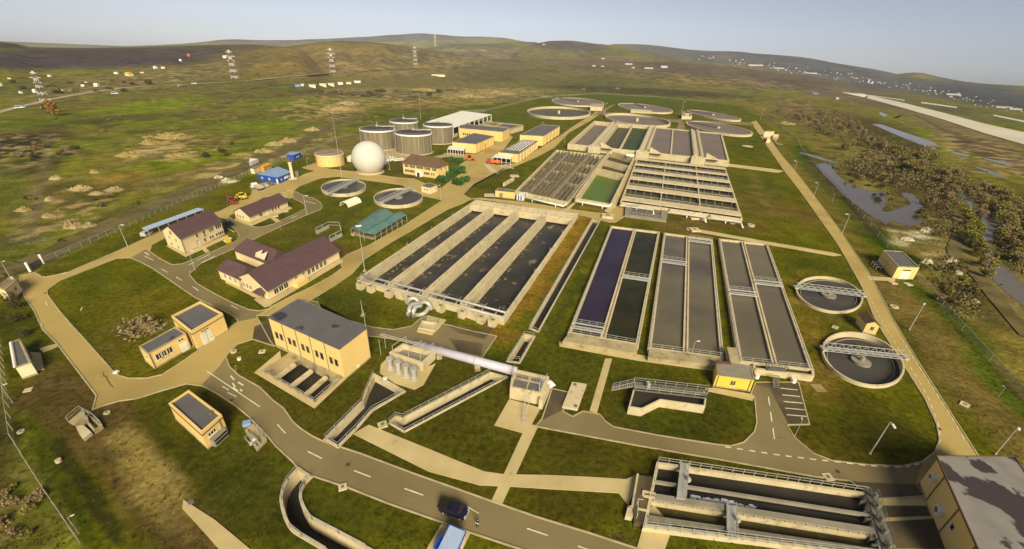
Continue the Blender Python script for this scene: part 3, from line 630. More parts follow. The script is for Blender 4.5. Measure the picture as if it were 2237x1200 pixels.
for x0, y0, x1, y1 in [(509,847,520,856),(520,836,532,843),(525,851,529,856),(508,838,514,846),(504,822,512,831),(316,552,326,558),(430,570,460,556),(440,575,470,560),(412,580,425,574),(498,500,512,508),(595,504,610,497),(634,478,650,472),(665,440,690,446),(610,425,628,430)]: dash([(x0, y0), (x1, y1)], 1, 1, .3)
dash([(1678,867),(1690,952),(1694,976)], 3, .62, .22)
dash([(1583,977),(1700,995),(1780,1005),(1830,1010),(1893,1018),(1975,1022),(2016,1012)], 17, .52, .24)
dash([(2044,986),(2054,962),(2050,930),(2028,872),(1998,818),(1960,760),(1920,690),(1890,630)], 26, .5, .18)
dash([(2105,960),(2070,900),(2035,846),(2000,792),(1968,738)], 15, .5, .18)
for i in range(5):
    t = i / 4; x0, y0 = 1704 + 13 * t, 849 + 58 * t
    dash([(x0, y0), (x0 + 38 + 8 * t, y0 + 4)], 1, 1, .2)
for i in range(7): dash([(1056 + i * 2.2, 358 + i * 2.6), (1072 + i * 3, 363 + i * 2.8)], 1, 1, .7)
for i in range(5): dash([(1088 + i * 6, 360 + i * .5), (1098 + i * 6, 368 + i * .4)], 1, 1, .6)
for i in range(7): dash([(560 + i * 11, 448 - i * 5.5), (572 + i * 11, 452 - i * 5.5)], 1, 1, .25)
struct(b.build('road_markings', 'paint'))
b = MB()
for q in ([(224,813),(232,826),(246,846)], [(220,822),(238,822)], [(428,640),(418,652)], [(560,700),(600,672)], [(1700,955),(1712,957)], [(1960,800),(1990,850)],):
    pts = [P(x, y, .118) for x, y in spl([Vector(p) for p in q], 6)]
    b.ribbon([p + Vector((rnd(-.12, .12), rnd(-.12, .12), 0)) for p in pts], .09, None)
for x, y in ((2052,937),(760,1015),(980,1125),(505,875),(1440,985),(1830,1030),(180,830),(100,640),(870,505)):
    c = P(x, y, .117); b.flat([(c.x + .38 * math.cos(k * .63), c.y + .38 * math.sin(k * .63)) for k in range(10)], .117)
struct(b.build('road_cracks', 'tar'))
# roads far out, laid on the terrain
def far_ribbon(name, px, w, m_, k=4, lift=.25):
    q = [T(*p) for p in spl([Vector((a, c)) for a, c in px], k)]
    b = MB(); 
    for a, c in zip(q, q[1:]):
        n_ = max(1, int((c - a).length / 40)); L = []
        for j in range(n_ + 1):
            s = a.lerp(c, j / n_); L.append(Vector((s.x, s.y, float(hgt(s.x, s.y)) + lift)))
        b.ribbon(L, w, None)
    return struct(b.build(name, m_))
MT['farroad'] = mat('country road', (.42, .36, .24), (.34, .28, .17), .05, .95)
MT['track'] = mat('dirt track', (.18, .135, .055), (.13, .1, .04), .05, .98, .3, 1, col3=(.1, .08, .025), s3=.12, l3=.45, h3=.6)
MT['runway'] = mat('runway concrete', (.6, .54, .42), (.54, .48, .36), .01, .9)
far_ribbon('road', [(-40,256),(60,230),(180,205),(300,190),(420,184),(553,176)], 7, 'farroad', 24)
far_ribbon('road', [(553,176),(700,162),(850,153),(1000,146),(1030,144)], 11, 'farroad', 40, lift=.6)
far_ribbon('road', [(553,176),(590,182),(640,188),(690,190)], 6, 'track')
far_ribbon('track', [(-30,606),(20,592),(110,556),(200,510),(330,452),(470,395),(560,352),(640,322),(720,276),(800,252)], 9, 'track')
far_ribbon('track', [(2236,332),(2170,322),(2080,290),(2000,252),(1955,258),(1970,245),(1900,225),(1830,218),(1790,208)], 7, 'track')
far_ribbon('track', [(2030,420),(2075,450),(2096,490),(2092,520),(2082,550),(2100,575),(2140,610),(2180,660),(2250,740)], 4, 'track')
def far_poly(name, px, m_, z=.4, n=8):
    xs = [p[0] for p in px]; ys = [p[1] for p in px]; q = [Vector(p) for p in px]; m = len(q)
    for i in range(1, 26):
        for j in range(1, 16):
            p = (min(xs) + (max(xs) - min(xs)) * i / 26, min(ys) + (max(ys) - min(ys)) * j / 16)
            if inside(p, px): q.append(Vector(p))
    vo, _, fo, *_ = delaunay_2d_cdt(q, [(i, (i + 1) % m) for i in range(m)], [], 0, 1e-3)
    fs = [list(f) for f in fo if inside((sum(vo[i].x for i in f) / 3, sum(vo[i].y for i in f) / 3), px)]
    b = MB(); b.add([T(v.x, v.y) + Vector((0, 0, z)) for v in vo], [f[::-1] for f in fs]); return struct(b.build(name, m_))
far_poly('runway', [(1838,201.5),(1900,209),(1976,226),(2060,247),(2150,271),(2237,290),(2330,312),(2330,340),(2237,317),(2150,292),(2060,262),(1976,237.5),(1890,214),(1845,204)], 'runway', .5)
far_poly('runway', [(1862,203),(1890,206),(1976,219),(1976,221),(1890,208)], 'runway', .5)
far_poly('runway', [(2012,223),(2090,234),(2090,237),(2012,226)], 'runway', .5)
far_poly('runway', [(2170,251),(2245,266),(2245,270),(2170,254)], 'runway', .5)
# standing water outside the fence
def pool(px, m_, z=.06): 
    b = MB(); b.flat(PP(px), z); return struct(b.build('water', m_))
POND = [(1779,359),(1800,357),(1813,360),(1826,378),(1845,396),(1870,410),(1900,416),(1935,422),(1938,432),(1934,450),(1926,460),(1935,464),(1962,457),(1980,450),(1990,447),(1978,432),(1965,420),(1980,421),(1998,428),(2012,446),(2022,476),(2008,490),(1990,496),(1975,492),(1945,484),(1935,492),(1905,474),(1880,456),(1850,432),(1820,402)]
rp = random.Random(4); POND = [p for a, c in zip(POND, POND[1:] + POND[:1]) for p in [(a[0] + (c[0] - a[0]) * k / 4 + rp.gauss(0, 1.3 if k else .3), a[1] + (c[1] - a[1]) * k / 4 + rp.gauss(0, 1.0 if k else .2)) for k in range(4)]]
pool(POND, 'w_pond')
pool([(1904,271),(1925,272),(2040,311),(2052,320),(2010,316),(1960,296)], 'w_river')
pool([(2016,316),(2040,322),(2046,327),(2020,322)], 'w_river', .09)
RIVER = [(2084,415),(2110,425),(2135,445),(2140,462),(2170,470),(2177,490),(2170,520),(2166,545),(2174,570),(2207,588),(2245,630),(2245,676),(2200,642),(2160,602),(2149,570),(2151,540),(2147,520),(2153,490),(2130,464),(2100,432)]
pool(RIVER, 'w_river', .07)
pool([(1745,332),(1760,335),(1800,346),(1830,356),(1826,358),(1790,348),(1750,336)], 'w_river', .05)
for q in ([(1772,203),(1782,202),(1790,206),(1780,208)], [(1922,245),(1940,252),(1932,256),(1920,249)], [(2070,329),(2118,340),(2116,344),(2090,340)], [(2120,360),(2170,376),(2200,392),(2160,380)], [(2140,344),(2180,352),(2230,362),(2180,358)]): far_poly('water', q, 'w_river', .15)
# ================================================================ TANKS AND CHANNELS
def mid(vs): 
    q = sum((Vector(v) for v in vs), Vector((0, 0, 0))) / len(vs); return Vector((q.x, q.y, 0))
def liner(b, poly, z0, z1, floor=True):
    """the inside faces of a pit"""
    n = len(poly); q = [Vector(p[:2]) for p in poly]
    if sum(q[i].x * q[(i + 1) % n].y - q[(i + 1) % n].x * q[i].y for i in range(n)) < 0: q = q[::-1]
    vs = [(p.x, p.y, z0) for p in q] + [(p.x, p.y, z1) for p in q]
    b.add(vs, [[i, n + i, n + (i + 1) % n, (i + 1) % n] for i in range(n)])
    if floor: b.flat(q, z0)
# ---- four lane aeration basin
Z = 2.2
t = thing('aeration_basin', 'large concrete basin of four dark foaming lanes beside the diagonal road', 'basin', mid(T1.c))
b = MB(); ring_o = offset([T1(0, 0), T1(1, 0), T1(1, 1), T1(0, 1)], -.35); ring_i = offset([T1(0, 0), T1(1, 0), T1(1, 1), T1(0, 1)], .35)
b.ring(ring_o, ring_i, -.2, Z)
liner(b, ring_i, -3, -.2, True)
b.build('outer_wall', 'concrete_light', t)
for u in (.225, .475, .735):
    b = MB()
    for du in (-.016, .016): b.wall(T1(u + du, .085), T1(u + du, .985), .42, -3, Z + .01)
    b.wall(T1(u, .085), T1(u, .985), .9, -3, Z - .7)
    b.build('dividing_wall', 'concrete_light', t)
b = MB()
for v in (.012, .045, .078): b.wall(T1(.01, v), T1(.99, v), 1.3, Z - .55 - v * 6, Z + .04 + v * .3)
for u in (.01, .225, .475, .735, .99): b.wall(T1(u, .0), T1(u, .085), .5, -3, Z + .1)
b.wall(T1(.005, .085), T1(.995, .085), .3, -.6, Z - .2)
b.build('walkway', 'concrete_light', t)
b = MB(); b.flat([T1(.012, .015), T1(.988, .015), T1(.988, .985), T1(.012, .985)], -1.35); b.build('water', 'w_foam', t)
b = MB()
for dz, off in ((.35, .004), (.05, -.02)):
    b.tube([T1(-.005, .985 - off, Z + dz), T1(.3, .985 - off, Z + dz), T1(.7, .985 - off, Z + dz), T1(1.0, .985 - off, Z + dz)], .28, 8)
for i in range(12):
    u = (i + .4) / 12; b.bar(T1(u, .96, Z + .5), T1(u, 1.02, Z + .2), .12, 6)
b.build('air_main', 'steel', t, smooth=True)
for u, w, dd, hh, rz in [(u, 1.9, 1.5, 1.9, -.5) for u in (.04, .12, .255, .4, .62, .76, .88, .95)] + [(u, w, 1.2, 2.3, -.5) for u, w in ((.33, 2.6), (.57, 3.4), (.82, 3))]:
    b = MB(); b.box(T1(u, 1.02 if w < 2 else 1.012, .0), w, dd, hh, rz); bx = b.build('outlet_box', 'concrete_light', t)
    if w < 2: b = MB(); p = T1(u, 1.02, hh + .004); b.box(p, 1.0, .7, .05, rz); b.build('hatch', 'steel_dark', bx)
b = MB()
for u in (.06, .12, .33, .58, .84): b.railing([T1(u, .985, Z + .1), T1(u + .04, .985, Z + .1)], 1.1, 1.2)
for v in (.3, .5, .7):
    for u in (.0, .225, .475, .735, .985): b.bar(T1(u + .012, v, Z), T1(u + .012, v, Z + 1.7), .06); b.bar(T1(u + .022, v + .01, Z), T1(u + .022, v + .01, Z + 1.7), .06)
b.build('railing', 'steel', t)
b = MB()
for u0 in (.02, .24, .49, .75):
    for i in range(34):
        v = rnd(.2, .96); d = random.random() ** 2 * .05
        c = T1(u0 + .01 + d, v, -1.31 + rnd(0, .02)); r = rnd(.15, .6); n_ = 7; a0 = rnd(0, 6)
        b.flat([(c.x + r * rnd(.5, 1.2) * math.cos(a0 + i_ / n_ * 6.28), c.y + 1.6 * r * rnd(.5, 1.2) * math.sin(a0 + i_ / n_ * 6.28)) for i_ in range(n_)], c.z + i * .0006)
struct(b.build('scum', 'scum', t), 'stuff')

# ---- swan neck air pipes
t = thing('air_manifold', 'shiny bent air pipes rising in front of the four lane basin', 'pipes', P(912, 686))
for pts in ([(893,690,0),(892,684,2.5),(897,668,3.6),(910,664,3.2),(921,668,2.2)], [(904,692,0),(903,684,2.3),(908,671,3.3),(920,668,2.8)], [(890,664,1.5),(895,654,3.2),(906,652,3.4),(914,660,2.6)], [(918,662,2.6),(929,660,3.4),(938,666,2.8),(942,676,1.2)], [(905,688,.6),(918,688,1.1),(930,682,1.4),(936,672,1.6)]):
    b = MB(); b.tube(spl([P(*p) for p in pts], 4), .55, 10); b.build('bend', 'steel', t, smooth=True)
t = thing('valve_chamber', 'small open concrete chamber with handrail below the bent air pipes', 'chamber', P(938, 708))
q = Quad([(922,700),(958,705),(949,722),(914,716)], .9); b = MB(); b.ring([q(0,0),q(1,0),q(1,1),q(0,1)], offset([q(0,0),q(1,0),q(1,1),q(0,1)], .3), 0, .9); b.flat([q(0.05,0.1),q(.95,.1),q(.95,.9),q(.05,.9)], .3); b.build('wall', 'concrete_light', t)
b = MB(); q2 = Quad([(914,716),(949,722),(945,729),(911,722)], .6); b.prism([q2(0,0),q2(1,0),q2(1,1),q2(0,1)], 0, .6); b.build('cover', 'slab', t)
b = MB(); b.railing([q(0,.1,.9), q(0,0,.9), q(1,0,.9), q(1,.5,.9)], 1.3, 1.2); b.build('railing', 'steel', t)

# ---- rectangular settling tanks, three pairs
def settler(px, label, waters, bridges, div=.5, zt=1.35, front=None):
    q = Quad(px, zt); t = thing('settling_tank', label, 'tank', mid(q.c), 'rectangular settling tanks')
    o = [q(0, 0), q(1, 0), q(1, 1), q(0, 1)]
    b = MB(); b.ring(offset(o, -.3), offset(o, .5), -.1, zt); b.build('outer_wall', 'concrete_light', t)
    b = MB(); w = .024
    for d in (-w, w): b.wall(q(div + d, .0), q(div + d, 1), .4, 0, zt + .05)
    b.wall(q(div, 0), q(div, 1), .8, 0, zt - .35); b.build('dividing_wall', 'concrete_light', t)
    b = MB(); b.bar(q(0, .003, zt + .06), q(0, 1, zt + .06), .09); b.bar(q(1, .003, zt + .06), q(1, 1, zt + .06), .09); b.bar(q(.014, .02, zt - .05), q(.014, 1, zt - .05), .09)
    b.build('rail', 'steel', t)
    for (u0, u1), m_ in zip(((.035, div - .035), (div + .035, .965)), waters):
        b = MB(); b.flat([q(u0, .012), q(u1, .012), q(u1, .995), q(u0, .995)], zt - .55); b.build('water', m_, t)
    for s, v0, v1 in bridges:
        u0, u1 = ((-.01, div) if s == 0 else (div, 1.01))
        br = b = MB(); b.wall(q(u0, v0, zt), q(u1, v0, zt), .28, zt + .1, zt + .4); b.wall(q(u0, v1, zt), q(u1, v1, zt), .28, zt + .1, zt + .4); b.wall(q(u0 + .02, (v0 * .45 + v1 * .55), zt), q(u1 - .02, (v0 * .45 + v1 * .55), zt), .5, zt + .12, zt + .25)
        b.railing([q(u0 + .02, v0, zt + .4), q(u1 - .02, v0, zt + .4)], 1.1, 1.6); b.railing([q(u0 + .02, v1, zt + .4), q(u1 - .02, v1, zt + .4)], .5, 1.6)
        b.build('travelling_bridge', 'steel', t)
    b = MB(); b.railing([q(.03, .995, zt), q(div - .04, .995, zt)], 1.1, 2); b.railing([q(div + .04, .995, zt), q(.97, .995, zt)], 1.1, 2); b.build('railing', 'steel', t)
    if front:
        b = MB(); f = [P(x, y, zt) for x, y in front]; b.prism(f, 0, zt + .01); b.build('end_deck', 'concrete', t)
    return t, q
settler([(1336,494),(1440,507),(1393,753),(1243,727)], 'settling tank with one violet lane and one black green lane', ('w_violet', 'w_black'), [(0, .945, .975), (1, .55, .575)], .5, front=[(1243,727),(1393,754),(1392,772),(1229,745)])
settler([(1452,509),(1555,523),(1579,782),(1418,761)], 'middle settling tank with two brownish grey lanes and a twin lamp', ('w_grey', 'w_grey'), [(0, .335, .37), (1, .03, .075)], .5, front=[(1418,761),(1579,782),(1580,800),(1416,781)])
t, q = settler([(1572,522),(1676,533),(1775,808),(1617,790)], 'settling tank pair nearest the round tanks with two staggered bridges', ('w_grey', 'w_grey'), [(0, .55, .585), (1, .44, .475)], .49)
b = MB(); zt = 1.35
for p0, p1 in (((1617,790),(1775,808)), ((1648,806),(1776,822))): b.wall(P(*p0, zt), P(*p1, zt), .6, 0, zt + .15)
b.wall(P(1775,808,zt), P(1776,822,zt), .5, 0, zt + .15); b.wall(P(1648,806,zt), P(1646,792,zt), .5, 0, zt + .14)
b.build('overflow_channel', 'concrete_light', t)
b = MB(); b.flat(PP([(1646,795),(1774,811),(1775,820),(1650,804)], 1.0), 1.0); b.build('channel_water', 'w_olive', t)
b = MB(); pl = [P(x, y, 1.7) for x, y in ((1672,800),(1715,804),(1719,812),(1676,809))]; b.prism(pl, 1.6, 1.7); b.railing(pl + [pl[0]], 1.1, 1.3)
s0, s1 = P(1690,821,1.5), P(1690,848,0); s2, s3 = P(1702,822,1.5), P(1701,850,0)
b.bar(s0, s1, .1); b.bar(s2, s3, .1)
for i in range(8): b.bar(s0.lerp(s1, i / 8), s2.lerp(s3, i / 8), .09)
b.build('stair_platform', 'steel_dark', t)
for x, y in ((1652,826), (1732,836)): b = MB(); b.cyl(P(x, y), .5, 0, 1.05, 10); b.build('standpipe', 'white', t)
# strip of shadowed bare gap between the pairs is simply ground

# ---- round tanks
def truss(b, a, c, h=1.3, w=1.5, n=9, r=.07):
    d = (c - a).normalized(); s = Vector((-d.y, d.x, 0)) * w / 2; up = Vector((0, 0, h))
    for k in (s, -s):
        b.bar(a + k, c + k, r); b.bar(a + k + up, c + k + up, r)
        for i in range(n):
            p = a.lerp(c, i / n) + k; q2 = a.lerp(c, (i + .5) / n) + k + up; q3 = a.lerp(c, (i + 1) / n) + k
            b.bar(p, q2, r * .7); b.bar(q2, q3, r * .7)
    b.wall(a, c, w * .45, a.z + .02, a.z + .1)
def clarifier(k, label, pa, pb, wm, drum=True, wl=.75):
    z = CZ[k]; o = ell(*CLAR[k], z, 64); i_ = offset(o, .38)
    t = thing('round_clarifier', label, 'clarifier', mid(o), 'round clarifiers with truss bridges')
    b = MB(); b.ring(o, i_, -.2, z); liner(b, i_, -2.6, -.2); b.build('tank_wall', 'concrete_light', t)
    b = MB(); b.flat(offset(o, .39), z - wl); b.build('water', wm, t)
    i2 = offset(o, 1.3); i3 = offset(o, 1.45); b = MB(); b.ring(i2, i3, z - wl - .2, z - wl + .22); b.build('weir', 'concrete_grey', t)
    a, c = P(*pa, z + .15), P(*pb, z + .15)
    b = MB(); truss(b, a, c, 1.3, 1.7 if k in 'ab' else 2.2, 10 if k in 'ab' else 12, .085 if k in 'ab' else .12)
    for e in (a, c): b.box((e.x, e.y, z), .9, 1.9, .5, math.atan2((c - a).y, (c - a).x))
    b.build('scraper_bridge', 'steel', t)
    m_ = mid(o)
    b = MB(); b.cyl(m_, 2.0, z - wl - .4, z - wl + .55, 20); b.cyl(m_, .5, z - wl, z + .2, 10); b.build('centre_drum', 'concrete_grey', t)
    return t
clarifier('a', 'round clarifier beside the straight right road, the upper of two there', (1738,628), (1886,646), 'w_slate', wl=1.0)
clarifier('b', 'largest looking round clarifier with black water near the right road', (1798,762), (1976,781), 'w_slate', wl=1.5)
clarifier('c', 'round clarifier on the lawn below the white ball tank', (719,423), (783,391), 'w_slate', wl=.7)
clarifier('d', 'round clarifier above the teal roofed shelter', (833,443), (900,412), 'w_slate', wl=.7)
FL = ['empty round tank with pale inner wall beyond the flat yellow buildings', 'farthest round tank, full of mauve water, with a pale box at its rim', 'full mauve round tank whose walkway points at the viewer', 'half empty round tank right behind the wide basin', 'full round tank at the far right rear of the site', 'full round tank in front of the far right one, beside the lawn']
for i, e in enumerate(FARC):
    z = 3.0 if i in (0, 3) else 2.2
    o = ell(*e, z, 64); t = thing('round_basin', FL[i], 'basin', mid(o), 'six wide round basins at the back')
    b = MB(); ii = offset(o, 1.3); b.ring(o, ii, -.1, z); b.build('tank_wall', 'concrete_light', t)
    b = MB(); b.flat(offset(o, 1.31), .25 if i in (0, 3) else z - .6); b.build('water', 'w_olive' if i == 0 else 'w_mauve', t)
    m_ = mid(o); b = MB(); b.cyl(m_, 1.6, 0, z + 1, 12); b.build('centre_column', 'concrete_light', t)
    if i not in (0, 3):
        far_ = o[[28, 40, 30, 0, 31, 30][i]]; b = MB(); a_ = Vector((m_.x, m_.y, z)); c_ = Vector(o[{1: 40, 2: 44, 4: 34, 5: 35}[i]])
        b.wall(a_, c_, 2.2, z - .1, z + .25); b.railing([a_, c_], 1.2, 6, .15); b.build('walkway', 'steel_dark', t)
t = thing('switch_cabin', 'small pale block at the rim of the farthest round tank', 'cabin', P(1306, 238)); b = MB(); q = Quad([(1292,227),(1320,228),(1316,233),(1290,232)], 6)
b.prism([q(0,0),q(1,0),q(1,1),q(0,1)], 0, 6); b.build('wall', 'concrete_light', t); b = MB(); b.prism(offset([q(0,0),q(1,0),q(1,1),q(0,1)], -.6), 6.01, 6.5); b.build('roof', 'concrete', t)
t = thing('distribution_chamber', 'pale concrete chamber between the two right rear round tanks', 'chamber', P(1503, 255)); b = MB(); q = Quad([(1489,247),(1510,248),(1512,254),(1490,254)], 4)
b.ring([q(0,0),q(1,0),q(1,1),q(0,1)], offset([q(0,0),q(1,0),q(1,1),q(0,1)], 1.2), 0, 4); b.flat([q(.2,.2),q(.8,.2),q(.8,.8),q(.2,.8)], 2.5); b.build('wall', 'concrete_light', t); b = MB(); b.prism(offset([q(0,.1),q(.4,.1),q(.4,.5),q(0,.5)], 0), 4, 7); b.build('gate_frame', 'steel_dark', t)
t = thing('walkway_landing', 'low pale concrete landing in front of the middle round tank', 'landing', P(1400, 246)); b = MB(); q = Quad([(1378,238),(1422,241),(1424,245),(1378,242)], 2.6); b.prism([q(0,0),q(1,0),q(1,1),q(0,1)], 0, 2.6); b.build('deck', 'concrete_light', t); b = MB(); b.railing([q(0,1),q(1,1)], 1.2, 5, .15); b.build('railing', 'steel', t)

# ---- wide basin of six lanes at the back
Z = 4.2; q = Quad([(1299,264.5),(1576,292),(1592,351),(1242,314)], Z)
t = thing('lane_basin', 'wide concrete basin with green lanes on its left and mauve lanes on its right', 'basin', mid(q.c))
o = [q(0,0),q(1,0),q(1,1),q(0,1)]; b = MB(); b.ring(offset(o, -.5), offset(o, .9), -.1, Z); b.build('outer_wall', 'concrete_light', t)
for u0, u1 in ((.18, .185), (.49, .495), (.805, .828)):
    b = MB(); n_ = (.02)
    for d in (-n_, n_): b.wall(q(u0 + d, -.01), q(u1 + d, 1.01), 2.2, 0, Z + 1.2)
    b.wall(q(u0, 0), q(u1, 1), 4, 0, Z + .3); b.build('channel_walkway', 'concrete_light', t)
    b = MB(); b.railing([q(u0 - n_, 0, Z + 1.2), q(u1 - n_, 1, Z + 1.2)], 1.1, 5, .08); b.railing([q(u0 + n_, 0, Z + 1.2), q(u1 + n_, 1, Z + 1.2)], 1.1, 5, .1); b.build('railing', 'steel', t)
    b = MB(); s = 8; a_ = q(u1, 1.0); d = (q(1, 1) - q(0, 1)).normalized(); nn = Vector((d.y, -d.x, 0))
    c_ = a_ + nn * 2.6; b.box((c_.x, c_.y, 0), 9, 4.5, Z + .9, math.atan2(d.y, d.x))
    e0 = c_ + d * 4.5; k = nn * 1.1
    b.add([e0 + k, e0 - k, e0 - k + d * 9, e0 + k + d * 9] + [e0 + k + Vector((0, 0, Z - .3)), e0 - k + Vector((0, 0, Z - .3))], [[4, 5, 2, 3], [0, 4, 3], [1, 2, 5], [0, 1, 5, 4]])
    b.build('stair_block', 'concrete_light', t)
for u0, u1 in ((.325, .345), (.645, .665)):
    b = MB(); b.wall(q(u0, 0), q(u1, 1), 1.1, 0, Z + .1); b.build('dividing_wall', 'concrete_light', t)
for (a0, a1, c0, c1), m_, zz in zip(((.012,.17,.012,.172), (.19,.325,.192,.345), (.325,.48,.345,.484), (.5,.645,.506,.665), (.645,.795,.665,.817), (.82,.99,.84,.99)), ('w_mauve', 'w_olive', 'w_teal', 'w_mauve', 'w_mauve', 'w_mauve'), (.6, .5, 1.6, Z - .7, Z - .7, Z - .7)):
    b = MB(); b.flat([q(a0, .02), q(a1, .02), q(c1, .98), q(c0, .98)], zz); b.build('water', m_, t)

# ---- pipe gallery tank
Z = 2.0; t = thing('filter_tank', 'dry concrete cell tank crowded with pipes behind the small yellow kiosk', 'tank', mid(T4.c))
o = [T4(0,0),T4(1,0),T4(1,1),T4(0,1)]; b = MB(); b.ring(offset(o, -.4), offset(o, .4), -.2, Z); liner(b, offset(o, .4), -1.6, -.2); b.build('outer_wall', 'concrete_light', t)
for u, w in ((.07, .35), (.14, .5), (.2, .4), (.27, 2.0), (.36, .4), (.44, .6), (.51, .4), (.58, .8), (.64, .4), (.7, 2.4), (.79, .4), (.88, .4), (.985, 1.6)):
    b = MB(); b.wall(T4(u, .01), T4(u, .99), w, -1.6, Z + .05); b.build('dividing_wall' if w < 1 else 'walkway', 'concrete_brown', t)
for v in (.3, .52, .74):
    for u0, u1 in ((.01, .13), (.29, .43), (.45, .57), (.72, .97)):
        b = MB(); b.wall(T4(u0, v + rnd(-.03, .03)), T4(u1, v + rnd(-.03, .03)), .5, -1.6, Z - .3); b.build('cross_wall', 'concrete', t)
b = MB(); b.flat([T4(.01, .02), T4(.975, .02), T4(.975, .98), T4(.01, .98)], -.5); b.build('water', 'w_dark', t)
b = MB()
for cu, cv, n_ in ((.36, .86, 14), (.5, .4, 20), (.4, .62, 8), (.5, .92, 14), (.84, .55, 10), (.38, .25, 12), (.84, .22, 10), (.62, .96, 10), (.84, .85, 8)):
    for i in range(n_):
        p = T4(cu + rnd(-.05, .05), cv + rnd(-.08, .08), -3); b.bar(p, p + Vector((rnd(-.3, .3), rnd(-.3, .3), rnd(4, 6.6))), rnd(.05, .12))
for u in (.31, .42, .47, .77, .8, .9): b.bar(T4(u, .03, Z - .6), T4(u, .97, Z - .6), .16, 6)
b.build('pipework', 'steel_dark', t)
b = MB(); b.tube([T4(.25, 1.05, 1.6), T4(1.0, 1.05, 1.6), T4(1.03, 1.0, 2.2)], .4, 8); 
for u in (.4, .85): b.bar(T4(u, 1.05, 0), T4(u, 1.05, 1.5), .3)
b.build('front_pipe', 'white', t, smooth=True)
b = MB(); b.railing([T4(.3, .02, Z), T4(.3, .98, Z)], 1.1, 3); b.railing([T4(.72, .02, Z), T4(.72, .98, Z)], 1.1, 3); b.railing([T4(.98, .02, Z), T4(.98, .98, Z)], 1.1, 3); b.build('railing', 'steel', t)

# ---- green pool
t = thing('algae_tank', 'concrete tank with bright green water in its front cell', 'tank', mid(T5.c))
o = [T5(0,0),T5(1,0),T5(1,1),T5(0,1)]; b = MB(); b.ring(offset(o, -.4), offset(o, .45), -.2, Z); liner(b, offset(o, .45), -3.5, -.2); b.build('outer_wall', 'concrete_light', t)
for v in (.26, .47): b = MB(); b.wall(T5(.03, v), T5(.97, v), .6, -3.5, Z - .05); b.build('cross_wall', 'concrete_light', t)
b = MB(); b.flat([T5(.03, .48), T5(.97, .48), T5(.97, .985), T5(.03, .985)], -2.2); b.build('water', 'w_green', t)
b = MB(); b.flat([T5(.03, .27), T5(.97, .27), T5(.97, .46), T5(.03, .46)], -2.0); b.flat([T5(.03, .02), T5(.97, .02), T5(.97, .25), T5(.03, .25)], -2.0); b.build('water', 'w_olive', t)
b = MB(); b.tube([T5(-.02, 1.0, 2.3), T5(.1, 1.03, 1.7), T5(.95, 1.03, 1.7), T5(1.03, .99, 2.3)], .4, 8)
for u in (.25, .8): b.bar(T5(u, 1.03, 0), T5(u, 1.03, 1.6), .32)
b.build('front_pipe', 'white', t, smooth=True)
b = MB(); b.box(T5(.85, .0, Z), 5.5, 2, 1.6, -.2); b.build('gate_box', 'white', t)

# ---- six bay tank
Z = 2.2; q = Quad([(1393,345.5),(1584,367),(1621,478),(1356,441)], Z); T6 = q
t = thing('bay_tank', 'concrete tank crossed by six pale slab walkways beside the right lawn', 'tank', mid(q.c))
o = [q(0,0),q(1,0),q(1,1),q(0,1)]; b = MB(); b.ring(offset(o, -.3), offset(o, .35), -.1, Z); b.build('outer_wall', 'concrete_light', t)
for v, w in ((.0, .035), (.165, .035), (.33, .045), (.51, .05), (.70, .05), (.905, .05)):
    b = MB(); a0, a1 = q(-.005, v), q(1.005, v); c0, c1 = q(-.005, v + w * 1.25), q(1.005, v + w * 1.25)
    b.prism([a0, a1, c1, c0], Z - .3, Z + .12 + v * .05, bot=True); b.build('walkway', 'concrete_light', t)
for u in (.34, .68):
    b = MB(); b.wall(q(u, .01), q(u, .99), .5, 0, Z - .1); b.build('cross_wall', 'concrete_light', t)
b = MB(); b.flat([q(.01, .01), q(.99, .01), q(.99, .99), q(.01, .99)], .35); b.build('water', 'w_olive', t)
b = MB()
for v in (.1, .26, .44, .62, .82, .97):
    for i in range(14): 
        u = (i + .5 + rnd(-.2, .2)) / 14; b.bar(q(u, v - .04, .3), q(u, v - .045, Z - .1), .12); b.bar(q(u, v - .04, 1.2), q(u, v + .03, 1.2), .08)
    b.bar(q(.01, v, .9), q(.99, v, .9), .14)
b.build('scraper_frame', 'concrete_grey', t)
for u0, u1 in ((.0, .3), (.42, .72), (.75, 1.0)):
    b = MB(); b.tube([q(u0, 1.0, 1.9), q(u0 + .015, 1.035, 1.5), q(u1 - .01, 1.035, 1.5), q(u1, 1.07, .6)], .35, 8); b.bar(q((u0 + u1) / 2, 1.035, 0), q((u0 + u1) / 2, 1.035, 1.4), .3); b.build('front_pipe', 'white', t, smooth=True)
b = MB()
for v in (.0, .165, .33, .51, .7, .905): b.railing([q(.01, v, Z + .1), q(.99, v, Z + .1)], 1.0, 4, .05)
b.build('railing', 'steel', t)
t = thing('sludge_sump', 'low square basin of grey water against the front of the bay tank', 'basin', P(1410, 470)); q = Quad([(1367,447),(1460,453),(1456,481),(1365,469)], 1.2)
o = [q(0,0),q(1,0),q(1,1),q(0,1)]; ii = [q(.15,.12),q(.86,.12),q(.86,.9),q(.13,.9)]; b = MB(); b.ring(o, ii, 0, 1.2); b.build('deck', 'concrete_grey', t)
b = MB(); b.flat(ii, .8); b.build('water', 'w_grey', t); b = MB(); b.railing([*ii, ii[0]], 1.0, 2.5); b.bar(ii[0].lerp(ii[1], .5), ii[2].lerp(ii[3], .5), .1); b.build('railing', 'steel', t)

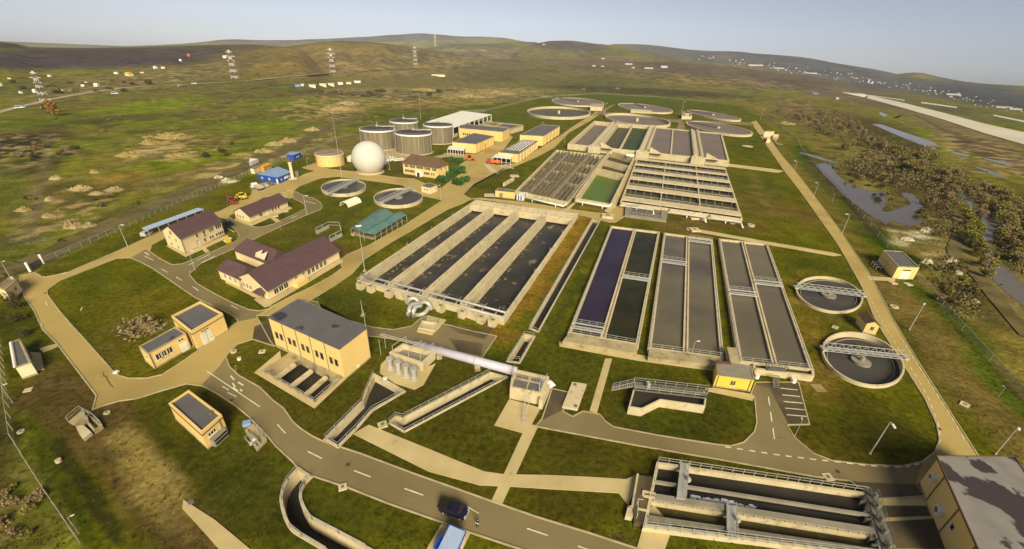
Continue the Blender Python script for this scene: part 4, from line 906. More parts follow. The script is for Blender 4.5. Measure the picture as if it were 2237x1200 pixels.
# ---- grit chamber channels, front right
Z = 1.0; q = T8; t = thing('grit_channel', 'long railed concrete channel with frothing water at the front edge', 'channel', mid(q.c))
o = [q(0,0),q(1,0),q(1,1),q(0,1)]; b = MB(); b.ring(offset(o, -.2), offset(o, .25), -.1, Z); liner(b, offset(o, .25), -3.2, -.1); b.build('outer_wall', 'concrete_light', t)
for v0, v1, w, m_ in ((.315, .375, .4, 'concrete_grey'), (.555, .63, 1.0, 'concrete_grey'), (.86, .93, .45, 'concrete_grey')):
    b = MB(); b.wall(q(0, v0), q(1, v1), w, .45 if w < .9 else -3.2, Z); b.build('dividing_wall', m_, t)
b = MB(); b.wall(q(0, .62), q(1, .705), .35, -3.2, Z - .35)
for i in range(22): b.wall(q((i + .5) / 22, .595 + i * .0035), q((i + .5) / 22, .62 + i * .0039), .12, -1, Z - .2)
b.build('weir_wall', 'concrete_light', t)
for v0, v1, w0, w1, m_ in ((.02, .31, .02, .37, 'w_dark'), (.32, .54, .38, .615, 'w_dark'), (.63, .85, .71, .92, 'w_olive'), (.87, .99, .94, .99, 'w_dark')):
    b = MB(); b.flat([q(.01, v0), q(.99, w0), q(.99, w1), q(.01, v1)], -.12); b.build('water', m_, t)
b = MB()
random.seed(3)
for i in range(110):
    u = .19 + .13 * random.random() + (.0 if i < 60 else .22 * random.random()); c = q(u, rnd(.385, .5) + u * .06, -.1); r = rnd(.2, .6)
    b.flat([(c.x + r * rnd(.6, 1.2) * math.cos(k * .9), c.y + .7 * r * rnd(.6, 1.2) * math.sin(k * .9)) for k in range(7)], -.1 + i * .0015)
struct(b.build('froth', 'froth', t), 'stuff')
for u, v0, v1 in ((.13, -.03, .56), (.365, .56, 1.02)):
    b = MB(); d = .035
    b.prism([q(u - .02, v0), q(u + .02, v0), q(u + .02 + d * .2, v1), q(u - .02 + d * .2, v1)], Z + .1, Z + .35, bot=True)
    b.railing([q(u - .02, v0, Z + .35), q(u - .013, v1, Z + .35)], .9, 1.5); b.railing([q(u + .02, v0, Z + .35), q(u + .027, v1, Z + .35)], .9, 1.5)
    m2 = q(u + .03, (v0 + v1) * .5, Z); b.box((m2.x, m2.y, Z + .3), .5, .5, .7, .2)
    b.build('travelling_bridge', 'steel', t)
b = MB()
for v0, v1 in ((-.02, -.03),): b.railing([q(.0, v0, Z), q(1, v1, Z)], 1.1, 1.7, .05); 
b.railing([q(0, 0, Z), q(0, .57, Z)], 1.1, 1.6); b.railing([q(0, .99, Z), q(1, .99, Z)], 1.0, 1.7); b.railing([q(0, 1.03, Z), q(1, 1.02, Z)], 1.0, 1.7)
b.build('railing', 'steel', t)
b = MB(); b.wall(q(1.02, -.02), q(1.03, 1.1), 1.5, -.5, Z + .25); b.railing([q(1.005, -.02, Z + .25), q(1.01, 1.05, Z + .25)], 1.0, 2); b.railing([q(1.04, -.02, Z + .25), q(1.05, 1.05, Z + .25)], 1.0, 2)
for v in (.1, .28, .5, .68, .9): b.box(q(1.02, v, Z + .2), .5, .5, 1.2)
for v in (.15, .33, .45, .75, .85): b.wall(q(.965, v), q(1.0, v), .2, -2, Z)
b.build('gate_platform', 'grating', t)
t = thing('inlet_forebay', 'dark decked forebay at the left end of the railed channel', 'deck', P(1405, 1095)); b = MB()
b.prism(PP([(1393,1037),(1434,1043),(1413,1148),(1386,1140),(1381,1108)], .9), 0, .9); b.build('deck', 'asphalt_dark', t)
b = MB(); b.wall(P(1405,1074,.9), P(1432,1080,.9), .35, .9, 1.1); b.wall(P(1405,1084,.9), P(1430,1089,.9), .35, .9, 1.1); b.wall(P(1405,1074,.9), P(1405,1084,.9), .35, .9, 1.1); b.wall(P(1392,1112,.9), P(1416,1117,.9), .3, .9, 1.05); b.wall(P(1393,1037,.9), P(1381,1108,.9), .3, 0, 1.15); b.build('curb', 'concrete_light', t)
t = thing('penstock', 'square pale pit with a pipe frame left of the dark forebay', 'chamber', P(1377, 1120)); b = MB(); qq = Quad([(1372,1105),(1386,1106),(1382,1131),(1366,1128)], .8)
b.ring([qq(0,0),qq(1,0),qq(1,1),qq(0,1)], offset([qq(0,0),qq(1,0),qq(1,1),qq(0,1)], .45), 0, .8); b.flat([qq(.1,.1),qq(.9,.1),qq(.9,.9),qq(.1,.9)], .6); b.build('wall', 'concrete_light', t)
b = MB(); b.bar(P(1389,1110), P(1389,1110) + Vector((0,0,2.2)), .07); b.bar(P(1388,1140), P(1388,1140) + Vector((0,0,2)), .07); b.bar(P(1389,1110) + Vector((0,0,2.2)), P(1388,1140) + Vector((0,0,2)), .07); b.bar(P(1389,1110) + Vector((0,0,2.2)), P(1406,1092,1.5), .07); b.cyl(P(1376,1117), .3, .6, 1.0, 10); b.build('hoist_frame', 'steel', t)

# ---- open pits and channels below the ground
def channel(k, name, label, wm, dz=-2.6, wl=-2.0, rails=(), lip=.35, wallm='concrete_light', zr=.3):
    o = PIT_[k]; t = thing(name, label, 'channel', mid([(p.x, p.y, 0) for p in o]))
    b = MB(); b.ring(offset(o, -lip), offset(o, .02), -.05, zr); liner(b, offset(o, .02), dz, -.05); b.build('wall', wallm, t)
    b = MB(); b.flat(offset(o, .05), wl); b.build('water', wm, t)
    if rails:
        b = MB()
        for r in rails: b.railing([P(x, y, zr) for x, y in r], 1.1, 1.8, .045)
        b.build('railing', 'steel', t)
    return t
channel('inlet', 'inlet_channel', 'deep concrete channel narrowing from the pump pit down to the main road', 'w_dark', -3.4, -1.5, [[(816,819),(804,846),(791,879),(752,918),(711,960),(739,977)], [(739,977),(777,939),(813,897),(847,879),(882,858)]], .4)
channel('bypass', 'bypass_channel', 'slanting railed concrete channel running under the lilac pipe', 'w_dark', -2.6, -1.5, [[(1070,815),(880,914),(864,910),(850,926),(884,946),(1106,828)]], .3)
channel('long', 'overflow_channel', 'long narrow dark channel between the four lane basin and the violet tank', 'w_dark', -2.4, -1.2, [[(1294,480),(1156,718),(1176,727)], [(1311,484),(1176,727)]], .35)
channel('short', 'outlet_channel', 'short dark channel just above the lilac pipe', 'w_dark', -2.4, -1.8, [[(1145,732),(1108,791)], [(1145,732),(1167,736),(1135,794)], [(1112,786),(1135,788)]], .35)
channel('outfall', 'outfall_channel', 'curved concrete channel bending away below the main road', 'w_dark', -3.0, -2.3, [[(x, y) for x, y in ((650,1026),(630,1050),(619,1072),(616,1090),(618,1108),(624,1130),(634,1152),(660,1173),(714,1205))], [(678,1044),(666,1058),(658,1074),(658,1098),(682,1137),(740,1167),(800,1199)]], .4)
t = channel('screen', 'screen_pit', 'deep black water pit with three beams below the tall yellow hall', 'w_dark', -5, -2.3, [[(577,814),(688,879),(744,830)]], .4, 'concrete')
for a, c in (((600,826),(643,794)), ((632,845),(680,808)), ((664,863),(712,822))):
    b = MB(); b.wall(P(*a, .1), P(*c, .1), .8, -.6, .1); b.build('beam', 'concrete_light', t)
b = MB(); qa, qb, qc, qd = [P(*p) for p in ((577,813),(640,771),(652,778),(589,820))]; b.prism([qa, qb, qc, qd], -4.9, -.9); b.build('ramp', 'concrete', t)

# ---- pump tank with four risers and the big pipe
t = thing('pump_chamber', 'concrete pump chamber with four vertical riser pipes', 'chamber', P(900, 800)); q = Quad([(880,750),(951,767),(923,794),(850,770)], 2.2)
o = [q(0,0),q(1,0),q(1,1),q(0,1)]; b = MB(); b.ring(o, offset(o, .5), 0, 2.2); b.build('wall', 'concrete_light', t)
b = MB(); b.flat([q(.06,.08),q(.94,.08),q(.94,.92),q(.06,.92)], .9); b.build('floor', 'concrete_grey', t)
for px, py in ((853,806), (871,814), (888,822), (905,829)):
    p = P(px, py); b = MB(); b.cyl(p, .85, .15, .5, 14); b.cyl(p, .5, .5, 2.6, 14); b.cyl(p, .7, 2.6, 3.0, 14); d = P(px + 9, py - 10) - p
    b.tube([p + Vector((0, 0, 2.3)), p + d * .6 + Vector((0, 0, 2.2)), p + d * 1.1 + Vector((0, 0, 1.2))], .3, 8); b.build('riser_pipe', 'steel', t)
b = MB()
for u in (.12, .6, .95):
    b.bar(q(u, .0, 2.2), q(u, .0, 4.3), .07); b.bar(q(u, 1, 2.2), q(u, 1, 4.3), .07); b.bar(q(u, 0, 4.3), q(u, 1, 4.3), .07)
for v in (.25, .4): b.bar(q(-.55, v, 4.2), q(.7, v, 4.2), .1)
for x, y in ((832,775), (843,762)): b.bar(P(x, y), P(x, y) + Vector((0, 0, 4.2)), .07)
b.build('pipe_rack', 'steel', t)
t = thing('overhead_pipe', 'thick pale lilac pipe leading to the tall concrete inlet block', 'pipe', P(1010, 790)); b = MB()
pa, pb = P(907,752,1.6), P(1128,812,2.6); b.tube([pa, pa.lerp(pb, .6), pb], .95, 18); b.build('pipe', 'lilac', t, smooth=True)
b = MB()
for s in (.1, .27, .62, .97): p = pa.lerp(pb, s); d = (pb - pa).normalized(); b.tube([p - d * .08, p + d * .08], 1.04, 18)
b.build('flange', 'steel', t)
b = MB()
for s in (.08, .25, .63): p = pa.lerp(pb, s); b.box((p.x, p.y, 0), 1.2, 1.8, p.z - .7, .3)
b.build('saddle', 'concrete', t)
t = thing('inlet_block', 'tall concrete block with two grated openings and a gantry at the pipe end', 'block', P(1148, 870)); q = Quad([(1125,806),(1200,823),(1183,860),(1114,846)], 3.0)
o = [q(0,0),q(1,0),q(1,1),q(0,1)]; b = MB(); b.ring(o, offset(o, .4), 0, 3.0); b.flat(offset(o, .3), 2.5); b.build('wall', 'concrete_light', t)
b = MB(); b.prism([q(.08,.5),q(.48,.5),q(.48,.92),q(.08,.92)], 2.5, 2.75); b.prism([q(.54,.5),q(.92,.5),q(.92,.92),q(.54,.92)], 2.5, 2.75); b.prism([q(.1,.2),q(.45,.2),q(.45,.36),q(.1,.36)], 2.5, 2.72); b.prism([q(.54,.2),q(.9,.2),q(.9,.36),q(.54,.36)], 2.5, 2.72); b.build('grate', 'grating', t)
b = MB(); b.railing([q(0,.1,3),q(0,.95,3)], 1.1, 1.3); b.railing([q(.05,.45,2.6),q(.95,.45,2.6)], 1.1, 1.5); b.railing([q(.95,.1,3),q(.95,.95,3)], 1.1, 1.3)
for u in (.03, .9): b.bar(q(u,.45,2.5), q(u,.45,5), .1); b.bar(q(u,.9,2.5), q(u,.9,5), .1); b.bar(q(u,.45,5), q(u,.9,5), .1)
for k in (.55, .72): b.bar(q(k,1.02,3.6), P(1133 + k * 12,924,.2), .06)
for i in range(8): 
    s = (i + .5) / 8; b.bar(q(.55,1.02,3.0).lerp(P(1139,924,.2), s), q(.72,1.02,3.0).lerp(P(1150,926,.2), s), .05)
b.build('gantry', 'steel', t)
b = MB(); b.wall(P(1180,893,.1), P(1198,852,.1), .8, 0, 2.4); b.build('wing_wall', 'concrete_light', t)
t = thing('pipe_cone', 'short white cone sticking out behind the concrete inlet block', 'cone', P(1200, 842)); b = MB(); b.tube([P(1197,838,1.8), P(1204,840,1.8), P(1214,842,1.7)], [.95, .75, .08], 14); b.build('cone', 'white', t, smooth=True); b = MB(); b.box(P(1201,846,0), .6, 1.2, 1.0, .4); b.build('saddle', 'concrete', t)

# ---- weir structure in the front lawn
Z = 1.9; t = thing('measuring_weir', 'zigzag concrete weir tank with a railed gangway on the front lawn', 'tank', P(1460, 875))
top = [(1387,838),(1545,856),(1541,888),(1444,874),(1403,894),(1373,889)]; o = [P(x, y, Z) for x, y in top]; b = MB(); b.ring(o, offset(o, .3), 0, Z); b.build('wall', 'concrete_light', t)
b = MB(); b.flat(offset(o, .3), Z - .9); b.build('water', 'w_dark', t)
g = Quad([(1385,834),(1546,852),(1544,869),(1387,851)], Z + .3); b = MB()
for v in (.0, .5, 1): b.wall(g(0, v), g(1, v), .22, Z + .05, Z + .3)
for i in range(7): b.wall(g(i / 6, 0), g(i / 6, 1), .18, Z + .06, Z + .28)
b.prism([g(0,.05),g(.95,.05),g(.95,.5),g(0,.5)], Z + .06, Z + .16); b.build('gangway', 'grating', t)
b = MB(); b.railing([g(0,0),g(1,0),g(1,1)], 1.1, 2); b.railing([g(.0,1),g(1,1)], 1.1, 2); b.box(g(.18,.5), .6, .9, 1.2, .1); b.build('railing', 'steel', t)
b = MB(); s0, s1 = P(1338,846,.15), g(0, .1); s2, s3 = P(1336,853,.15), g(0, .6); mid0 = P(1348,846,.3)
for a_, c_ in ((s0, s1), (s2, s3)): b.bar(a_, c_, .1); b.railing([a_, c_], 1.0, 1.5)
for i in range(10): b.bar(s0.lerp(s1, i / 10), s2.lerp(s3, i / 10), .09)
b.build('stair', 'steel', t)

# ---- small lids, chambers
def lid(px, py, w, h, label, m_='concrete_light', round_=False, hole=True, rz=.1):
    p = P(px, py); b = MB()
    if round_: b.cyl(p, w / 2, 0, h, 14)
    else: b.box(p, w, w * .9, h, rz)
    t = tag(b.build('manhole_chamber', m_), label, 'manhole', 'concrete manhole chambers and lids'); 
    if hole:
        b = MB(); b.box((p.x, p.y, h + .004), w * .35, w * .35, .05, rz); b.build('lid', 'steel_dark', t)
    return t
lid(1515,478,3.8,.8,'square manhole box just in front of the bay tank, left of a round one')
lid(1537,481,2.6,.5,'round manhole rim right of a square box in front of the bay tank', round_=True)
lid(1599,488,2.6,.5,'round manhole rim near the front right corner of the bay tank', round_=True)
lid(1640,494,3,.7,'round manhole on the brown lawn farthest right of the bay tank', round_=True)
lid(1517,504,4,.7,'square manhole box on the path edge above the middle settling tank')
lid(1327,475,5,1.0,'pale sluice box at the head of the long narrow channel', rz=-.2)
lid(836,930,1.6,.35,'square lid at the upper end of the tailrace cover', rz=.5)
lid(749,1066,1.2,.3,'square lid in the grass below the main road', rz=.4)
lid(1808,1043,1.5,.2,'square lid on the lower edge of the front right road')
lid(2107,885,1.6,.25,'pale square lid on the dry grass near the right fence', rz=.6)
lid(1824,716,1.4,.3,'square lid between the two right clarifiers, left of the brown roofed hut', rz=.7)
lid(1787,848,2.4,.15,'faint slab on the bare ground right of the stair platform', 'soil', hole=False)
lid(511,769,1.3,.3,'pale lid on the small lawn left of the tall yellow hall', round_=True)
lid(523,786,.8,.5,'white round standpipe lid on the small lawn by the road', 'white', True)
lid(573,769,1.3,.2,'flat lid in the grass close to the screen pit', rz=.3)
lid(255,815,.8,.4,'small white box at the kerb of the curved left road', 'white', hole=False)
lid(234,903,1.0,.2,'round lid on the lawn right of the open concrete pit', round_=True)
lid(46,944,1.0,.2,'round lid in the weeds near the left fence', round_=True)
lid(62,853,1.2,.2,'flat slab below the small pale shed', hole=False, rz=.5)
lid(129,1009,.8,.5,'pale round stone on the dark ditch edge', round_=True, hole=False)
lid(418,1099,.8,.2,'round lid set in the pale grass walk', 'steel_dark', True, hole=False)
lid(842,829,.8,.6,'small white pipe stub left of the four risers', 'white', True)
lid(1633,320,9,.3,'white oval slab in the lawn right of the wide basin', round_=True, hole=False)
lid(1124,385,5,.3,'pale slab on the lawn left of the pipe filled tank', hole=False)
lid(1069,427,5,.3,'pale slab in the grass left of the small yellow kiosk', hole=False)
lid(1950,619,2,.3,'low pale stone in front of the right pump house', hole=False)
lid(1983,622,2,.3,'second low pale stone in front of the right pump house doors', hole=False)
lid(1953,671,2.2,.3,'round lid on the dry grass across the road from the upper clarifier', round_=True)
t = thing('cover_slab', 'large pale rectangular cover slab with two round hatches', 'slab', P(1255, 862)); q = Quad([(1250,834),(1282,839),(1262,894),(1228,888)], .5); b = MB(); b.prism([q(0,0),q(1,0),q(1,1),q(0,1)], 0, .5); b.build('slab', 'concrete_light', t)
for u, v in ((.25, .1), (.8, .9)): b = MB(); b.cyl(q(u, v), .38, .5, .56, 14); b.build('hatch', 'steel_dark', t)
t = thing('open_chamber', 'open concrete pit with railings at the end of the left road', 'chamber', P(187, 928)); q = Quad([(172,905),(196,896),(222,925),(182,958)], .8)
o = [P(x, y, .8) for x, y in ((184,905),(205,913),(223,929),(205,942),(190,925))]; b = MB(); b.ring(o, offset(o, .3), 0, .8); b.flat(offset(o, .3), .05); b.build('wall', 'concrete', t)
b = MB(); b.prism(PP([(149,922),(176,898),(204,912),(190,926),(180,938)], .2), 0, .22); b.build('pad', 'concrete', t)
b = MB(); b.prism(PP([(166,932),(181,928),(200,944),(182,959),(171,945)], .7), 0, .7); b.build('cover', 'concrete_light', t)
b = MB(); b.railing([P(149,921,.2),P(176,897,.2),P(205,912,.8),P(223,929,.8)], 1.1, 1.5); b.railing([P(184,905,.8),P(191,925,.8),P(206,942,.8)], 1.1, 1.5); b.build('railing', 'steel', t)
t = thing('scour_chamber', 'muddy chamber with pipes and a blue lid beside the main road', 'chamber', P(560, 960)); b = MB()
o = [P(x, y, .5) for x, y in ((534,938),(553,925),(582,961),(560,983))]; b.ring(o, offset(o, .35), 0, .5); b.wall(P(546,948,.5), P(570,972,.5), .3, 0, .5); b.flat(offset(o, .3), .1); b.build('wall', 'concrete', t)
b = MB(); b.box(P(541,928,0), 1.3, 1.0, .7, .45); b.build('hatch', 'blueroof', t)
b = MB(); b.cyl(P(556,966), .32, .1, .6, 12); b.cyl(P(550,972), .28, .1, .5, 12); b.build('pipe_end', 'white', t); b = MB(); b.railing([P(536,962,.2),P(550,952,.2),P(566,966,.2),P(552,978,.2),P(536,962,.2)], .8, 1.2); b.railing([P(553,925,.5),P(583,962,.5)], 1, 1.5); b.build('railing', 'steel', t)
# ================================================================ BUILDINGS
class Face:
    """one wall: u metres along (left to right seen from outside), z up, n outward"""
    def __init__(s, a, c, centre):
        a = Vector((a[0], a[1], 0)); c = Vector((c[0], c[1], 0)); d = (c - a).normalized(); n = Vector((d.y, -d.x, 0))
        if (a + c) / 2 @ n < Vector((centre[0], centre[1], 0)) @ n: a, c, d, n = c, a, -d, -n
        s.a, s.d, s.n, s.L = a, d, n, (c - a).length
    def at(s, u, z, o=0.0): return s.a + s.d * (u * s.L) + s.n * o + Vector((0, 0, z))
def panel(b, f, u, z, w, h, o0, o1):
    du = w / 2 / f.L
    c = [f.at(u - du, z, o0), f.at(u + du, z, o0), f.at(u + du, z + h, o0), f.at(u - du, z + h, o0)]
    e = [f.at(u - du, z, o1), f.at(u + du, z, o1), f.at(u + du, z + h, o1), f.at(u - du, z + h, o1)]
    b.add(c + e, [[4, 5, 6, 7], [0, 1, 5, 4], [1, 2, 6, 5], [2, 3, 7, 6], [3, 0, 4, 7]])
def window(t, f, u, z, w, h, bars=1, fr='frame', name='window', glass='glass', sill=True):
    b = MB(); panel(b, f, u, z, w, h, .0, .03); o = b.build(name, glass, t)
    b = MB(); e = min(.09, w * .07); du = (w / 2 - e / 2) / f.L
    for s in (-1, 1): panel(b, f, u + s * du, z, e, h, .03, .07)
    for k in range(bars): panel(b, f, u + (k + 1) / (bars + 1) * w / f.L - w / 2 / f.L, z, .07, h, .03, .065)
    panel(b, f, u, z, w, e, .03, .075); panel(b, f, u, z + h - e, w, e, .03, .075)
    if sill: panel(b, f, u, z - .1, w + .2, .09, .0, .16)
    b.build('frame', fr, o); return o
def door(t, f, u, w=1.2, h=2.2, m_='door', name='door'):
    b = MB(); panel(b, f, u, .05, w, h, 0, .06); o = b.build(name, m_, t)
    b = MB(); panel(b, f, u + .3 * w / f.L, 1.0, .12, .2, .06, .14); b.build('handle', 'steel_dark', o)
    if w > 1.6: b = MB(); panel(b, f, u, .05, .06, h, .06, .075); b.build('seam', 'steel_dark', o)
    return o
def pipe(t, f, u, z0, z1): b = MB(); b.bar(f.at(u, z0, .1), f.at(u, z1, .1), .07, 6); b.build('drainpipe', 'steel_dark', t)
def faces(o): 
    c = mid(o); return [Face(o[i], o[(i + 1) % len(o)], c) for i in range(len(o))]
def flat_house(label, roofpx, h, wallm='yellow', roofm='bitumen_clean', par=.35, base=True, cat='building', name='building', over=.0, rim='concrete', group=None):
    o = [P(x, y, h) for x, y in roofpx]; t = thing(name, label, cat, mid(o), group)
    b = MB(); b.prism(o, .0, h - par - .02, top=False); b.build('wall', wallm, t)
    if par > .05:
        b = MB(); oo = offset(o, -over - .02); b.ring(oo, offset(o, .28), h - par - .03, h); b.build('parapet', rim, t)
        b = MB(); b.flat(offset(o, .27), h - par * .7); b.build('roof', roofm, t)
    else:
        b = MB(); b.prism(offset(o, -.18), h - .02, h + .12, bot=True); b.build('roof', roofm, t)
    if base: b = MB(); b.ring(offset(o, -.05), offset(o, .02), 0, .35); b.build('plinth', 'concrete', t)
    return t, faces(o), o
# tall pump hall
t, f, o = flat_house('tall yellow pump hall with blue grey flat roof above the screen pit', [(586,694),(651,655),(801,717),(741,763)], 7.9, 'yellow', 'bitumen', .0, name='pump_hall')
W = f[3]   # the face above the pit
for i in range(5):
    for s in (-1, 1): window(t, W, .105 + i * .196 + s * .035, 2.9, .95, 1.75, 0, fr='concrete_grey', sill=False)
for i in range(4): pipe(t, W, .2 + i * .2, .3, 7.7)
b = MB(); panel(b, W, .5, .0, W.L + .1, .7, .0, .1); b.build('base_course', 'concrete', t)
b = MB(); b.bar(o[2] + Vector((-.3, .3, -.5)), o[2] + Vector((-.3, .3, 4.2)), .06); b.build('mast', 'steel', t)
pipe(t, f[2], .98, 0, 7.8); b = MB(); panel(b, f[2], .5, .4, .5, .5, 0, .2); b.build('grille', 'white', t)
# two small yellow houses on the big left lawn
t, f, o = flat_house('yellow square house with parapet and dark stained roof beside the crossroads', [(374,690),(437,658),(486,684),(417,724)], 5.0, 'yellow', 'bitumen', .7, rim='yellow')
W = f[2]; door(t, W, .36, 2.6, 2.9); window(t, W, .3, 3.3, 1.0, .5, 1); window(t, W, .4, 3.3, 1.0, .5, 1); pipe(t, f[3], .9, 0, 4.4)
b = MB(); b.ring(offset(o, -.12), offset(o, .0), 4.12, 4.22); b.build('cornice', 'brown_roof', t)
t, f, o = flat_house('low yellow house with three windows and patchy roof next to the bush heap', [(303,757),(382,714),(406,728),(323,773)], 4.0, 'yellow', 'bitumen', .2)
W = f[2]
for u in (.2, .33, .47): window(t, W, u, 1.5, 1.3, 1.5, 1)
door(t, W, .84, 1.5, 2.3); window(t, W, .82, 2.8, 1.2, .6, 1); pipe(t, W, .015, 0, 3.8); pipe(t, W, .985, 0, 3.8); window(t, f[3], .6, 2.0, .9, .8, 0)
# lower left blower house
t, f, o = flat_house('yellow blower house with dark trim and grey roof left of the main road', [(368,881),(412,852),(484,906),(439,945)], 4.0, 'yellow', 'bitumen_clean', .45, rim='yellow')
b = MB(); b.ring(offset(o, -.1), offset(o, .0), 3.25, 3.4); b.build('cornice', 'brown_roof', t)
W = f[2]; window(t, W, .38, 2.0, 1.5, .8, 2); pipe(t, W, .8, 0, 3.6)
b = MB(); panel(b, W, .5, .0, 2.6, 1.6, 0, .9); b.build('louvre_box', 'concrete_grey', t)
b = MB(); panel(b, W, .5, .5, 2.3, .3, .9, 1.1); panel(b, W, .5, 1.15, 2.3, .3, .9, 1.0); b.build('louvre', 'glass', t)
b = MB(); b.cyl(o[2].lerp(o[0], .2), .4, 3.6, 4.1, 10); b.build('roof_vent', 'bitumen_clean', t)
f1 = f[1]; door(t, f1, .75, 1.3, 2.2)
# pale shed far left
t, f, o = flat_house('narrow pale shed with grey roof close to the left fence', [(23,747),(43,740),(67,792),(33,803)], 3.0, 'pale', 'bitumen_clean', .2)
b = MB()
for i in range(14): p = o[0].lerp(o[3], (i + .5) / 14); b.box((p.x, p.y, 2.9), .3, .5, .25, .4)
b.build('gutter_hook', 'white', t); door(t, f[1], .4, 1.0, 2.1)
# gatehouse
t, f, o = flat_house('small cream gatehouse cut by the left picture edge', [(-8,627),(18,607),(36,611),(10,634)], 3.6, 'cream', 'rust', .15)
window(t, f[2], .62, 1.5, 1.2, 1.0, 1); b = MB(); pl = [P(x, y) for x, y in ((26,643),(36,622),(46,633),(44,642))]; b.prism(pl, 0, 2.7); b.build('annex_wall', 'white', t)
window(t, Face(pl[0], pl[3], mid(o)), .6, 1.2, .8, .8, 1)
# big hall lower right
a_, b_ = P(2050,1000,6.1), P(2214,1001,6.1); d_ = P(2140,1200,6.1); dd = (d_ - a_) * 1.15; c_ = b_ + dd
o = [a_, b_, c_, a_ + dd]; t = thing('dewatering_hall', 'large yellow hall with dark patched roof at the lower right corner', 'building', mid(o))
b = MB(); b.prism(o, 0, 5.98, top=False); b.build('wall', 'yellow', t); b = MB(); b.prism(offset(o, -.2), 5.97, 6.2, bot=True); b.build('roof', 'bitumen_patched', t)
b = MB(); b.ring(offset(o, -.28), offset(o, -.15), 6.0, 6.3); b.build('flashing', 'brown_roof', t)
W = faces(o)[3]
for u in (.2, .52, .84): pipe(t, W, u, .1, 5.9)
for u, z, s in ((.12, 3.2, 1.0), (.4, 1.6, 1.3)):
    b = MB(); panel(b, W, u, z, s, s, 0, .6); q = b.build('air_unit', 'white', t); b = MB(); p = W.at(u, z + s / 2, .62); b.tube([p, p + W.n * .06], s * .35, 12); b.build('fan', 'steel_dark', q)
window(t, W, .58, 2.6, .9, 1.0, 0); window(t, W, .78, .8, 1.8, 1.6, 1)
# right pump house by the fence
t, f, o = flat_house('yellow pump house with white double door by the right fence', [(1929.5,546.6),(1971.5,549),(2009,584.4),(1962.5,582)], 4.6, 'yellow', 'bitumen_clean', .3, rim='concrete')
W = f[2]; door(t, W, .5, 3.0, 2.9); b = MB(); panel(b, W, .5, 3.1, 2.6, .35, 0, .08); b.build('transom', 'glass', t)
b = MB(); L_ = f[3]
for u in (.3, .45, .6): p = L_.at(u, 0, 1.6); b.bar(p, p + Vector((0, 0, 2.6)), .1, 6); b.bar(p + Vector((0, 0, 2.6)), L_.at(u, 2.6, 0), .1, 6); p2 = L_.at(u, 0, 3); b.bar(p2, p2 + Vector((0,0,1.4)), .14, 6); b.bar(p2 + Vector((0,0,1.2)), p + Vector((0,0,1.2)), .1, 6)
b.build('pipework', 'steel', t)
# yellow switch house with terrace roof
t, f, o = flat_house('bright lemon switch house with paved terrace roof in front of the settling tanks', [(1566,788),(1642,799),(1648,830),(1566,819)], 3.2, 'lemon', 'concrete_grey', .12, rim='concrete_grey')
W = f[2]; window(t, W, .455, 1.0, .42, 1.2, 0); window(t, W, .525, 1.0, .42, 1.2, 0); pipe(t, W, .06, 0, 3); pipe(t, W, .93, 0, 3)
b = MB(); q = [P(x, y, 3.2) for x, y in ((1588,758),(1610,760),(1615,793),(1596,791))]; b.prism(q, 0, 3.18, mi=0); b.build('terrace', 'concrete', t)
b = MB(); q = [P(x, y, 3.0) for x, y in ((1567,789),(1598,796),(1596,798),(1568,797))]; b.prism(q, 2.9, 3.4, bot=True); b.build('awning', 'brown_roof', t)
# ---- gabled houses
def gable(label, A, B, Cc, he, hr, wallm, roofm, over=.5, name='house', hip=0.0, cat='house'):
    A, B, Cc = P(*A), P(*B), P(*Cc); e1 = Cc - A; e2 = B - A; D = B + e1
    t = thing(name, label, cat, mid([A, B, Cc, D])); up = Vector((0, 0, 1))
    u1, u2 = e1.normalized(), e2.normalized()
    r0 = A + e2 / 2 + e1 * hip + up * hr; r1 = Cc + e2 / 2 - e1 * hip + up * hr
    b = MB(); vs = [A, Cc, D, B] + [p + up * (he - .05) for p in (A, Cc, D, B)]
    fs = [[0, 1, 5, 4], [1, 2, 6, 5], [2, 3, 7, 6], [3, 0, 4, 7]]
    if not hip: vs += [r0 - up * .12, r1 - up * .12]; fs += [[4, 8, 7][::-1], [5, 6, 9]]
    if (e1.x * e2.y - e1.y * e2.x) < 0: fs = [x[::-1] for x in fs]
    b.add(vs, fs); b.build('wall', wallm, t)
    sl = (hr - he) / (e2.length / 2); dz = up * sl * over
    ga = over * .6 if not hip else 0
    b = MB(); R0, R1 = r0 - u1 * ga, r1 + u1 * ga; th = up * .16
    A_, C_, B_, D_ = [p + up * he for p in (A, Cc, B, D)]
    oh = over if hip else ga
    a1, c1 = A_ - u2 * over - u1 * oh - dz, C_ - u2 * over + u1 * oh - dz; b1, d1 = B_ + u2 * over - u1 * oh - dz, D_ + u2 * over + u1 * oh - dz
    def sheet(ps):
        n = len(ps); b.add(list(ps) + [p + th for p in ps], [list(range(n))[::-1], [n + i for i in range(n)]] + [[i, (i + 1) % n, n + (i + 1) % n, n + i] for i in range(n)])
    flip = (e1.x * e2.y - e1.y * e2.x) < 0
    S_ = [[a1, c1, R1, R0], [d1, b1, R0, R1]]
    if hip: S_ += [[b1, a1, R0], [c1, d1, R1]]
    for ps in S_: sheet(ps[::-1] if flip else ps)
    b.build('roof', roofm, t)
    b = MB(); b.ring(offset([A, Cc, D, B], -.06), offset([A, Cc, D, B], .02), 0, .4); b.build('plinth', 'concrete', t)
    b = MB(); b.bar(a1 + up * .02 - u2 * .06, c1 + up * .02 - u2 * .06, .09, 6); b.build('gutter', 'steel_dark', t)
    c = mid([A, Cc, D, B])
    return t, dict(front=Face(A, Cc, c), end=Face(A, B, c), far=Face(Cc, D, c), A=A, e1=e1, e2=e2, u1=u1, u2=u2)
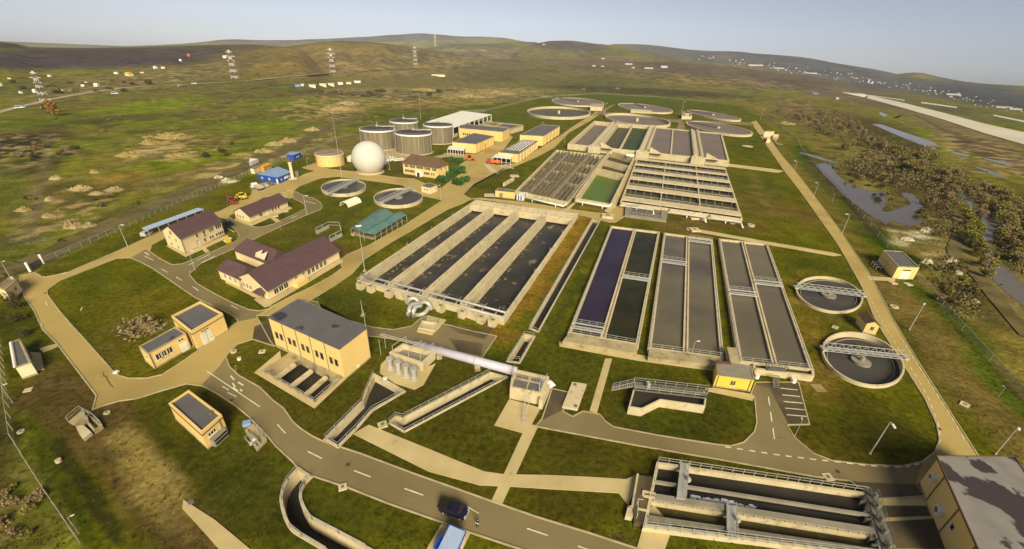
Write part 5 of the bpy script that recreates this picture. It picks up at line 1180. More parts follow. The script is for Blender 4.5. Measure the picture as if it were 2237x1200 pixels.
t, g = gable('two storey cream office with plum gable roof beside the car shelter', (405,555), (367.6,537), (491.7,514), 5.6, 8.3, 'cream', 'purple_roof')
f = g['front']
for u, z in ((.36, 3.4), (.53, 3.4), (.53, 2.6), (.33, .5), (.5, .9)): window(t, f, u, z, .8, 1.3 if z != .5 else 2, 0)
for u in (.68, .74): window(t, f, u, 3.3, 1.0, 1.4, 1)
for u in (.87, .92, .97): window(t, f, u - .02, 3.3, .8, 1.6, 0)
for u in (.64, .7, .8, .86, .91, .96): window(t, f, u, .9, .75, 1.1, 0)
window(t, g['end'], .5, 5.2, 1.6, 1.5, 1)
for u in (.3, .7): window(t, g['end'], u, 3.3, .9, 1.1, 0); window(t, g['end'], u, .9, .9, 1.1, 0)
pipe(t, f, .01, 0, 5.4); door(t, f, .36, 1.2, 2.1)
t, g = gable('long single storey cream house with plum roof on the island lawn', (547.7,488), (516,477.5), (630.5,453), 2.9, 5.2, 'cream', 'purple_roof')
f = g['front']
for u in (.25, .29, .58, .66, .74): window(t, f, u, 1.0, .8, 1.3, 0)
door(t, f, .44, 1.4, 2.1)
for u in (.45, .65, .82): window(t, g['end'], 1 - u, .9, .8, 1.2, 0)
for x, y in ((609,463.5),(602,473.5),(624,463)): b = MB(); b.box(P(x, y), 2.0, 1.2, .4, .6); b.build('bench', 'concrete_light', t)
# the long plum roofed school like block with wings
t, g = gable('sprawling plum roofed laboratory with hipped side wings near the pump hall', (589,658), (526,629), (743,567), 3.4, 6.6, 'cream', 'purple_roof', name='laboratory')
f = g['front']; A, e1, e2, u1, u2 = g['A'], g['e1'], g['e2'], g['u1'], g['u2']; up = Vector((0, 0, 1))
for u in (.095, .155, .215): window(t, f, u, .9, 1.5, 1.6, 1)
for u in (.525, .585, .645, .705, .765): window(t, f, u, .9, 1.2, 1.7, 1)
for u in (.35, .45): window(t, f, u, 1.9, 1.0, .7, 1)
b = MB(); panel(b, f, .37, 0, 4.2, 1.2, 0, 1.8); b.build('porch_wall', 'yellow', t)
for u in (.17, .3, .42): window(t, g['end'], u, 1.1, .9, 1.4, 1, sill=False)
d = door(t, g['end'], .8, 1.5, 2.2, 'steel_dark'); b = MB(); E_ = g['end']
p = [E_.at(.66, 2.5, .0), E_.at(.96, 2.5, .0), E_.at(.96, 2.2, 1.7), E_.at(.66, 2.2, 1.7), E_.at(.81, 3.5, .0)]
b.add(p, [[3, 2, 4], [0, 3, 4], [2, 1, 4], [0, 1, 2, 3]]); b.build('canopy', 'purple_roof', t)
def wing(a, c, he, hr, hipends=(True, True), along=2):
    """hip roofed wing spanning fractions a->c of the main block's axes; ridge runs along e2"""
    q = [A + e1 * a[0] + e2 * a[1], A + e1 * c[0] + e2 * a[1], A + e1 * c[0] + e2 * c[1], A + e1 * a[0] + e2 * c[1]]
    b = MB(); b.prism(q, 0, he - .05, top=False); b.build('wing_wall', 'cream', t)
    ov = .5; r_ = [q[0] - u1 * ov - u2 * ov, q[1] + u1 * ov - u2 * ov, q[2] + u1 * ov + u2 * ov, q[3] - u1 * ov + u2 * ov]; r_ = [p + up * (he - .3) for p in r_]
    w_ = (q[1] - q[0]).length / 2 / e2.length; m0 = A + e1 * (a[0] + c[0]) / 2
    R0 = m0 + e2 * (a[1] + (w_ * .7 if hipends[0] else 0)) + up * hr; R1 = m0 + e2 * (c[1] - (w_ * .7 if hipends[1] else 0)) + up * hr
    b = MB(); fl = [[r_[1], r_[2], R1, R0], [r_[3], r_[0], R0, R1], [r_[0], r_[1], R0], [r_[2], r_[3], R1]]
    for ps in fl: b.add(ps, [list(range(len(ps)))])
    b.add(r_, [[3, 2, 1, 0]]); b.build('wing_roof', 'purple_roof', t)
    return q
qw = wing((.0, .9), (.2, 1.75), 3.4, 5.8, (False, True))
qw = wing((.36, .9), (.62, 2.3), 3.4, 6.3, (False, True))
b = MB(); panel(b, E_, -.18, .0, .1, .1, 0, .1); b.build('spout', 'steel', t)
EW = Face(A + e2 * .98, A + e2 * 1.75, A + e1 * .5 + e2)
for u in (.3, .55, .8): window(t, EW, u, 1.1, .9, 1.3, 1, sill=False)
for k in (1.28, 1.1):
    b = MB(); c = A + e1 * .335 + e2 * k + up * 4.4; b.add([c - u2 * 1.1, c + u2 * 1.1, c + up * 1.6, c + u1 * 2.5 + up * 1.5], [[0, 1, 2], [1, 3, 2], [0, 2, 3]]); b.add([c - u2 * 1.1 - u1 * .02, c + u2 * 1.1 - u1 * .02, c + up * 1.6 - u1 * .02], [[1, 0, 2]]); b.build('dormer', 'pale', t)
# brown roofed control building
t, g = gable('two storey yellow control building with brown hip roof in front of the digesters', (957.5,391.5), (980,383.3), (881.7,380), 6.6, 10.4, 'yellow', 'brown_roof', .6, hip=.1, name='control_building', cat='building')
f = g['front']
for z, us in ((4.1, (.07, .11, .15, .22, .26, .3, .34, .41, .45, .49, .53, .57, .64, .69, .73, .77, .86, .9, .94)), (1.4, (.07, .11, .15, .2, .24, .28, .32, .62, .66, .7, .74, .82, .88))):
    for u in us: window(t, f, u, z, .85, 1.5, 0, sill=False)
b = MB(); panel(b, f, .47, 0, 3.6, 3.0, 0, 1.2); b.build('porch', 'white', t); b = MB(); panel(b, f, .47, 0, 1.6, 2.3, 1.2, 1.26); b.build('door', 'glass', t)
for u in (.3, .7): window(t, g['end'], u, 4.1, 1.1, 1.3, 0)
# small hut between right clarifiers
t, g = gable('small yellow hut with brown roof squeezed between the two right clarifiers', (1884,727), (1911,733), (1868,706), 3.0, 3.9, 'yellow', 'brown_roof', .3, name='hut')
W = g['end']; window(t, W, .48, 1.2, .35, 1.1, 0); window(t, W, .62, 1.2, .35, 1.1, 0)
# pump cabin by clarifier d
t, f, o = flat_house('tiny cream pump cabin with dark roof above the second lawn clarifier', [(920,406),(936,398.5),(955,404.5),(940,410.5)], 3.4, 'cream', 'bitumen_clean', .25)
window(t, f[3], .4, 1.6, .8, .8, 0); window(t, f[3], .65, 1.6, .8, .8, 0); window(t, f[2], .8, 1.4, .8, 1, 0)
# kiosk
t, f, o = flat_house('yellow kiosk with grey door beside a blue striped booth', [(1082,416),(1089,410.5),(1126,415.5),(1125,420.5)], 3.4, 'yellow', 'bitumen_clean', .2)
door(t, f[3], .3, 1.6, 2.3, 'concrete_grey'); b = MB(); b.wall(P(1100,409), P(1122,396), .8, .3, 2.2); b.build('inlet_duct', 'concrete_light', t)
t, f, o = flat_house('white portable booth with blue door panels right of the yellow kiosk', [(1129,425),(1134,420),(1153,420),(1143,427)], 3.0, 'white', 'whiteroof', .1, name='booth', cat='booth')
for W, us in ((f[3], (.3, .7)), (f[2], (.5,))):
    for u in us: b = MB(); panel(b, W, u, .4, W.L * .2, 2.2, 0, .05); b.build('panel', 'blue', t)
# ---- far yellow industrial buildings
t, f, o = flat_house('long yellow hall with a grey walled yard behind it', [(1003,279.5),(1018,271),(1114,280),(1098,288)], 8.0, 'yellow', 'bitumen_clean', .4)
W = f[3]; 
for u in (.1, .15, .2, .25, .4, .47, .7, .74, .78): window(t, W, u, 2.5, 1.4, 1.8, 0, sill=False)
door(t, W, .74, 2.5, 3); pipe(t, W, .25, 0, 7.6); pipe(t, W, .6, 0, 7.6)
t, f, o = flat_house('grey walled yard box with sunken roof behind the long yellow hall', [(1056,267),(1060,265),(1143.8,273),(1116,280.5)], 5.0, 'concrete_light', 'bitumen_clean', 1.2, name='annex'); b = MB(); b.wall(o[1].lerp(o[2], .45), o[0].lerp(o[3], .5), .5, 3, 5.1); b.build('inner_wall', 'concrete_light', t)
t, f, o = flat_house('yellow workshop with pale canopy nearest the digesters', [(988,310.5),(1035,290.5),(1080,297.5),(1039.6,315)], 6.6, 'yellow', 'bitumen_clean', .35)
W = f[2]
for u in (.15, .42, .55, .75, .9): b = MB(); panel(b, W, u, 0, .5, 6, 0, .25); b.build('pilaster', 'yellow', t)
door(t, W, .48, 4.5, 4.2, 'ochre'); door(t, W, .2, 1.5, 2.5, 'ochre')
def canopy(t, px, h, base_z=0, n=5):
    q = [P(x, y, h) for x, y in px]; b = MB(); b.prism(q, h - .25, h, bot=True); r_ = b.build('canopy', 'whiteroof', t); 
    for i in range(n):
        b = MB(); p = q[0].lerp(q[3], i / (n - 1)); b.bar((p.x, p.y, 0), (p.x, p.y, h - .2), .16); b.build('post', 'white', r_)
    b = MB(); b.bar((*q[0].xy, 1.3), (*q[3].xy, 1.3), .1); b.build('rail', 'white', r_)
    b = MB(); b.wall(q[0].lerp(q[1], .5), q[3].lerp(q[2], .5), .3, 0, h - 1); b.build('back_wall', 'glass', r_)
canopy(t, [(977.5,325.5),(982,318.5),(1018,322),(1012.5,329)], 4.0, n=7)
t, f, o = flat_house('yellow workshop with rows of white skylights on its roof', [(1088.6,332.5),(1142,305),(1176,308),(1132.4,337)], 5.6, 'yellow', 'bitumen_clean', .3)
q = Quad([(1142,305),(1176,308),(1132.4,337),(1088.6,332.5)], 5.4)
for i in range(5):
    for j in range(10): b = MB(); p = q(.2 + i * .16, .12 + j * .076); b.cyl(p, .55, 5.35, 5.9, 8, r1=.25); b.build('skylight', 'white', t)
W = f[2]
for u in (.1, .24, .38, .5, .62, .74, .87, .95): b = MB(); panel(b, W, u, 0, .7, 5.1, 0, .35); b.build('pilaster', 'cream', t)
for u in (.17, .31, .56): window(t, W, u, 1.2, 1.2, 2.6, 0, sill=False)
canopy(t, [(1076.4,343),(1084.3,336),(1120,340),(1115.8,347.5)], 4.0, n=5)
t, f, o = flat_house('plain yellow hall with tall doors at the bend of the diagonal road', [(1136,294.5),(1182,272),(1223.4,275.5),(1187.5,297.5)], 7.6, 'yellow', 'bitumen_clean', .4)
W = f[2]
for u in (.1, .3, .5, .7, .9): b = MB(); panel(b, W, u, 0, .6, 7, 0, .3); b.build('pilaster', 'cream', t)
for u in (.2, .4, .6, .8): door(t, W, u, 2.4, 3.6, 'ochre')
# white sheet roofed open shed
h = 8.0; q = [P(x, y, h) for x, y in ((932,266),(1009,242.5),(1074,250.3),(989,279.5))]
t = thing('sludge_shed', 'big open shed with white sloping sheet roof behind the digesters', 'shed', mid(q)); b = MB(); b.prism(q, h - .4, h, bot=True); b.build('roof', 'whiteroof', t)
b = MB()
for e0, e1_ in ((q[3], q[2]), (q[0], q[3]), (q[1], q[2])):
    for i in range(9): b = MB(); p = e0.lerp(e1_, (i + .05) / 8.2); b.box((p.x, p.y, 0), .9, .9, h - .4, .5); b.build('column', 'concrete_light', t)
b = MB(); b.wall(q[3], q[2], .4, 0, 2.6); b.wall(q[0], q[3], .4, 0, 2.6); b.wall(q[0].lerp(q[3], .1), q[1].lerp(q[2], .1), .4, 0, 7.4); b.build('low_wall', 'concrete_light', t)
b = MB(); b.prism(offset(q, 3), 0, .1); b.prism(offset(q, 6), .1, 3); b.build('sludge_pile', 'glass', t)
# ---- tanks on the upper site
def cyl_top(px, py, h, hw): c = P(px, py, h); return c, hw * depth(c) / F
for px, py, hh, hw, lab in ((824,281,13.2,37,'left front digester beside the white ball tank'), (903,289,13.2,39.5,'right front digester, the nearest to the brown roof'), (882,264,13.2,30,'rear digester half hidden behind the left front one'), (957,272,13.2,32,'right rear digester against the white shed')):
    c, r_ = cyl_top(px, py, hh, hw); t = thing('digester', 'metal clad ' + lab, 'digester', (c.x, c.y, 0), 'four metal clad digesters'); n_ = 36
    b = MB(); b.cyl(c, r_, 0, hh - .9, n_); b.build('shell', 'digester', t)
    b = MB(); b.cyl(c, r_ + .25, hh - 1.0, hh, n_); b.build('rim', 'white', t)
    b = MB(); b.cyl(c, r_ - .2, hh, hh + 1.5, n_, r1=.8); b.build('roof', 'digroof', t)
    b = MB(); b.cyl(c, 1.1, hh + 1.45, hh + 2.4, 10); b.bar(c + Vector((0, 0, 2)), c + Vector((0, 0, 4.6)), .2)
    b.railing([Vector((c.x + (r_ - .3) * math.cos(i * .35), c.y + (r_ - .3) * math.sin(i * .35), hh)) for i in range(19)], 1.0, 5, .04)
    a0 = rnd(0, 6); b.wall(c, (c.x + r_ * math.cos(.4), c.y + r_ * math.sin(.4)), 1.0, hh + 1.2, hh + 1.7); b.build('roof_gear', 'steel', t)
    b = MB()
    for i in range(10): a0 = -2.9 + i * .3; b.bar((c.x + (r_ + .12) * math.cos(a0), c.y + (r_ + .12) * math.sin(a0), .1), (c.x + (r_ + .12) * math.cos(a0), c.y + (r_ + .12) * math.sin(a0), hh - .9), .04 if i % 3 else .14)
    b.build('seam', 'steel', t)
    b = MB(); b.cyl(c, r_ + .5, 0, .5, n_); b.build('base', 'concrete_light', t)
c, r_ = cyl_top(719,334.5,6.6,29); t = thing('storage_tank', 'squat yellow tank with rusty flat roof left of the white ball', 'tank', (c.x, c.y, 0)); b = MB(); b.cyl(c, r_, 0, 6.0, 36); b.build('shell', 'yellow', t); b = MB(); b.cyl(c, r_ + .3, 5.9, 6.5, 36); b.build('rim', 'cream', t); b = MB(); b.cyl(c, r_ - .2, 6.49, 6.9, 36, r1=r_ * .4); b.build('roof', 'rust', t)
b = MB(); b.railing([Vector((c.x + r_ * math.cos(i * .35), c.y + r_ * math.sin(i * .35), 6.5)) for i in range(19)], 1, 4, .07); b.build('railing', 'steel', t)
b = MB()
for i in range(16): a0 = -3.1 + i * .2; b.bar((c.x + (r_ + .05) * math.cos(a0), c.y + (r_ + .05) * math.sin(a0), .1), (c.x + (r_ + .05) * math.cos(a0), c.y + (r_ + .05) * math.sin(a0), 5.9), .05)
b.build('seam', 'brown_roof', t)
zc = 9.0
for i in range(6): g0 = P(805.6, 345.5, zc); r_ = 35.6 * depth(g0) / F; zc = r_ * .86
g0.z = 0
t = thing('gas_holder', 'large white ball gas holder on the lawn', 'gas holder', g0); b = MB(); NR, NS = 24, 48; vs = []; fs = []
z_lo = max(-.96, -zc / r_)
for i in range(NR + 1):
    ph = math.asin(z_lo) + (math.pi / 2 - math.asin(z_lo)) * i / NR
    for j in range(NS): vs.append((g0.x + r_ * math.cos(ph) * math.cos(6.28318 * j / NS), g0.y + r_ * math.cos(ph) * math.sin(6.28318 * j / NS), zc + r_ * math.sin(ph)))
for i in range(NR):
    for j in range(NS): fs.append([i * NS + j, i * NS + (j + 1) % NS, (i + 1) * NS + (j + 1) % NS, (i + 1) * NS + j])
b.add(vs, fs); b.build('membrane', 'dome', t, smooth=True)
b = MB(); b.cyl(g0, r_ * .84, 0, .7, 36); b.build('base_ring', 'concrete_light', t)
t, f, o = flat_house('low white equipment cabin tucked left of the white ball', [(757,342),(765,338),(786,340),(778,345)], 3.2, 'white', 'whiteroof', .1, name='cabin', cat='cabin'); door(t, f[3], .5, 1.4, 2.2, 'concrete_grey')
t = thing('gas_pipework', 'tangle of white gas pipes right of the white ball', 'pipes', P(846, 356)); b = MB()
for i in range(5): p = P(838 + i * 5, 362 - i * 3); b.bar(p, p + Vector((0, 0, 2.5 + i % 2)), .25, 6); b.bar(p + Vector((0, 0, 2)), P(844 + i * 5, 358 - i * 3, 2), .25, 6)
b.bar(P(838,352,2.2), P(880,346,2.2), .3, 6); b.bar(P(860,352,3), P(900,347,3), .25, 6); b.build('pipework', 'white', t)
# ---- teal roofed shelter
t = thing('drying_shelter', 'open shelter with double teal sheet roof beside the diagonal road', 'shelter', P(825, 490)); h0 = 3.0; hr = 4.2
L0, L1, M0, M1, R0, R1 = [P(x, y, h0) for x, y in ((766,499),(826,458),(794,509),(861,467.5),(819,513),(888,470))]
for nm, (a0, a1), (c0, c1) in (('roof', (L0, L1), (M0, M1)), ('roof', (M0, M1), (R0, R1))):
    b = MB(); m0, m1 = (a0 + c0) / 2 + Vector((0, 0, hr - h0)), (a1 + c1) / 2 + Vector((0, 0, hr - h0))
    for ps in ([a0, a1, m1, m0], [m0, m1, c1, c0]): b.add(ps + [p + Vector((0, 0, .08)) for p in ps], [[0, 1, 2, 3], [7, 6, 5, 4], [0, 4, 5, 1], [1, 5, 6, 2], [2, 6, 7, 3], [3, 7, 4, 0]])
    for e in ((a0, m0, c0), (a1, m1, c1)): b.add(e, [[0, 1, 2]])
    b.build(nm, 'teal', t)
for e0, e1_ in ((L0, L1), (M0, M1), (R0, R1)):
    for i in range(7): b = MB(); p = e0.lerp(e1_, i / 6); b.bar((p.x, p.y, 0), (p.x, p.y, h0), .09); b.build('post', 'steel', t)
b = MB(); b.wall(L0.lerp(M0, .1), L1.lerp(M1, .1), 1.2, .1, 1.0); b.build('drying_bed', 'concrete', t)
# ---- blue portable offices
def cabin(label, top, h, wallm, roofm, name='portable_cabin', cat='cabin', win=((3, .3), (3, .7), (2, .3), (2, .7))):
    t, f, o = flat_house(label, top, h, wallm, roofm, .0, base=False, name=name, cat=cat)
    for k, u in win: window(t, f[k], u, 1.1, 1.0, 1.0, 0, 'white', glass='skyroof', sill=False)
    return t, f, o
t, f, o = cabin('wide blue portable office with pale blue roof by the parking', [(562.5,380.5),(607,364.8),(637,376),(607,388)], 3.2, 'blue', 'blueroof', win=((3, .2), (3, .55), (2, .2), (2, .45), (2, .6), (2, .8))); door(t, f[3], .93, 1.1, 2.2, 'white'); b = MB(); m0, m1 = (o[0] + o[3]) / 2, (o[1] + o[2]) / 2; b.bar(m0 + Vector((0, 0, .12)), m1 + Vector((0, 0, .12)), .14); b.build('ridge_cap', 'skyroof', t)
b = MB(); panel(b, f[2], .55, 1.2, 3.2, 1.1, .04, .12); b.build('notice_board', 'white', t)
t, f, o = cabin('small dark blue cabin beyond the fence near the yellow tank', [(626,337.5),(632,333.5),(657,333),(641,339)], 3.4, 'blue', 'blueroof', win=((2, .35), (2, .6)))
t, f, o = cabin('orange yellow container cabin behind the blue portable office', [(568.5,363.5),(585,357),(592,359),(576,365.5)], 3.0, 'ochre', 'ochre', win=((2, .5),), name='container', cat='container')
t, f, o = cabin('cream container cabin left of the orange one', [(546,368),(566,360),(570,363),(554,369)], 2.8, 'pale', 'rust', win=((2, .5),), name='container', cat='container')
t = tag((lambda b: (b.prism([P(x, y) for x, y in ((546,364),(548,355),(566,356),(552,362))], 0, 2.4), b.build('trailer', 'white'))[1])(MB()), 'white trailer box parked behind the cream container', 'trailer')
# chimney like white pylon beside the blue office
t = thing('flare_stack', 'white flare column beside the blue portable office', 'column', P(640, 393)); b = MB(); p = P(640, 391); b.cyl(p, .75, 0, 8.2, 14); b.cyl(p, .95, 8.1, 8.6, 14); b.build('stack', 'cream', t); b = MB(); b.box(p, 4, 3, .5, .4); b.build('base', 'concrete_light', t); b = MB(); b.bar(p + Vector((0, 0, 8.5)), p + Vector((0, 0, 11.5)), .18); p2 = P(650, 387); b.box(p2, 1.6, 1.6, 3.2, .3); b.bar(P(652, 391), P(652, 391) + Vector((0, 0, 2)), .1); b.bar(P(646, 391), P(646, 391) + Vector((0, 0, 2)), .1); b.build('burner_gear', 'steel_dark', t)
# car shelter
h = 2.8; q = [P(x, y, h) for x, y in ((309.5,498),(432,454),(445,457),(320,503))]; t = thing('car_shelter', 'long narrow car shelter with pale blue roof behind the office', 'shelter', mid(q)); b = MB(); b.prism(q, h - .2, h, bot=True); b.build('roof', 'skyroof', t)
for i in range(7):
    for e0, e1_ in ((q[0], q[1]), (q[3], q[2])): b = MB(); p = e0.lerp(e1_, (i + .1) / 6.2); b.bar((p.x, p.y, 0), (p.x, p.y, h - .2), .1); b.build('post', 'steel', t)
b = MB(); b.wall(q[0].lerp(q[3], .15), q[1].lerp(q[2], .15), .15, 0, 1.9); b.build('back_wall', 'steel_dark', t)
# yellow skip beside office
t = thing('skip_bin', 'bright yellow skip on a white pad at the office corner', 'bin', P(498, 525)); b = MB(); q = Quad([(490,522),(500,518.5),(504,522),(493,526)], 1.3); b.prism([q(0,0),q(1,0),q(1,1),q(0,1)], .12, 1.3); b.build('body', 'yellowpaint', t); b = MB(); q = Quad([(487,526),(500,518),(508,521),(494,531)], .1); b.prism([q(0,0),q(1,0),q(1,1),q(0,1)], 0, .12); b.build('pad', 'white', t); b = MB(); q = Quad([(491,521),(500,518),(503,521),(494,524.5)], 1.45); b.prism([q(0,0),q(1,0),q(1,1),q(0,1)], 1.3, 1.45); b.build('lid', 'yellowpaint', t)
# blue roofed container cabin at the bottom edge
h = 2.6; o = [P(x, y, h) for x, y in ((983,1149),(1016,1163),(990,1222),(955,1206))]; t = thing('portable_cabin', 'pale blue roofed cabin at the bottom edge next to the navy pickup', 'cabin', mid(o)); b = MB(); b.prism(o, .15, h - .1, top=False); b.build('wall', 'cream', t); b = MB(); b.prism(offset(o, -.1), h - .1, h + .06, bot=True); b.build('roof', 'skyroof', t); b = MB(); b.ring(offset(o, -.14), offset(o, -.05), h - .2, h + .1); b.build('roof_trim', 'blue', t)
f = faces(o); window(t, f[1], .5, .9, 1.2, 1.0, 1, 'white'); b = MB(); panel(b, f[3], .62, .2, 1.6, 2.0, 0, .9); b.build('side_box', 'blue', t)
# glazed frames near the laboratory
t = thing('frame_enclosure', 'grey steel frame enclosure behind the laboratory roof', 'enclosure', P(722, 508)); b = MB(); pts = [P(x, y) for x, y in ((692,512),(719,498),(743,499),(748,516),(722,529))]; b.railing(pts, 2.4, 2.5, .12); b.wall(pts[0], pts[1], .3, 0, 1.2); b.wall(pts[4], pts[3], .3, 0, 1.0); b.build('frame', 'steel', t)
t = thing('hoop_tunnel', 'small white ribbed tunnel on the lawn between two clarifiers', 'tunnel', P(765, 447)); a0, a1 = P(752, 452), P(780, 441); b = MB(); d = (a1 - a0).normalized(); s = Vector((-d.y, d.x, 0))
for i in range(7):
    p = a0.lerp(a1, i / 6); b.tube([p + s * math.cos(k) * 2.4 + Vector((0, 0, math.sin(k) * 2.2)) for k in (0, .5, 1, 1.57, 2.1, 2.6, 3.14)], .16, 6)
b.build('rib', 'white', t); b = MB(); P0 = [a0 + s * math.cos(k) * 2.25 + Vector((0, 0, math.sin(k) * 2.05)) for k in (0, .5, 1, 1.57, 2.1, 2.6, 3.14)]; L_ = a1 - a0
for i in range(6): b.add([P0[i], P0[i + 1], P0[i + 1] + L_, P0[i] + L_], [[0, 1, 2, 3]])
b.build('cover', 'pale', t)
# right service kiosk far back
t, f, o = flat_house('tall pale yellow kiosk beside the straight right road, far back', [(1671,287),(1678,285.5),(1692,286.5),(1686,288.5)], 5.5, 'cream', 'concrete', .2); door(t, f[3], .5, 2, 3); b = MB(); q = Quad([(1690,293),(1702,294),(1700,301),(1688,299)], 2.5); b.prism([q(0,0),q(1,0),q(1,1),q(0,1)], 0, 2.5); q = Quad([(1676,297),(1683,298),(1683,305),(1676,305)], 3); b.prism([q(0,0),q(1,0),q(1,1),q(0,1)], 0, 3); b.build('annex', 'cream', t); b = MB(); b.railing([P(1688,303), P(1698,317), P(1708,318)], 1.2, 4, .15); b.build('railing', 'steel', t)
# ================================================================ LAMPS, MASTS, FENCES
random.seed(11)
def zfit(bx, by, tx, ty):
    g = P(bx, by); best = (1e9, 1)
    for i in range(10, 900):
        z = i * .05; p = proj(g.x, g.y, z); d = abs(p[1] - ty)
        if d < best[0]: best = (d, z)
    return best[1]
def make_lamp(label):
    t = thing('street_lamp', label, 'street lamp', (0, 0, 0), 'street lamps along the site roads')
    b = MB(); b.tube([(0, 0, 0), (0, 0, 4), (0, 0, 7.8)], [.11, .09, .06], 8); b.tube([(0, 0, 7.8), (.3, 0, 7.95), (.9, 0, 8.0)], .05, 6); b.cyl((0, 0, 0), .2, 0, .35, 8); b.build('pole', 'steel', t)
    b = MB(); b.box((1.1, 0, 7.9), .9, .35, .16); b.build('lamp_head', 'white', t)
    return t
LAMPS = [(1900,992,1940,920,-1.9,'street lamp alone on the dark lawn at the front right bend'),(2174,993,2207,931,-2.4,'street lamp outside the lower right bend, near the yellow hall'),(1986,721,2005,661,-2.4,'street lamp on the dry grass across from the lower clarifier'),(1838,513,1845,469,2.8,'street lamp in the green strip beside the pond'),(1818,440,1820,424,2.8,'short street lamp near the fence by the pond'),(1775,436,1780,400,2.8,'street lamp at the right road opposite the bay tank'),(1731,383,1735,352,2.8,'street lamp at the right road beside the rear lawn'),
 (279,539,270,492,.3,'street lamp on the grass strip left of the car shelter'),(22,606,11,571,.3,'street lamp rising behind the small gatehouse'),(426,590,419,549,.5,'street lamp at the kerb in front of the office'),(671,470,667,428,.5,'street lamp on the island lawn bend'),(614,503,612,487,.5,'low lamp at the kerb behind the laboratory'),(625,407,623,391,.8,'lamp on the grass corner of the blue office'),(674,372,673,346,.8,'lamp at the grass edge left of the yellow tank'),(963,437,962,404,-2,'lamp on the verge beside the second lawn clarifier'),(697,665,695,646,.4,'low lamp on the lawn left of the four lane basin'),(517,816,515,800,.4,'low lamp on the lawn of the tall pump hall'),(1080,443,1079,425,.4,'low lamp left of the yellow kiosk'),(1736,953,1737,919,1.2,'lamp with bluish head at the parking corner'),(173,1166,155,1131,.7,'lamp on the green bank at the lower left fence'),(2180,868,2196,846,2,'short lamp near the right fence'),(1505,792,1511,746,.2,'lamp standing on the end deck of the middle settling tank'),(28,880,20,842,.6,'leaning lamp by the left fence below the shed'),(1233,312,1234,290,.5,'lamp on the bend left of the wide basin'),(1183,292,1183,268,.5,'lamp behind the plain yellow hall'),(1660,262,1661,240,.5,'lamp at the rear right of the site'),(1320,252,1320,226,.5,'lamp between the rear round tanks on the left'),(1489,246,1489,222,.5,'lamp between the rear round tanks on the right'),(1130,330,1130,308,.5,'lamp between two yellow workshops')]
proto = None
for bx, by, tx, ty, rz, lab in LAMPS:
    g = P(bx, by); k = zfit(bx, by, tx, ty) / 8
    if proto is None: proto = make_lamp(lab); proto.location = g; proto.rotation_euler.z = rz; proto.scale = (k, k, k)
    else: copy_tree(proto, g, rz, k, lab)
b = MB(); c = P(1511, 748, 0)
for bx, by, tx, ty, lab in [(748,396,742,250,'tall thin mast between the yellow tank and the white ball'),(851,371,849,300,'thin white mast right of the white ball'),(797,593,791,494,'tall lamp mast on the verge left of the four lane basin'),(919,262,919,190,'thin mast behind the digesters'),(793,690,790,655,'thin aerial at the corner of the tall pump hall')]:
    g = P(bx, by); h = zfit(bx, by, tx, ty); t = thing('mast', lab, 'mast', g)
    b = MB(); b.tube([g, g + Vector((0, 0, h * .5)), g + Vector((0, 0, h))], [.14, .1, .04], 8); b.build('pole', 'steel', t); b = MB(); b.box(g, .9, .9, .4); b.build('base', 'concrete', t)
    if ty == 494: b = MB(); b.box(g + Vector((0, 0, h - .1)), 1.6, .7, .25, .6); b.build('lamp_head', 'white', t)
def fence(label, px, h=2.0, sp=3.0, name='chain_link_fence', cat='fence'):
    q = [P(*p) for p in px]; t = thing(name, label, cat, mid(q))
    pb = MB(); nb = MB(); tot = sum((c - a).length for a, c in zip(q, q[1:])); sp = max(sp, tot / 85); o0 = None
    for a, c in zip(q, q[1:]):
        L = (c - a).length; n = max(1, int(L / sp))
        for i in range(n):
            p = a.lerp(c, i / n)
            if o0 is None: b = MB(); b.bar(p, p + Vector((0, 0, h)), .07, 4); o0 = b.build('post', 'concrete', t); g0_ = p
            else: o = o0.copy(); COL.objects.link(o); o.location = p - g0_
        pb.bar(a + Vector((0, 0, h)), c + Vector((0, 0, h)), .035, 4)
        nb.add([a + Vector((0, 0, .05)), c + Vector((0, 0, .05)), c + Vector((0, 0, h)), a + Vector((0, 0, h))], [[0, 1, 2, 3]])
    pb.build('top_rail', 'steel', t); nb.build('wire_mesh', 'chainlink', t)
fence('long chain link fence running down the right side of the site', [(1560,226),(1642,237),(1690,268),(1741,306),(1752,330),(1772,352),(1830,413),(1900,495),(1960,568),(2020,627),(2100,722),(2237,872),(2330,970)])
fence('chain link fence along the grassy left bank', [(-60,660),(0,730),(8,790),(20,890),(33,968),(60,1012),(110,1090),(190,1207)], 2.2)
fence('chain link fence on concrete posts along the dirt track', [(97,576),(180,541),(300,489),(400,441),(545,381),(640,341),(700,322),(770,296)], 2.0)
fence('far rear fence behind the round basins', [(1000,246),(1060,244),(1180,214),(1300,206),(1440,214),(1560,226)], 2.4, 12)
t = thing('sliding_gate', 'grey steel sliding gate between two white posts at the site entrance', 'gate', P(82, 585)); b = MB(); b.wall(P(69,591), P(95,576), .12, .2, 1.9); b.build('leaf', 'steel_dark', t)
for x, y in ((67,594), (96,576)): b = MB(); b.box(P(x, y), .5, .5, 3.0, .4); b.build('post', 'white', t)
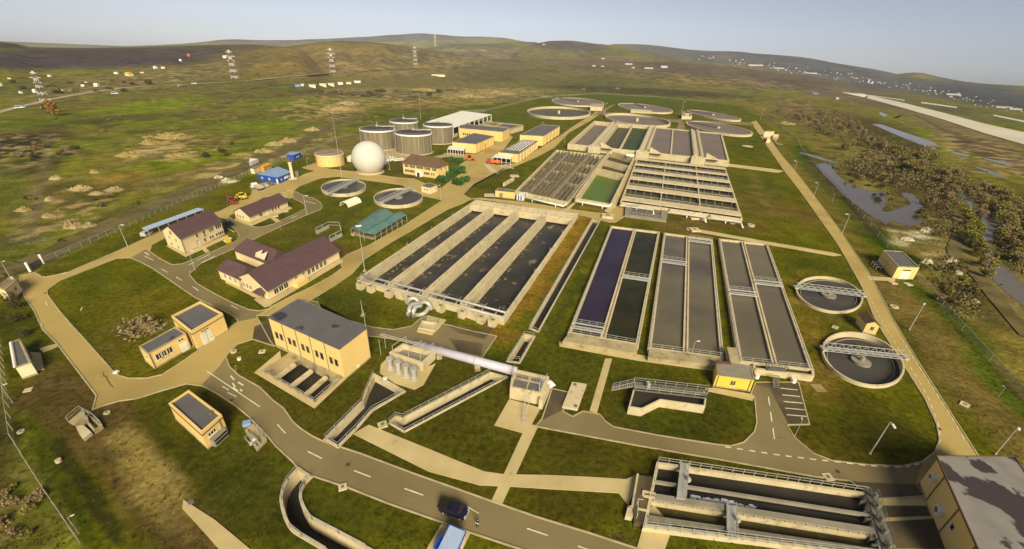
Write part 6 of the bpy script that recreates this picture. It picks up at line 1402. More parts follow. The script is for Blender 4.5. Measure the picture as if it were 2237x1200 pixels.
# ================================================================ VEHICLES
def vehicle(name, label, cat, paint, L, W, Hh, kind, loc, rz, group=None):
    t = thing(name, label, cat, (0, 0, 0), group); hw = W / 2
    def body(sec, m_, nm, hwf=1.0):
        # sec: list of (x, z0, z1, half width) cross sections
        b = MB(); vs = []; n = len(sec)
        for x, z0, z1, w in sec: vs += [(x, -w, z0), (x, -w * 1.0, (z0 + z1) / 2), (x, -w * .9, z1), (x, w * .9, z1), (x, w, (z0 + z1) / 2), (x, w, z0)]
        fs = [[i * 6 + j, (i + 1) * 6 + j, (i + 1) * 6 + (j + 1) % 6, i * 6 + (j + 1) % 6][::-1] for i in range(n - 1) for j in range(6)]
        fs += [list(range(6))[::-1], [(n - 1) * 6 + j for j in range(6)]]
        fs = [f[::-1] for f in fs]
        b.add(vs, fs); return b.build(nm, m_, t)
    h = L / 2; g = .35
    if kind == 'pickup':
        body([(-h, .55, 1.0, hw * .92), (-h + .1, .45, 1.12, hw), (-.1, .4, 1.15, hw), (.9, .4, 1.12, hw), (h - .5, .42, 1.08, hw * .97), (h - .05, .5, .95, hw * .85)], paint, 'body')
        cb = body([(-.75, 1.1, 1.2, hw * .93), (-.55, 1.1, Hh, hw * .82), (.75, 1.1, Hh, hw * .82), (1.35, 1.08, 1.16, hw * .9)], paint, 'cab')
        b = MB(); b.add([(.82, -hw * .68, Hh - .06), (.82, hw * .68, Hh - .06), (1.32, hw * .78, 1.2), (1.32, -hw * .78, 1.2)], [[3, 2, 1, 0]]); b.v = [v + Vector((.06, 0, .05)) for v in b.v]; b.build('windscreen', 'glass', t)
        b = MB()
        for s in (-1, 1): b.add([(-.45, s * hw * .9, 1.22), (1.0, s * hw * .92, 1.2), (.62, s * hw * .845, Hh - .1), (-.42, s * hw * .845, Hh - .1)], [[0, 1, 2, 3]])
        b.v = [v + Vector((0, .03 if v.y > 0 else -.03, 0)) for v in b.v]; b.build('side_window', 'glass', t)
        b = MB(); b.box((-1.6, 0, 1.13), 1.7, W * .86, .05); b.build('bed_cover', 'rubber', t)
        for s in (-1, 1): b = MB(); b.box((h - .12, s * hw * .68, .78), .12, .38, .2); b.build('headlight', 'white', t)
        b = MB(); b.box((h - .02, 0, .5), .14, W * .86, .2); b.build('bumper', 'silver', t)
    elif kind in ('car', 'van'):
        body([(-h, .45, .8, hw * .88), (-h + .15, .3, .95, hw), (0, .28, .95, hw), (h - .6, .3, .9, hw * .96), (h, .4, .7, hw * .8)], paint, 'body')
        top = ([(-h + .05, .9, 1.0, hw * .95), (-h + .2, .9, Hh, hw * .86), (h * .35, .9, Hh, hw * .84), (h * .75, .88, .95, hw * .88)] if kind == 'van' else [(-h + .25, .9, .98, hw * .88), (-h + .9, .9, Hh, hw * .76), (.35, .9, Hh, hw * .76), (1.1, .88, .96, hw * .86)])
        body(top, paint, 'roof')
        b = MB(); x0 = top[2][0]; x1 = top[3][0]; b.add([(x0 + .1, -hw * .66, Hh - .05), (x0 + .1, hw * .66, Hh - .05), (x1, hw * .74, 1.0), (x1, -hw * .74, 1.0)], [[3, 2, 1, 0]]); b.v = [v + Vector((.05, 0, .04)) for v in b.v]; b.build('windscreen', 'glass', t)
        b = MB()
        for s in (-1, 1): b.add([(top[1][0], s * hw * .93, 1.0), (x0 + .4, s * hw * .93, 1.0), (x0, s * hw * .85, Hh - .1), (top[1][0], s * hw * .85, Hh - .1)], [[0, 1, 2, 3]])
        b.build('side_window', 'glass', t)
    elif kind == 'truck':
        body([(h - 2.2, .7, 2.7, hw), (h - 1.9, .6, 2.9, hw), (h - .4, .6, 2.8, hw * .98), (h, .6, 1.6, hw * .95)], paint[0], 'cab')
        b = MB(); b.add([(h - .36, -hw * .8, 2.6), (h - .36, hw * .8, 2.6), (h + .03, hw * .82, 1.7), (h + .03, -hw * .82, 1.7)], [[3, 2, 1, 0]]); b.v = [v + Vector((.05, 0, .03)) for v in b.v]; b.build('windscreen', 'glass', t)
        b = MB(); q = [(-h, -hw), (h - 2.6, -hw), (h - 2.6, hw), (-h, hw)]; b.ring([Vector(p) for p in q], offset([Vector(p) for p in q], .12), 1.1, 2.2); b.prism([Vector(p) for p in q], .95, 1.15, bot=True); b.build('tipper_body', paint[1], t)
        b = MB(); b.box((-.4, 0, .6), L - 1, W * .5, .36); b.build('chassis', 'rubber', t); g = .5
    elif kind == 'loader':
        body([(-h, .8, 1.4, hw * .7), (-h + .4, .7, 1.9, hw * .75), (0, .7, 1.8, hw * .75), (h * .5, .7, 1.3, hw * .5)], paint, 'body')
        body([(-.9, 1.6, 2.0, hw * .62), (-.8, 1.6, Hh, hw * .6), (.4, 1.6, Hh, hw * .6), (.6, 1.5, 1.8, hw * .6)], 'glass', 'cab')
        b = MB(); b.box((-.2, 0, Hh), 1.6, W * .66, .12); b.build('cab_roof', paint, t)
        b = MB()
        for s in (-.5, .5): b.bar((.6, s, 1.5), (h, s, 2.1), .13); b.bar((h, s, 2.1), (h + .6, s, .7), .13)
        b.build('front_arm', paint, t); b = MB(); b.bar((-h + .3, 0, 1.5), (-h - .8, 0, 3.2), .16); b.bar((-h - .8, 0, 3.2), (-h - 1.2, 0, 1.4), .13); b.build('arm', paint, t)
        b = MB(); b.add([(h + .4, -hw, .3), (h + .4, hw, .3), (h + 1.2, hw, .3), (h + 1.2, -hw, .3), (h + .3, -hw, 1.1), (h + .3, hw, 1.1)], [[0, 1, 2, 3], [0, 4, 5, 1], [0, 3, 4], [1, 5, 2]]); b.build('bucket', paint, t); g = .65
    for x in (-h * .62, h * .62):
        for s in (-1, 1):
            b = MB(); b.tube([(x, s * hw * .8, g), (x, s * hw * 1.02, g)], g, 14); w = b.build('wheel', 'rubber', t)
            b = MB(); b.tube([(x, s * hw * 1.0, g), (x, s * hw * 1.04, g)], g * .55, 10); b.build('rim', 'silver', w)
    t.location = loc; t.rotation_euler.z = rz; return t
def hd(a, c): d = P(*c) - P(*a); return math.atan2(d.y, d.x)
vehicle('pickup_truck', 'navy pickup truck driving on the main road near a walking person', 'pickup', 'navy', 4.3, 1.75, 1.5, 'pickup', P(992,1120,.05), hd((963,1109), (1022,1131)))
vehicle('parked_car', 'dark navy car parked at the gable end of the office', 'car', 'navy', 4.6, 1.8, 1.5, 'car', P(501,491,.06), hd((492,488), (512,496)))
vehicle('parked_van', 'silver van nosing out from under the car shelter', 'van', 'silver', 4.6, 1.9, 1.8, 'van', P(323,514,.06), hd((316,518), (330,510)))
vehicle('truck', 'white flatbed truck parked in the bays beside the gravel', 'truck', ('white', 'silver'), 6.6, 2.3, 2.6, 'truck', P(563,414,.06), hd((575,418), (552,411)))
vehicle('parked_car', 'silver car parked in the bays behind the white truck', 'car', 'silver', 4.4, 1.8, 1.45, 'car', P(579,408,.06), hd((590,411), (568,406)))
vehicle('parked_car', 'dull grey car parked deepest in the bays by the blue office', 'car', 'steel_dark', 4.4, 1.8, 1.45, 'car', P(591,404,.06), hd((600,406), (582,402)))
vehicle('tractor', 'red tractor parked on the gravel above the long cream house', 'tractor', 'red', 4.2, 2.2, 2.6, 'loader', P(507,444,.05), hd((498,440), (516,447)))
vehicle('backhoe', 'yellow backhoe loader parked beside the red tractor', 'loader', 'yellowpaint', 4.6, 2.3, 2.8, 'loader', P(529,435,.05), hd((535,437), (521,434)))
vehicle('tipper_truck', 'orange tipper truck in front of the skylight workshop', 'truck', ('red', 'orange'), 9, 2.9, 3.0, 'truck', P(1078,358,.1), hd((1092,358), (1063,356)))
vehicle('wheel_loader', 'orange and yellow wheel loader on the yard near the hedges', 'loader', 'orange', 6.5, 2.7, 3.6, 'loader', P(1026,351,.1), hd((1020,350), (1034,352)))
for bx, by, lab in [(425,184.5,'white car on the far country road, the farther of two close ones'),(395,189,'white car on the far country road, the nearer of two close ones'),(252,206.5,'light car alone on the far country road'),(45,237,'light car on the far road at the left edge')]:
    p = T(bx, by); vehicle('distant_car', lab, 'car', 'white', 7, 3, 2.4, 'van', p + Vector((0, 0, .4)), .5)
# ---- person
def person(loc, rz):
    J = [((0,0,.95),.13),((0,0,1.15),.125),((0,0,1.38),.15),((0,0,1.5),.065),((0,.01,1.6),.085),((0,.02,1.7),.095),((0,0,1.78),.05)]
    E = [(0,1),(1,2),(2,3),(3,4),(4,5),(5,6)]
    def ch(start, pts):
        p = start
        for c, r in pts: J.append((c, r)); E.append((p, len(J) - 1)); p = len(J) - 1
        return p
    for s in (-1, 1):
        ch(0, [((s*.1,0,.88),.1),((s*.11,.1*s,.48),.065),((s*.11,.06*s,.1),.045),((s*.11,.06*s+.14,.04),.04)])
        w = ch(2, [((s*.2,0,1.4),.075),((s*.25,-.02*s,1.12),.05),((s*.26,.08*s+.05,.88),.034),((s*.26,.08*s+.08,.82),.034)])
        p0 = Vector(J[w][0])
        for k, (dx, L) in enumerate(((-.03,.07),(-.01,.085),(.01,.08),(.03,.065))): ch(w, [((p0.x+dx*.4, p0.y+dx, p0.z-L*.6),.01),((p0.x+dx*.4, p0.y+dx+.012, p0.z-L),.008)])
        ch(w, [((p0.x-s*.02, p0.y+.045, p0.z-.01),.011),((p0.x-s*.02, p0.y+.065, p0.z-.045),.009)])
    me = bpy.data.meshes.new('person'); me.from_pydata([c for c, r in J], E, [])
    o = bpy.data.objects.new('person', me); COL.objects.link(o)
    md = o.modifiers.new('skin', 'SKIN'); sv = me.skin_vertices[0].data
    for i, (c, r) in enumerate(J): sv[i].radius = (r, r * (.75 if i in (0, 1, 2) else 1))
    sv[0].use_root = True
    ss = o.modifiers.new('sub', 'SUBSURF'); ss.levels = ss.render_levels = 2
    dg = bpy.context.evaluated_depsgraph_get(); m2 = bpy.data.meshes.new_from_object(o.evaluated_get(dg)); o.modifiers.clear(); o.data = m2
    for k in ('skin', 'darkcloth', 'whitecloth', 'rubber'): m2.materials.append(MT[k])
    for f in m2.polygons:
        z = f.center.z; x = abs(f.center.x)
        f.material_index = 0 if z > 1.49 or (x > .21 and z < .9) else 1 if z > 1.0 else 2 if z > .82 else 3 if z < .09 else 1
        f.use_smooth = True
    o.location = loc; o.rotation_euler.z = rz; ORIG[o.name] = Vector((0, 0, 0))
    tag(o, 'person in dark jacket walking on the road ahead of the navy pickup', 'person')
    b = MB(); vs = []; 
    for i in range(5):
        for j in range(10): ph = .15 + i * .36; a = 6.28 * j / 10; vs.append((.105 * math.cos(ph) * math.cos(a), -.005 + .115 * math.cos(ph) * math.sin(a), 1.68 + .13 * math.sin(ph)))
    b.add(vs, [[i * 10 + j, i * 10 + (j + 1) % 10, (i + 1) * 10 + (j + 1) % 10, (i + 1) * 10 + j] for i in range(4) for j in range(10)] + [[40 + j for j in range(10)]]); b.build('hair', 'trunk', o)
    b = MB()
    for s in (-1, 1): b.box((s * .035, .108, 1.665), .022, .012, .012)
    b.build('eye', 'rubber', o); b = MB(); b.tube([(0, .1, 1.67), (0, .13, 1.63)], [.008, .016], 6); b.build('nose', 'skin', o)
person(P(1043, 1151, .045), 2.6)
# ================================================================ VEGETATION
def leafmat(n, c1, c2): return mat(n, c1, c2, .5, .9)
LM = {'olive': leafmat('olive foliage', (.24, .21, .05), (.17, .155, .035)), 'bare': leafmat('bare brown twigs', (.3, .21, .1), (.21, .15, .066)), 'lime': leafmat('yellow green foliage', (.27, .25, .03), (.2, .19, .022)), 'dark': leafmat('dark thicket', (.09, .078, .025), (.06, .052, .018)), 'rust': leafmat('autumn foliage', (.36, .2, .03), (.28, .14, .02))}
def crown_mesh(seed, R, Hh, n, leaf, m_):
    rr = random.Random(seed); vs = []; fs = []
    lobes = [(rr.uniform(-.45, .45) * R, rr.uniform(-.45, .45) * R, Hh * rr.uniform(.35, .85), R * rr.uniform(.35, .6)) for _ in range(9)]
    for i in range(n):
        l = rr.choice(lobes); th = rr.uniform(0, 6.283); cz = rr.uniform(-1, 1); k = rr.uniform(.45, 1.0) ** .5 * rr.uniform(.8, 1.15)
        s = math.sqrt(1 - cz * cz); c = Vector((l[0] + l[3] * k * s * math.cos(th), l[1] + l[3] * k * s * math.sin(th), max(.15, l[2] + l[3] * k * cz)))
        a = Vector((rr.gauss(0, 1), rr.gauss(0, 1), rr.gauss(0, 1))).normalized(); u = a.orthogonal().normalized(); w = a.cross(u); e = leaf * rr.uniform(.5, 1.3)
        b0 = len(vs); vs += [c + u * e, c + w * e * .6, c - u * e, c - w * e * .7]; fs.append([b0, b0 + 1, b0 + 2, b0 + 3])
    me = bpy.data.meshes.new('crown'); me.from_pydata(vs, [], fs); me.materials.append(m_); return me
def tree_proto(name, label, cat, group, seed, R, Hh, n, leaf, m_, trunk=True):
    t = thing(name, label, cat, (0, 0, -500), group)
    o = bpy.data.objects.new('crown', crown_mesh(seed, R, Hh, n, leaf, m_)); COL.objects.link(o); o.parent = t; ORIG[o.name] = Vector()
    if trunk:
        b = MB(); rr = random.Random(seed); ORIG[t.name] = Vector((0, 0, 0)); b.tube([(0, 0, 0), (rr.uniform(-.1, .1), .1, Hh * .35), (.1, 0, Hh * .75)], [R * .09, R * .06, R * .02], 7)
        for k in range(6): a = rr.uniform(0, 6.28); z = Hh * rr.uniform(.25, .5); b.tube([(0, 0, z), (R * .35 * math.cos(a), R * .35 * math.sin(a), z + Hh * .2), (R * .6 * math.cos(a), R * .6 * math.sin(a), z + Hh * .32)], [R * .035, R * .02, R * .008], 5)
        b.build('trunk', 'trunk', t)
    return t
def meshed(protos, spots):
    first = {}
    for k, loc, s, lab in spots:
        if k not in first: first[k] = protos[k]; o = protos[k]; o.location = loc; o.scale = (s, s, s * rnd(.65, .95)); o.rotation_euler.z = rnd(0, 6.28); o['label'] = lab
        else: copy_tree(protos[k], loc, rnd(0, 6.28), (s, s, s * rnd(.6, 1.0)), lab)
    for k in protos:
        if k not in first:
            for c in list(protos[k].children): bpy.data.objects.remove(c)
            bpy.data.objects.remove(protos[k])
GT = 'trees of the river belt'
KIND = {'olive': 'dull olive green tree in the river belt beyond the right fence', 'bare': 'bare brown twiggy tree in the river belt beyond the right fence', 'lime': 'fresh yellow green tree in the river belt beyond the right fence', 'dark': 'dark dense tree in the river belt beyond the right fence'}
PR = {}
for i, (k, nm) in enumerate((('olive', 0), ('olive', 1), ('bare', 2), ('bare', 3), ('lime', 4), ('dark', 5))): PR[(k, nm)] = tree_proto('tree', KIND[k], 'tree', GT + ', ' + {'olive': 'olive ones', 'bare': 'bare ones', 'lime': 'yellow green ones', 'dark': 'dark ones'}[k], 40 + i, 3.0, 6.5, 620, .42, LM[k])
spots = []
def belt(line, n, spread, kinds, s0, s1):
    for i in range(n):
        u = random.random() * (len(line) - 1); k = int(u); a = line[k]; c = line[k + 1]; f_ = u - k
        x = a[0] + (c[0] - a[0]) * f_ + random.gauss(0, spread[0]); y = a[1] + (c[1] - a[1]) * f_ + random.gauss(0, spread[1])
        kk = random.choice(kinds); key = random.choice([q for q in PR if q[0] == kk])
        if inside((x, y), RIVER) or inside((x, y - 16), RIVER) or inside((x, y - 30), RIVER): continue
        g = P(x, y); s = rnd(s0, s1)
        spots.append((key, g, s, KIND[kk]))
belt([(2165,590),(2140,550),(2118,510),(2104,470)], 22, (9, 14), ['olive', 'bare', 'olive'], .5, .95)
belt([(2250,590),(2222,530),(2200,475),(2150,435)], 40, (16, 12), ['olive', 'bare', 'olive', 'bare', 'lime'], .55, 1.1)
belt([(2240,560),(2190,480),(2120,430),(2060,395),(2000,365)], 64, (30, 13), ['olive', 'bare', 'bare', 'bare'], .7, 1.2)
belt([(2000,365),(1930,330),(1870,300),(1800,280)], 64, (28, 9), ['olive', 'bare', 'olive', 'bare'], .9, 1.6)
belt([(1860,275),(1790,258),(1740,262),(1700,245)], 40, (30, 8), ['bare', 'bare', 'olive'], 1.0, 1.8)
for x, y, s in ((2130,505,1.15), (2158,585,.95), (2118,535,1.0), (1985,375,1.4), (2015,385,1.4), (2108,480,1.0)): spots.append((('lime', 4) if s < 1.25 else ('olive', 0), P(x, y), s, KIND['lime' if s < 1.25 else 'olive']))
meshed(PR, spots)
# low shrubs over the waste ground
SK = {'d': 'dark low shrub dotted over the waste ground outside the fence', 'o': 'olive low shrub dotted over the waste ground outside the fence', 'b': 'brown leafless shrub dotted over the waste ground outside the fence'}
PS = {k: tree_proto('shrub', SK[k], 'shrub', 'shrubs on the waste ground, ' + {'d': 'dark', 'o': 'olive', 'b': 'brown'}[k], 70 + i, 2.0, 2.0, 260, .34, LM[m_], False) for i, (k, m_) in enumerate((('d', 'dark'), ('o', 'olive'), ('b', 'bare')))}
sp = []
def scatter(px, py, rx, ry, n, kinds, s0, s1, far=False):
    for i in range(n):
        a = rnd(0, 6.28); r = math.sqrt(random.random()); x, y = px + rx * r * math.cos(a), py + ry * r * math.sin(a); k = random.choice(kinds)
        sp.append((k, T(x, y) if far else P(x, y), rnd(s0, s1), SK[k]))
scatter(1920,380,60,22,26,'dbb',.6,1.2); scatter(2060,420,30,50,22,'dbb',.5,1.1); scatter(1930,432,22,12,8,'do',.5,.8); scatter(2085,620,50,50,26,'dob',.5,1); scatter(1930,340,60,12,14,'ob',.7,1.2)
scatter(60,330,110,24,22,'db',.7,1.5); scatter(180,440,120,30,14,'do',.4,1.0); scatter(200,520,80,16,6,'do',.3,.6); scatter(350,270,260,25,12,'ob',.8,1.7); scatter(600,235,200,16,10,'ob',.9,1.8); scatter(830,262,160,14,10,'ob',.9,1.6)
scatter(1500,195,300,16,22,'db',2,4.5); scatter(900,205,200,8,10,'db',2,4); scatter(40,1100,60,80,14,'ob',.25,.6); scatter(460,330,120,20,10,'do',.8,1.6)
scatter(250,190,250,18,26,'dob',1.2,3,True); scatter(1750,215,150,16,26,'dbo',1.5,3.5); scatter(650,160,250,18,8,'bo',1.5,3,True); scatter(1200,140,250,14,14,'bb',2,4,True); scatter(1900,395,60,20,20,'bd',.5,1.1); scatter(1850,365,30,8,8,'b',.5,.9); scatter(2010,470,14,26,10,'do',.5,.9)
meshed(PS, sp)
# weeds and tufts standing in the lawns near the front
random.seed(5)
for nm, c1, c2, cnt in (('grass_tufts', (.12, .1, .012), (.08, .075, .006), 2600), ('weeds', (.05, .045, .004), (.035, .034, .003), 900)):
    b = MB(); polys = list(RW.values()) + [PP(v) for v in SLABS.values()] + list(PIT_.values()); bb = [(min(p[0] for p in q), max(p[0] for p in q), min(p[1] for p in q), max(p[1] for p in q), q) for q in polys]; k = 0
    while k < cnt:
        g = P(rnd(0, 2237), 640 + 560 * random.random() ** .8)
        if noise.noise(Vector((g.x * .12, g.y * .12, cnt))) < rnd(-.25, .35): continue
        if any(x0 < g.x < x1 and y0 < g.y < y1 and inside(g, q) for x0, x1, y0, y1, q in bb): continue
        k += 1
        for j in range(3):
            a = rnd(0, 6.28); e = rnd(.06, .2); u = Vector((math.cos(a) * e, math.sin(a) * e, 0)); c = g + Vector((rnd(-.2, .2), rnd(-.2, .2), .01)); up_ = Vector((rnd(-.08, .08), rnd(-.08, .08), rnd(.04, .14)))
            b.add([c - u, c + u, c + u * .6 + up_, c - u * .7 + up_], [[0, 1, 2, 3]])
    struct(b.build(nm, mat(nm.replace('_', ' '), c1, c2, .8, .95)), 'stuff')
# brushwood filling the river belt
vs = []; fs = []; random.seed(31)
for line, n, sp_ in (([(2250,600),(2222,530),(2200,475),(2150,435),(2060,395),(2000,365),(1930,330),(1870,300),(1800,280),(1740,262),(1690,243)], 12000, (30, 15)), ([(1830,345),(1900,372),(1960,395),(2030,410),(2062,450),(2060,500),(2040,520)], 6000, (16, 10)), ([(2040,590),(2085,620),(2110,680)], 1800, (18, 16)), ([(1935,425),(1930,450)], 700, (8, 5))):
    for i in range(n):
        u = random.random() * (len(line) - 1); k = int(u); f_ = u - k
        x = line[k][0] + (line[k + 1][0] - line[k][0]) * f_ + random.gauss(0, sp_[0]); y = line[k][1] + (line[k + 1][1] - line[k][1]) * f_ + random.gauss(0, sp_[1])
        g = P(x, y)
        if noise.noise(Vector((g.x * .06, g.y * .06, 2))) < rnd(-.3, .2) or inside((x, y), RIVER) or inside((x, y), POND): continue
        e = rnd(.25, .6) * (1 if g.y < 250 else 1.6); q = g + Vector((0, 0, random.random() ** 1.6 * 2.4 * (1 if g.y < 250 else 1.5))); a = Vector((random.gauss(0, 1), random.gauss(0, 1), random.gauss(0, .7))).normalized(); u_ = a.orthogonal().normalized(); w_ = a.cross(u_); b0 = len(vs)
        vs += [q + u_ * e, q + w_ * e * .6, q - u_ * e, q - w_ * e * .7]; fs.append([b0, b0 + 1, b0 + 2, b0 + 3])
me = bpy.data.meshes.new('undergrowth'); me.from_pydata(vs, [], fs); me.materials.append(mat('brown undergrowth', (.2, .145, .06), (.1, .085, .03), .09, .95, col3=(.14, .14, .03), s3=.05)); o = bpy.data.objects.new('undergrowth', me); COL.objects.link(o); struct(o, 'stuff')
# clipped hedges and garden bushes
MT['hedge2'] = MT['hedge']
for x, y, s, lab in [(967.5,398,2.6,'round clipped green bush at the corner of the control building'),(984,386,2.2,'smaller clipped bush right of the corner bush'),(993,377,2.4,'left end of the clipped hedge by the control building'),(1006,378,2.8,'right end of the clipped hedge by the control building'),(1001,404,2.6,'clipped bush at the road side of the garden, left of another'),(1014,397,2.3,'clipped bush at the road side of the garden, right of another'),(988,354,2.2,'left clipped hedge behind the control building'),(1003,355,2.4,'right clipped hedge beside the orange loader')]:
    t = tree_proto('garden_bush', lab, 'bush', 'clipped bushes round the control building', int(x), s * 1.3, s * 1.25, 700, .5, MT['hedge'], False); t.location = P(x, y, .05); t.scale = (1.2, 1, .9)
for x, y, s, lab in [(24,660,.62,'dark bush hiding the foot of the gatehouse'),(36,676,.6,'dark bush second below the gatehouse'),(44,702,.55,'dark bush third below the gatehouse'),(50,735,.5,'dark bush nearest to the pale shed')]:
    t = tree_proto('dark_bush', lab, 'bush', 'dark bushes below the gatehouse', int(x), 3.2, 3.4, 500, .3, LM['dark'], False); t.location = P(x, y); t.scale = (s, s, s)
t = tree_proto('autumn_tree', 'single orange autumn tree by the far left country road', 'tree', 'lone field trees', 5, 5, 13, 500, .9, LM['rust']); t.location = T(122, 254)
t = tree_proto('field_tree', 'dull olive tree standing left of the orange autumn tree', 'tree', 'lone field trees', 6, 6, 8, 400, .9, LM['olive']); t.location = T(104, 247)
# heap of cut branches behind the low yellow house
t = tree_proto('brush_heap', 'heap of pale cut branches behind the low yellow house', 'brush heap', 'brush heaps', 8, 5.5, 1.2, 260, .5, LM['bare'], False); t.location = P(318, 722); ORIG[t.name] = Vector((0, 0, 0)); b = MB()
for i in range(46): a = rnd(0, 6.28); c = Vector((rnd(-4.5, 4.5), rnd(-3, 3), rnd(.1, .8))); b.bar(c, c + Vector((math.cos(a) * rnd(.8, 2.2), math.sin(a) * rnd(.8, 2.2), rnd(-.1, .9))), .05, 4)
b.build('branch', 'concrete', t)
# ================================================================ SPOIL HEAPS
def heap(px, py, wpx, hpx, m_, label, seed, group='spoil heaps on the waste ground', far=False):
    g = T(px, py) if far else P(px, py); d = depth(g) / F; W = wpx * d / 2; Hh = hpx * d * .75; rr = random.Random(seed); b = MB(); n = 26; vs = []; fs = []
    for i in range(n):
        for j in range(n):
            u, v = i / (n - 1) * 2 - 1, j / (n - 1) * 2 - 1; r = math.hypot(u, v)
            z = max(0, 1 - r * r * (1 + .8 * noise.noise(Vector((u * 1.6, v * 1.6, seed * 3.1))))) * Hh * (.25 + 1.3 * abs(noise.noise(Vector((u * 3.5 + seed, v * 3.5, seed * .7)))) + .5 * abs(noise.noise(Vector((u * 9 + seed, v * 9, seed * .3))))) + rr.uniform(0, .16) * Hh * (r < .95)
            vs.append((g.x + u * W * (1 + .15 * rr.uniform(-1, 1)), g.y + v * W * .8, g.z - .05 + z))
    for i in range(n - 1):
        for j in range(n - 1): fs.append([i * n + j, (i + 1) * n + j, (i + 1) * n + j + 1, i * n + j + 1])
    b.add(vs, fs)
    for k in range(70):
        a = rr.uniform(0, 6.28); r = rr.uniform(.1, 1.5); s = W * rr.uniform(.025, .1); z = max(0, 1 - r * r) * Hh * .8
        c = Vector((g.x + W * r * math.cos(a), g.y + W * .8 * r * math.sin(a), g.z + z)); pts = [c + Vector((rr.uniform(-1, 1) * s, rr.uniform(-1, 1) * s, rr.uniform(-.3, 1) * s)) for _ in range(6)]
        b.add(pts, [[0, 1, 2], [0, 2, 3], [0, 3, 4], [1, 4, 5], [2, 1, 5], [3, 2, 5], [4, 3, 5], [0, 4, 1]])
    tag(b.build('spoil_heap', m_, smooth=False), label, 'heap', group)
HEAPS = [(207,378,18,9,'soil','smooth tan mound alone on the yellow grass strip'),(178,414,40,12,'rubble','wide rubble heap below the tan mound'),(250,416,34,10,'rubble','rubble heap right of the widest one in the left field'),(211,424,28,8,'rubble','small rubble heap between two wider ones in the left field'),(160,496,36,18,'rubble','tall rubble heap at the foot of the dark track'),(197,495,28,12,'rubble','rubble heap right of the tall one by the dark track'),(108,474,26,12,'rubble','pale stones right beside the dark track'),(112,438,22,9,'rubble','flat stones beside the dark track, halfway up'),(122,391,26,10,'rubble','stones beside the top of the dark track'),(53,460,30,12,'soil','tan bank left of the dark track'),(477,390,20,9,'rubblewhite','small white rubble heap beyond the parking'),(500,397,34,9,'rubblewhite','long white rubble heap beyond the parking'),
 (382,300,70,12,'soil','large tan spoil bank in the middle of the left field'),(286,340,60,11,'soil','tan spoil bank at the lower left of the field banks'),(330,314,44,10,'soil','tan spoil bank between two larger ones'),(392,340,50,8,'soil','flat spoil bank below the large one'),(316,301,14,5,'soil','first of four small yellow mounds in a row, leftmost'),(330,299,12,5,'soil','second small yellow mound from the left in the row'),(349,295,12,5,'soil','third small yellow mound from the left in the row'),(363,292,12,5,'soil','fourth small yellow mound in the row, rightmost'),
 (600,317,34,9,'rubble','rubble bank by the track left of the tall mast'),(629,310,40,9,'rubble','rubble bank by the track nearest the tall mast'),(683,285,36,8,'rubble','rubble bank where the track bends behind the yellow tank'),(580,332,40,9,'rubble','rubble bank above the orange container'),(732,240,60,10,'soil','broad pale spoil field behind the tall mast'),(760,228,50,8,'rubble','pale stones beyond the broad spoil field'),(1090,205,70,6,'soil','long spoil bank left of the far round tanks'),(1030,212,60,6,'soil','long spoil bank beyond the white shed'),(930,198,60,5,'soil','low spoil bank in the dark far field'),
 (1982,524,26,11,'rubblewhite','white rubble heap at the end of the pond'),(2024,506,30,12,'rubblewhite','white rubble heap on the pond bank'),(2060,497,34,8,'rubble','long rubble bank right of the pond'),(2024,574,26,14,'rubblewhite','white rubble heap behind the right pump house'),(2078,574,30,14,'rubblewhite','white rubble heap by the riverside track'),(2092,598,18,10,'rubblewhite','small white rubble heap below the riverside track'),(2128,660,18,10,'rubblewhite','small rubble heap near the lower riverside track'),(1940,352,44,7,'soil','pale sandy bank above the pond'),(1720,272,34,7,'soil','yellow bank near the rear fence corner'),(820,512,22,8,'soil','heap of yellow straw below the teal shelter'),(1660,834,0,0,None,'')]
for i, (x, y, w, h, m_, lab) in enumerate(HEAPS):
    if m_: heap(x, y, w, h, m_, lab, i + 1)
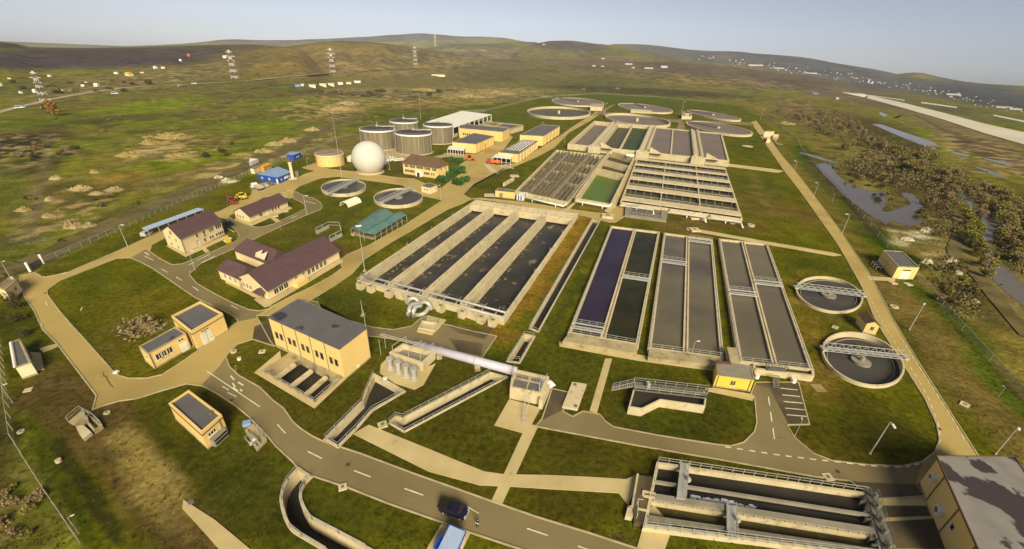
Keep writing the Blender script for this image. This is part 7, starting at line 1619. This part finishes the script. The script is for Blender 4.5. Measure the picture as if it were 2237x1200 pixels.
# ================================================================ FAR COUNTRY: pylons, village, town
MT['pyl_red'] = mat('dull red paint', (.2, .13, .09), None, rough=.8); MT['pyl_white'] = mat('pylon white', (.8, .75, .66), None, rough=.7)
for bx, by, tx, ty, lab in [(100,222,93,162,'lattice pylon at the far left beside the road'),(514,172,512,117,'lattice pylon second from the left at the foot of the brown hill'),(728,159,726,112,'lattice pylon in front of the brown hill'),(908,142,908,107,'lattice pylon on the slope right of the brown hill'),(951,101,951,79,'smallest lattice pylon on the ridge')]:
    g = T(bx, by); h = (by - ty) * depth(g) / F; t = thing('pylon', lab, 'pylon', g, 'banded power pylons'); w = h * .1
    n = 9; bands = [MB() for _ in range(n)]
    for i in range(n):
        b = bands[i]; f0, f1 = i / n, (i + 1) / n
        for sx in (-1, 1):
            for sy in (-1, 1):
                w0, w1 = w * (1 - .85 * f0), w * (1 - .85 * f1); rr = h * .0065
                a = g + Vector((sx * w0, sy * w0, h * f0)); c = g + Vector((sx * w1, sy * w1, h * f1)); b.bar(a, c, rr)
                b.bar(a, g + Vector((-sx * w1, sy * w1, h * f1)), rr * .8); b.bar(a, g + Vector((sx * w1, -sy * w1, h * f1)), rr * .8)
                b.bar(c, g + Vector((-sx * w1, sy * w1, h * f1)), rr); b.bar(c, g + Vector((sx * w1, -sy * w1, h * f1)), rr)
    for f_, l in ((.62, .16), (.78, .2), (.93, .13)):
        b = MB(); b.bar(g + Vector((-l * h, 0, h * f_)), g + Vector((l * h, 0, h * f_)), h * .006); b.bar(g + Vector((-l * h, 0, h * f_)), g + Vector((0, 0, h * (f_ + .05))), h * .004); b.bar(g + Vector((l * h, 0, h * f_)), g + Vector((0, 0, h * (f_ + .05))), h * .004); b.build('cross_arm', 'pyl_white', t)
    for i, b in enumerate(bands): b.build('lattice_section', 'pyl_white' if i % 2 == 0 else 'pyl_red', t)
MT['far_white'] = mat('weathered white wall', (.5, .49, .47), (.42, .41, .39), .02, .9); MT['far_grey'] = mat('grey wall', (.3, .29, .29), None, rough=.9); MT['far_tan'] = mat('tan wall', (.38, .31, .22), None, rough=.9)
MT['terracotta'] = mat('terracotta roof', (.42, .17, .07), (.32, .12, .05), .3, .85)
def far_house(px, py, wpx, hpx, m_, rm, label, group, rz=None, flat=False, dpx=None, name='distant_house', cat='house'):
    g = T(px, py); k = depth(g) / F; W = wpx * k * .72; Hh = hpx * k * .8; D = (dpx * k if dpx else W * .8); rz = rnd(-.5, .5) if rz is None else rz
    ca, sa = math.cos(rz), math.sin(rz); L = lambda x, y, z: (g.x + x * ca - y * sa, g.y + x * sa + y * ca, g.z + z)
    b = MB(); b.prism([L(-W/2,-D/2,0), L(W/2,-D/2,0), L(W/2,D/2,0), L(-W/2,D/2,0)], g.z - 2, g.z + Hh * (.95 if flat else .62))
    if not flat:
        h0 = Hh * .62; o = W * .06; v = [L(-W/2-o,-D/2-o,h0), L(W/2+o,-D/2-o,h0), L(W/2+o,D/2+o,h0), L(-W/2-o,D/2+o,h0), L(-W/2-o,0,Hh), L(W/2+o,0,Hh)]
        b.add(v, [[0,1,5,4],[2,3,4,5],[1,2,5],[3,0,4]], 1)
    else: b.prism([L(-W/2-1,-D/2-1,0), L(W/2+1,-D/2-1,0), L(W/2+1,D/2+1,0), L(-W/2-1,D/2+1,0)], g.z + Hh * .95, g.z + Hh, 1)
    tag(b.build(name, [m_, rm]), label, cat, group)
GV = 'village houses on the left hills'
for x, y, w, h, m_, rm, lab in [(283,166,17,9,'cream','ochre','big yellow village house on the left hillside'),(212,189,11,8,'white','whiteroof','white village house below the yellow one'),(340,150,9,6,'white','pale','white village house right of the yellow one'),(357,150,9,6,'pale','rust','tan village house beside a white one on the hillside'),(395,134,6,5,'white','whiteroof','tiny white house left of the orange roofed one on the crest'),(413,124,7,7,'terracotta','terracotta','orange red house on the left crest'),(492,127,9,6,'white','pale','white house under the crest left of the second pylon'),(255,162,10,5,'white','pale','pale house left of the big yellow one'),(77,203,8,9,'white','whiteroof','tall white house right of the far left pylon base'),(46,204,8,5,'white','pale','low white house near the far left field'),(157,199,10,5,'white','brown_roof','low house with dark roof in the left valley'),(182,189,8,5,'white','pale','small house left of the white house below the yellow one'),(135,199,6,4,'white','pale','small house between two low ones in the valley'),(109,168,8,5,'white','pale','pale house right of the left pylon top'),(2,188,7,8,'white','pale','white house at the left picture edge'),(312,160,10,4,'pale','rust','tan low house right of the big yellow one'),(188,181,8,4,'white','rust','reddish house above the left valley'),(22,173,8,4,'pale','rust','tan house at the top of the left valley')]:
    far_house(x, y, w, h, m_, rm, lab, GV)
GS = 'pale huts of the far building site'
for x, y, w, h, m_, rm, lab in [(651,189,14,5,'blueroof','blueroof','pale blue hut at the left end of the far building site'),(661,188,8,5,'white','whiteroof','white hut touching the pale blue one'),(683,191,18,7,'pale','whiteroof','largest pale hut of the far building site'),(706,189,18,7,'pale','whiteroof','pale hut second from the large one'),(724,188,16,7,'pale','whiteroof','pale hut in the middle of the far row'),(744,185,14,6,'white','whiteroof','white hut right of the middle of the far row'),(762,184,14,5,'pale','whiteroof','pale hut second from the right end of the far row'),(781,181,18,5,'white','whiteroof','long white hut at the right end of the far row')]:
    far_house(x, y, w, h, m_, rm, lab, GS, rz=.35, flat=True, dpx=9, name='site_hut', cat='hut')
far_house(957,166,40,4,'pale','terracotta','long low row with reddish roof in the far field', 'far field sheds', rz=.3, flat=True, dpx=10, name='field_shed', cat='shed')
GF = 'far factory halls'
for x, y, w, h, lab in [(1372,141,22,3,'long white hall at the left of the far factory'),(1383,149,8,3,'small white hall under the far factory row'),(1415,150,26,3,'long pale hall in the middle of the far factory'),(1449,148,20,5,'tall pale hall at the right end of the far factory'),(1297,145,10,3,'white hut on the plain, left of another small one'),(1316,146,9,2.5,'small white hut right of the hut on the plain'),(1317,129,9,2.5,'white hut on the slope under the dark hill'),(1188,98,8,2,'pale hut on the crest left of the dark hill')]:
    far_house(x, y, w, h, 'far_white', 'far_grey', lab, GF, rz=0, flat=True, name='factory_hall', cat='hall')
random.seed(21); GTn = 'houses of the far town'
TX, TY = [1500,1560,1640,1700,1750,1850,1900,1960,2050,2150,2245], [122,130,142,149,156,170,178,186,204,228,248]
for i in range(150):
    x = 1520 + 720 * random.random() ** .8; y = float(np.interp(x, TX, TY)) + random.gauss(0, 4.5)
    w = rnd(2, 5.5); m_ = random.choice(['far_white', 'far_grey', 'far_tan', 'far_white']); rm = random.choice(['far_white', 'far_grey', 'terracotta', 'rust', 'bitumen_clean'])
    far_house(x, y, w, rnd(1.5, 3), m_, rm, 'tiny pale house of the hazy far town under the blue hills', GTn, flat=random.random() < .4, name='town_house')
for x, y, w, h, lab in [(1895,181,5,8,'white tower block of the far town, left of a shorter one'),(1903,183,5,6,'shorter white tower block of the far town'),(1650,144,40,3,'very long white hall at the left of the far town'),(1700,150,30,2.5,'long white hall in the middle of the far town'),(1770,161,34,2.5,'long pale hall of the far town by the plain'),(2080,208,36,4,'long white hall of the far town above the runway'),(2190,236,40,4,'white factory hall at the right end of the far town'),(2215,240,30,4,'second white factory hall at the right end of the far town'),(1827,217,8,5,'white hut at the runway end')]:
    far_house(x, y, w, h, 'far_white', 'far_white', lab, 'large halls of the far town', rz=-.25, flat=True, dpx=8, name='town_hall_block', cat='hall')
# ================================================================ AIR, SKY, SUN
HAZE = .000042
if HAZE:
    b = MB(); b.prism([Vector((-3900, -400)), Vector((3900, -400)), Vector((3900, 5500)), Vector((-3900, 5500))], -6, 460, bot=True)
    M = bpy.data.materials.new('haze'); M.use_nodes = True; N = M.node_tree.nodes; N.remove(N['Principled BSDF'])
    v = N.new('ShaderNodeVolumePrincipled'); v.inputs['Color'].default_value = (.85, .9, 1.0, 1); v.inputs['Density'].default_value = HAZE; v.inputs['Anisotropy'].default_value = -.4
    M.node_tree.links.new(v.outputs[0], N['Material Output'].inputs['Volume'])
    o = b.build('haze', M); struct(o, 'stuff')
EL, AZ = math.radians(33), math.radians(166)     # the sun stands behind the camera, a little to the right
w = bpy.data.worlds.new('World'); S.world = w; w.use_nodes = True
N = w.node_tree.nodes; K = w.node_tree.links
sk = N.new('ShaderNodeTexSky'); sk.sky_type = 'NISHITA'; sk.sun_disc = False; sk.sun_elevation = EL; sk.sun_rotation = AZ
sk.air_density = .8; sk.dust_density = .6; sk.ozone_density = 3.0; sk.altitude = 400
hs = N.new('ShaderNodeHueSaturation'); hs.inputs['Saturation'].default_value = .52; K.new(sk.outputs[0], hs.inputs['Color'])
tn = N.new('ShaderNodeMix'); tn.data_type = 'RGBA'; tn.blend_type = 'MULTIPLY'; tn.inputs[0].default_value = 1; tn.inputs[7].default_value = (.975, .95, 1.03, 1); K.new(hs.outputs[0], tn.inputs[6])
K.new(tn.outputs[2], N['Background'].inputs[0]); N['Background'].inputs[1].default_value = .07
L = bpy.data.lights.new('sun', 'SUN'); L.energy = 4.9; L.angle = math.radians(26); L.color = (1, .9, .66)
lo = bpy.data.objects.new('sun', L); COL.objects.link(lo)
d = Vector((math.sin(AZ) * math.cos(EL), math.cos(AZ) * math.cos(EL), math.sin(EL)))
lo.rotation_euler = d.to_track_quat('Z', 'Y').to_euler(); lo.location = (0, 0, 300)
S.view_settings.view_transform = 'Standard'; S.view_settings.look = 'None'; S.view_settings.exposure = 0.27; S.view_settings.gamma = 1
S.render.engine = 'CYCLES'
S.cycles.max_bounces = 5; S.cycles.diffuse_bounces = 2; S.cycles.glossy_bounces = 2; S.cycles.transparent_max_bounces = 8; S.cycles.volume_bounces = 0
S.cycles.use_denoising = True
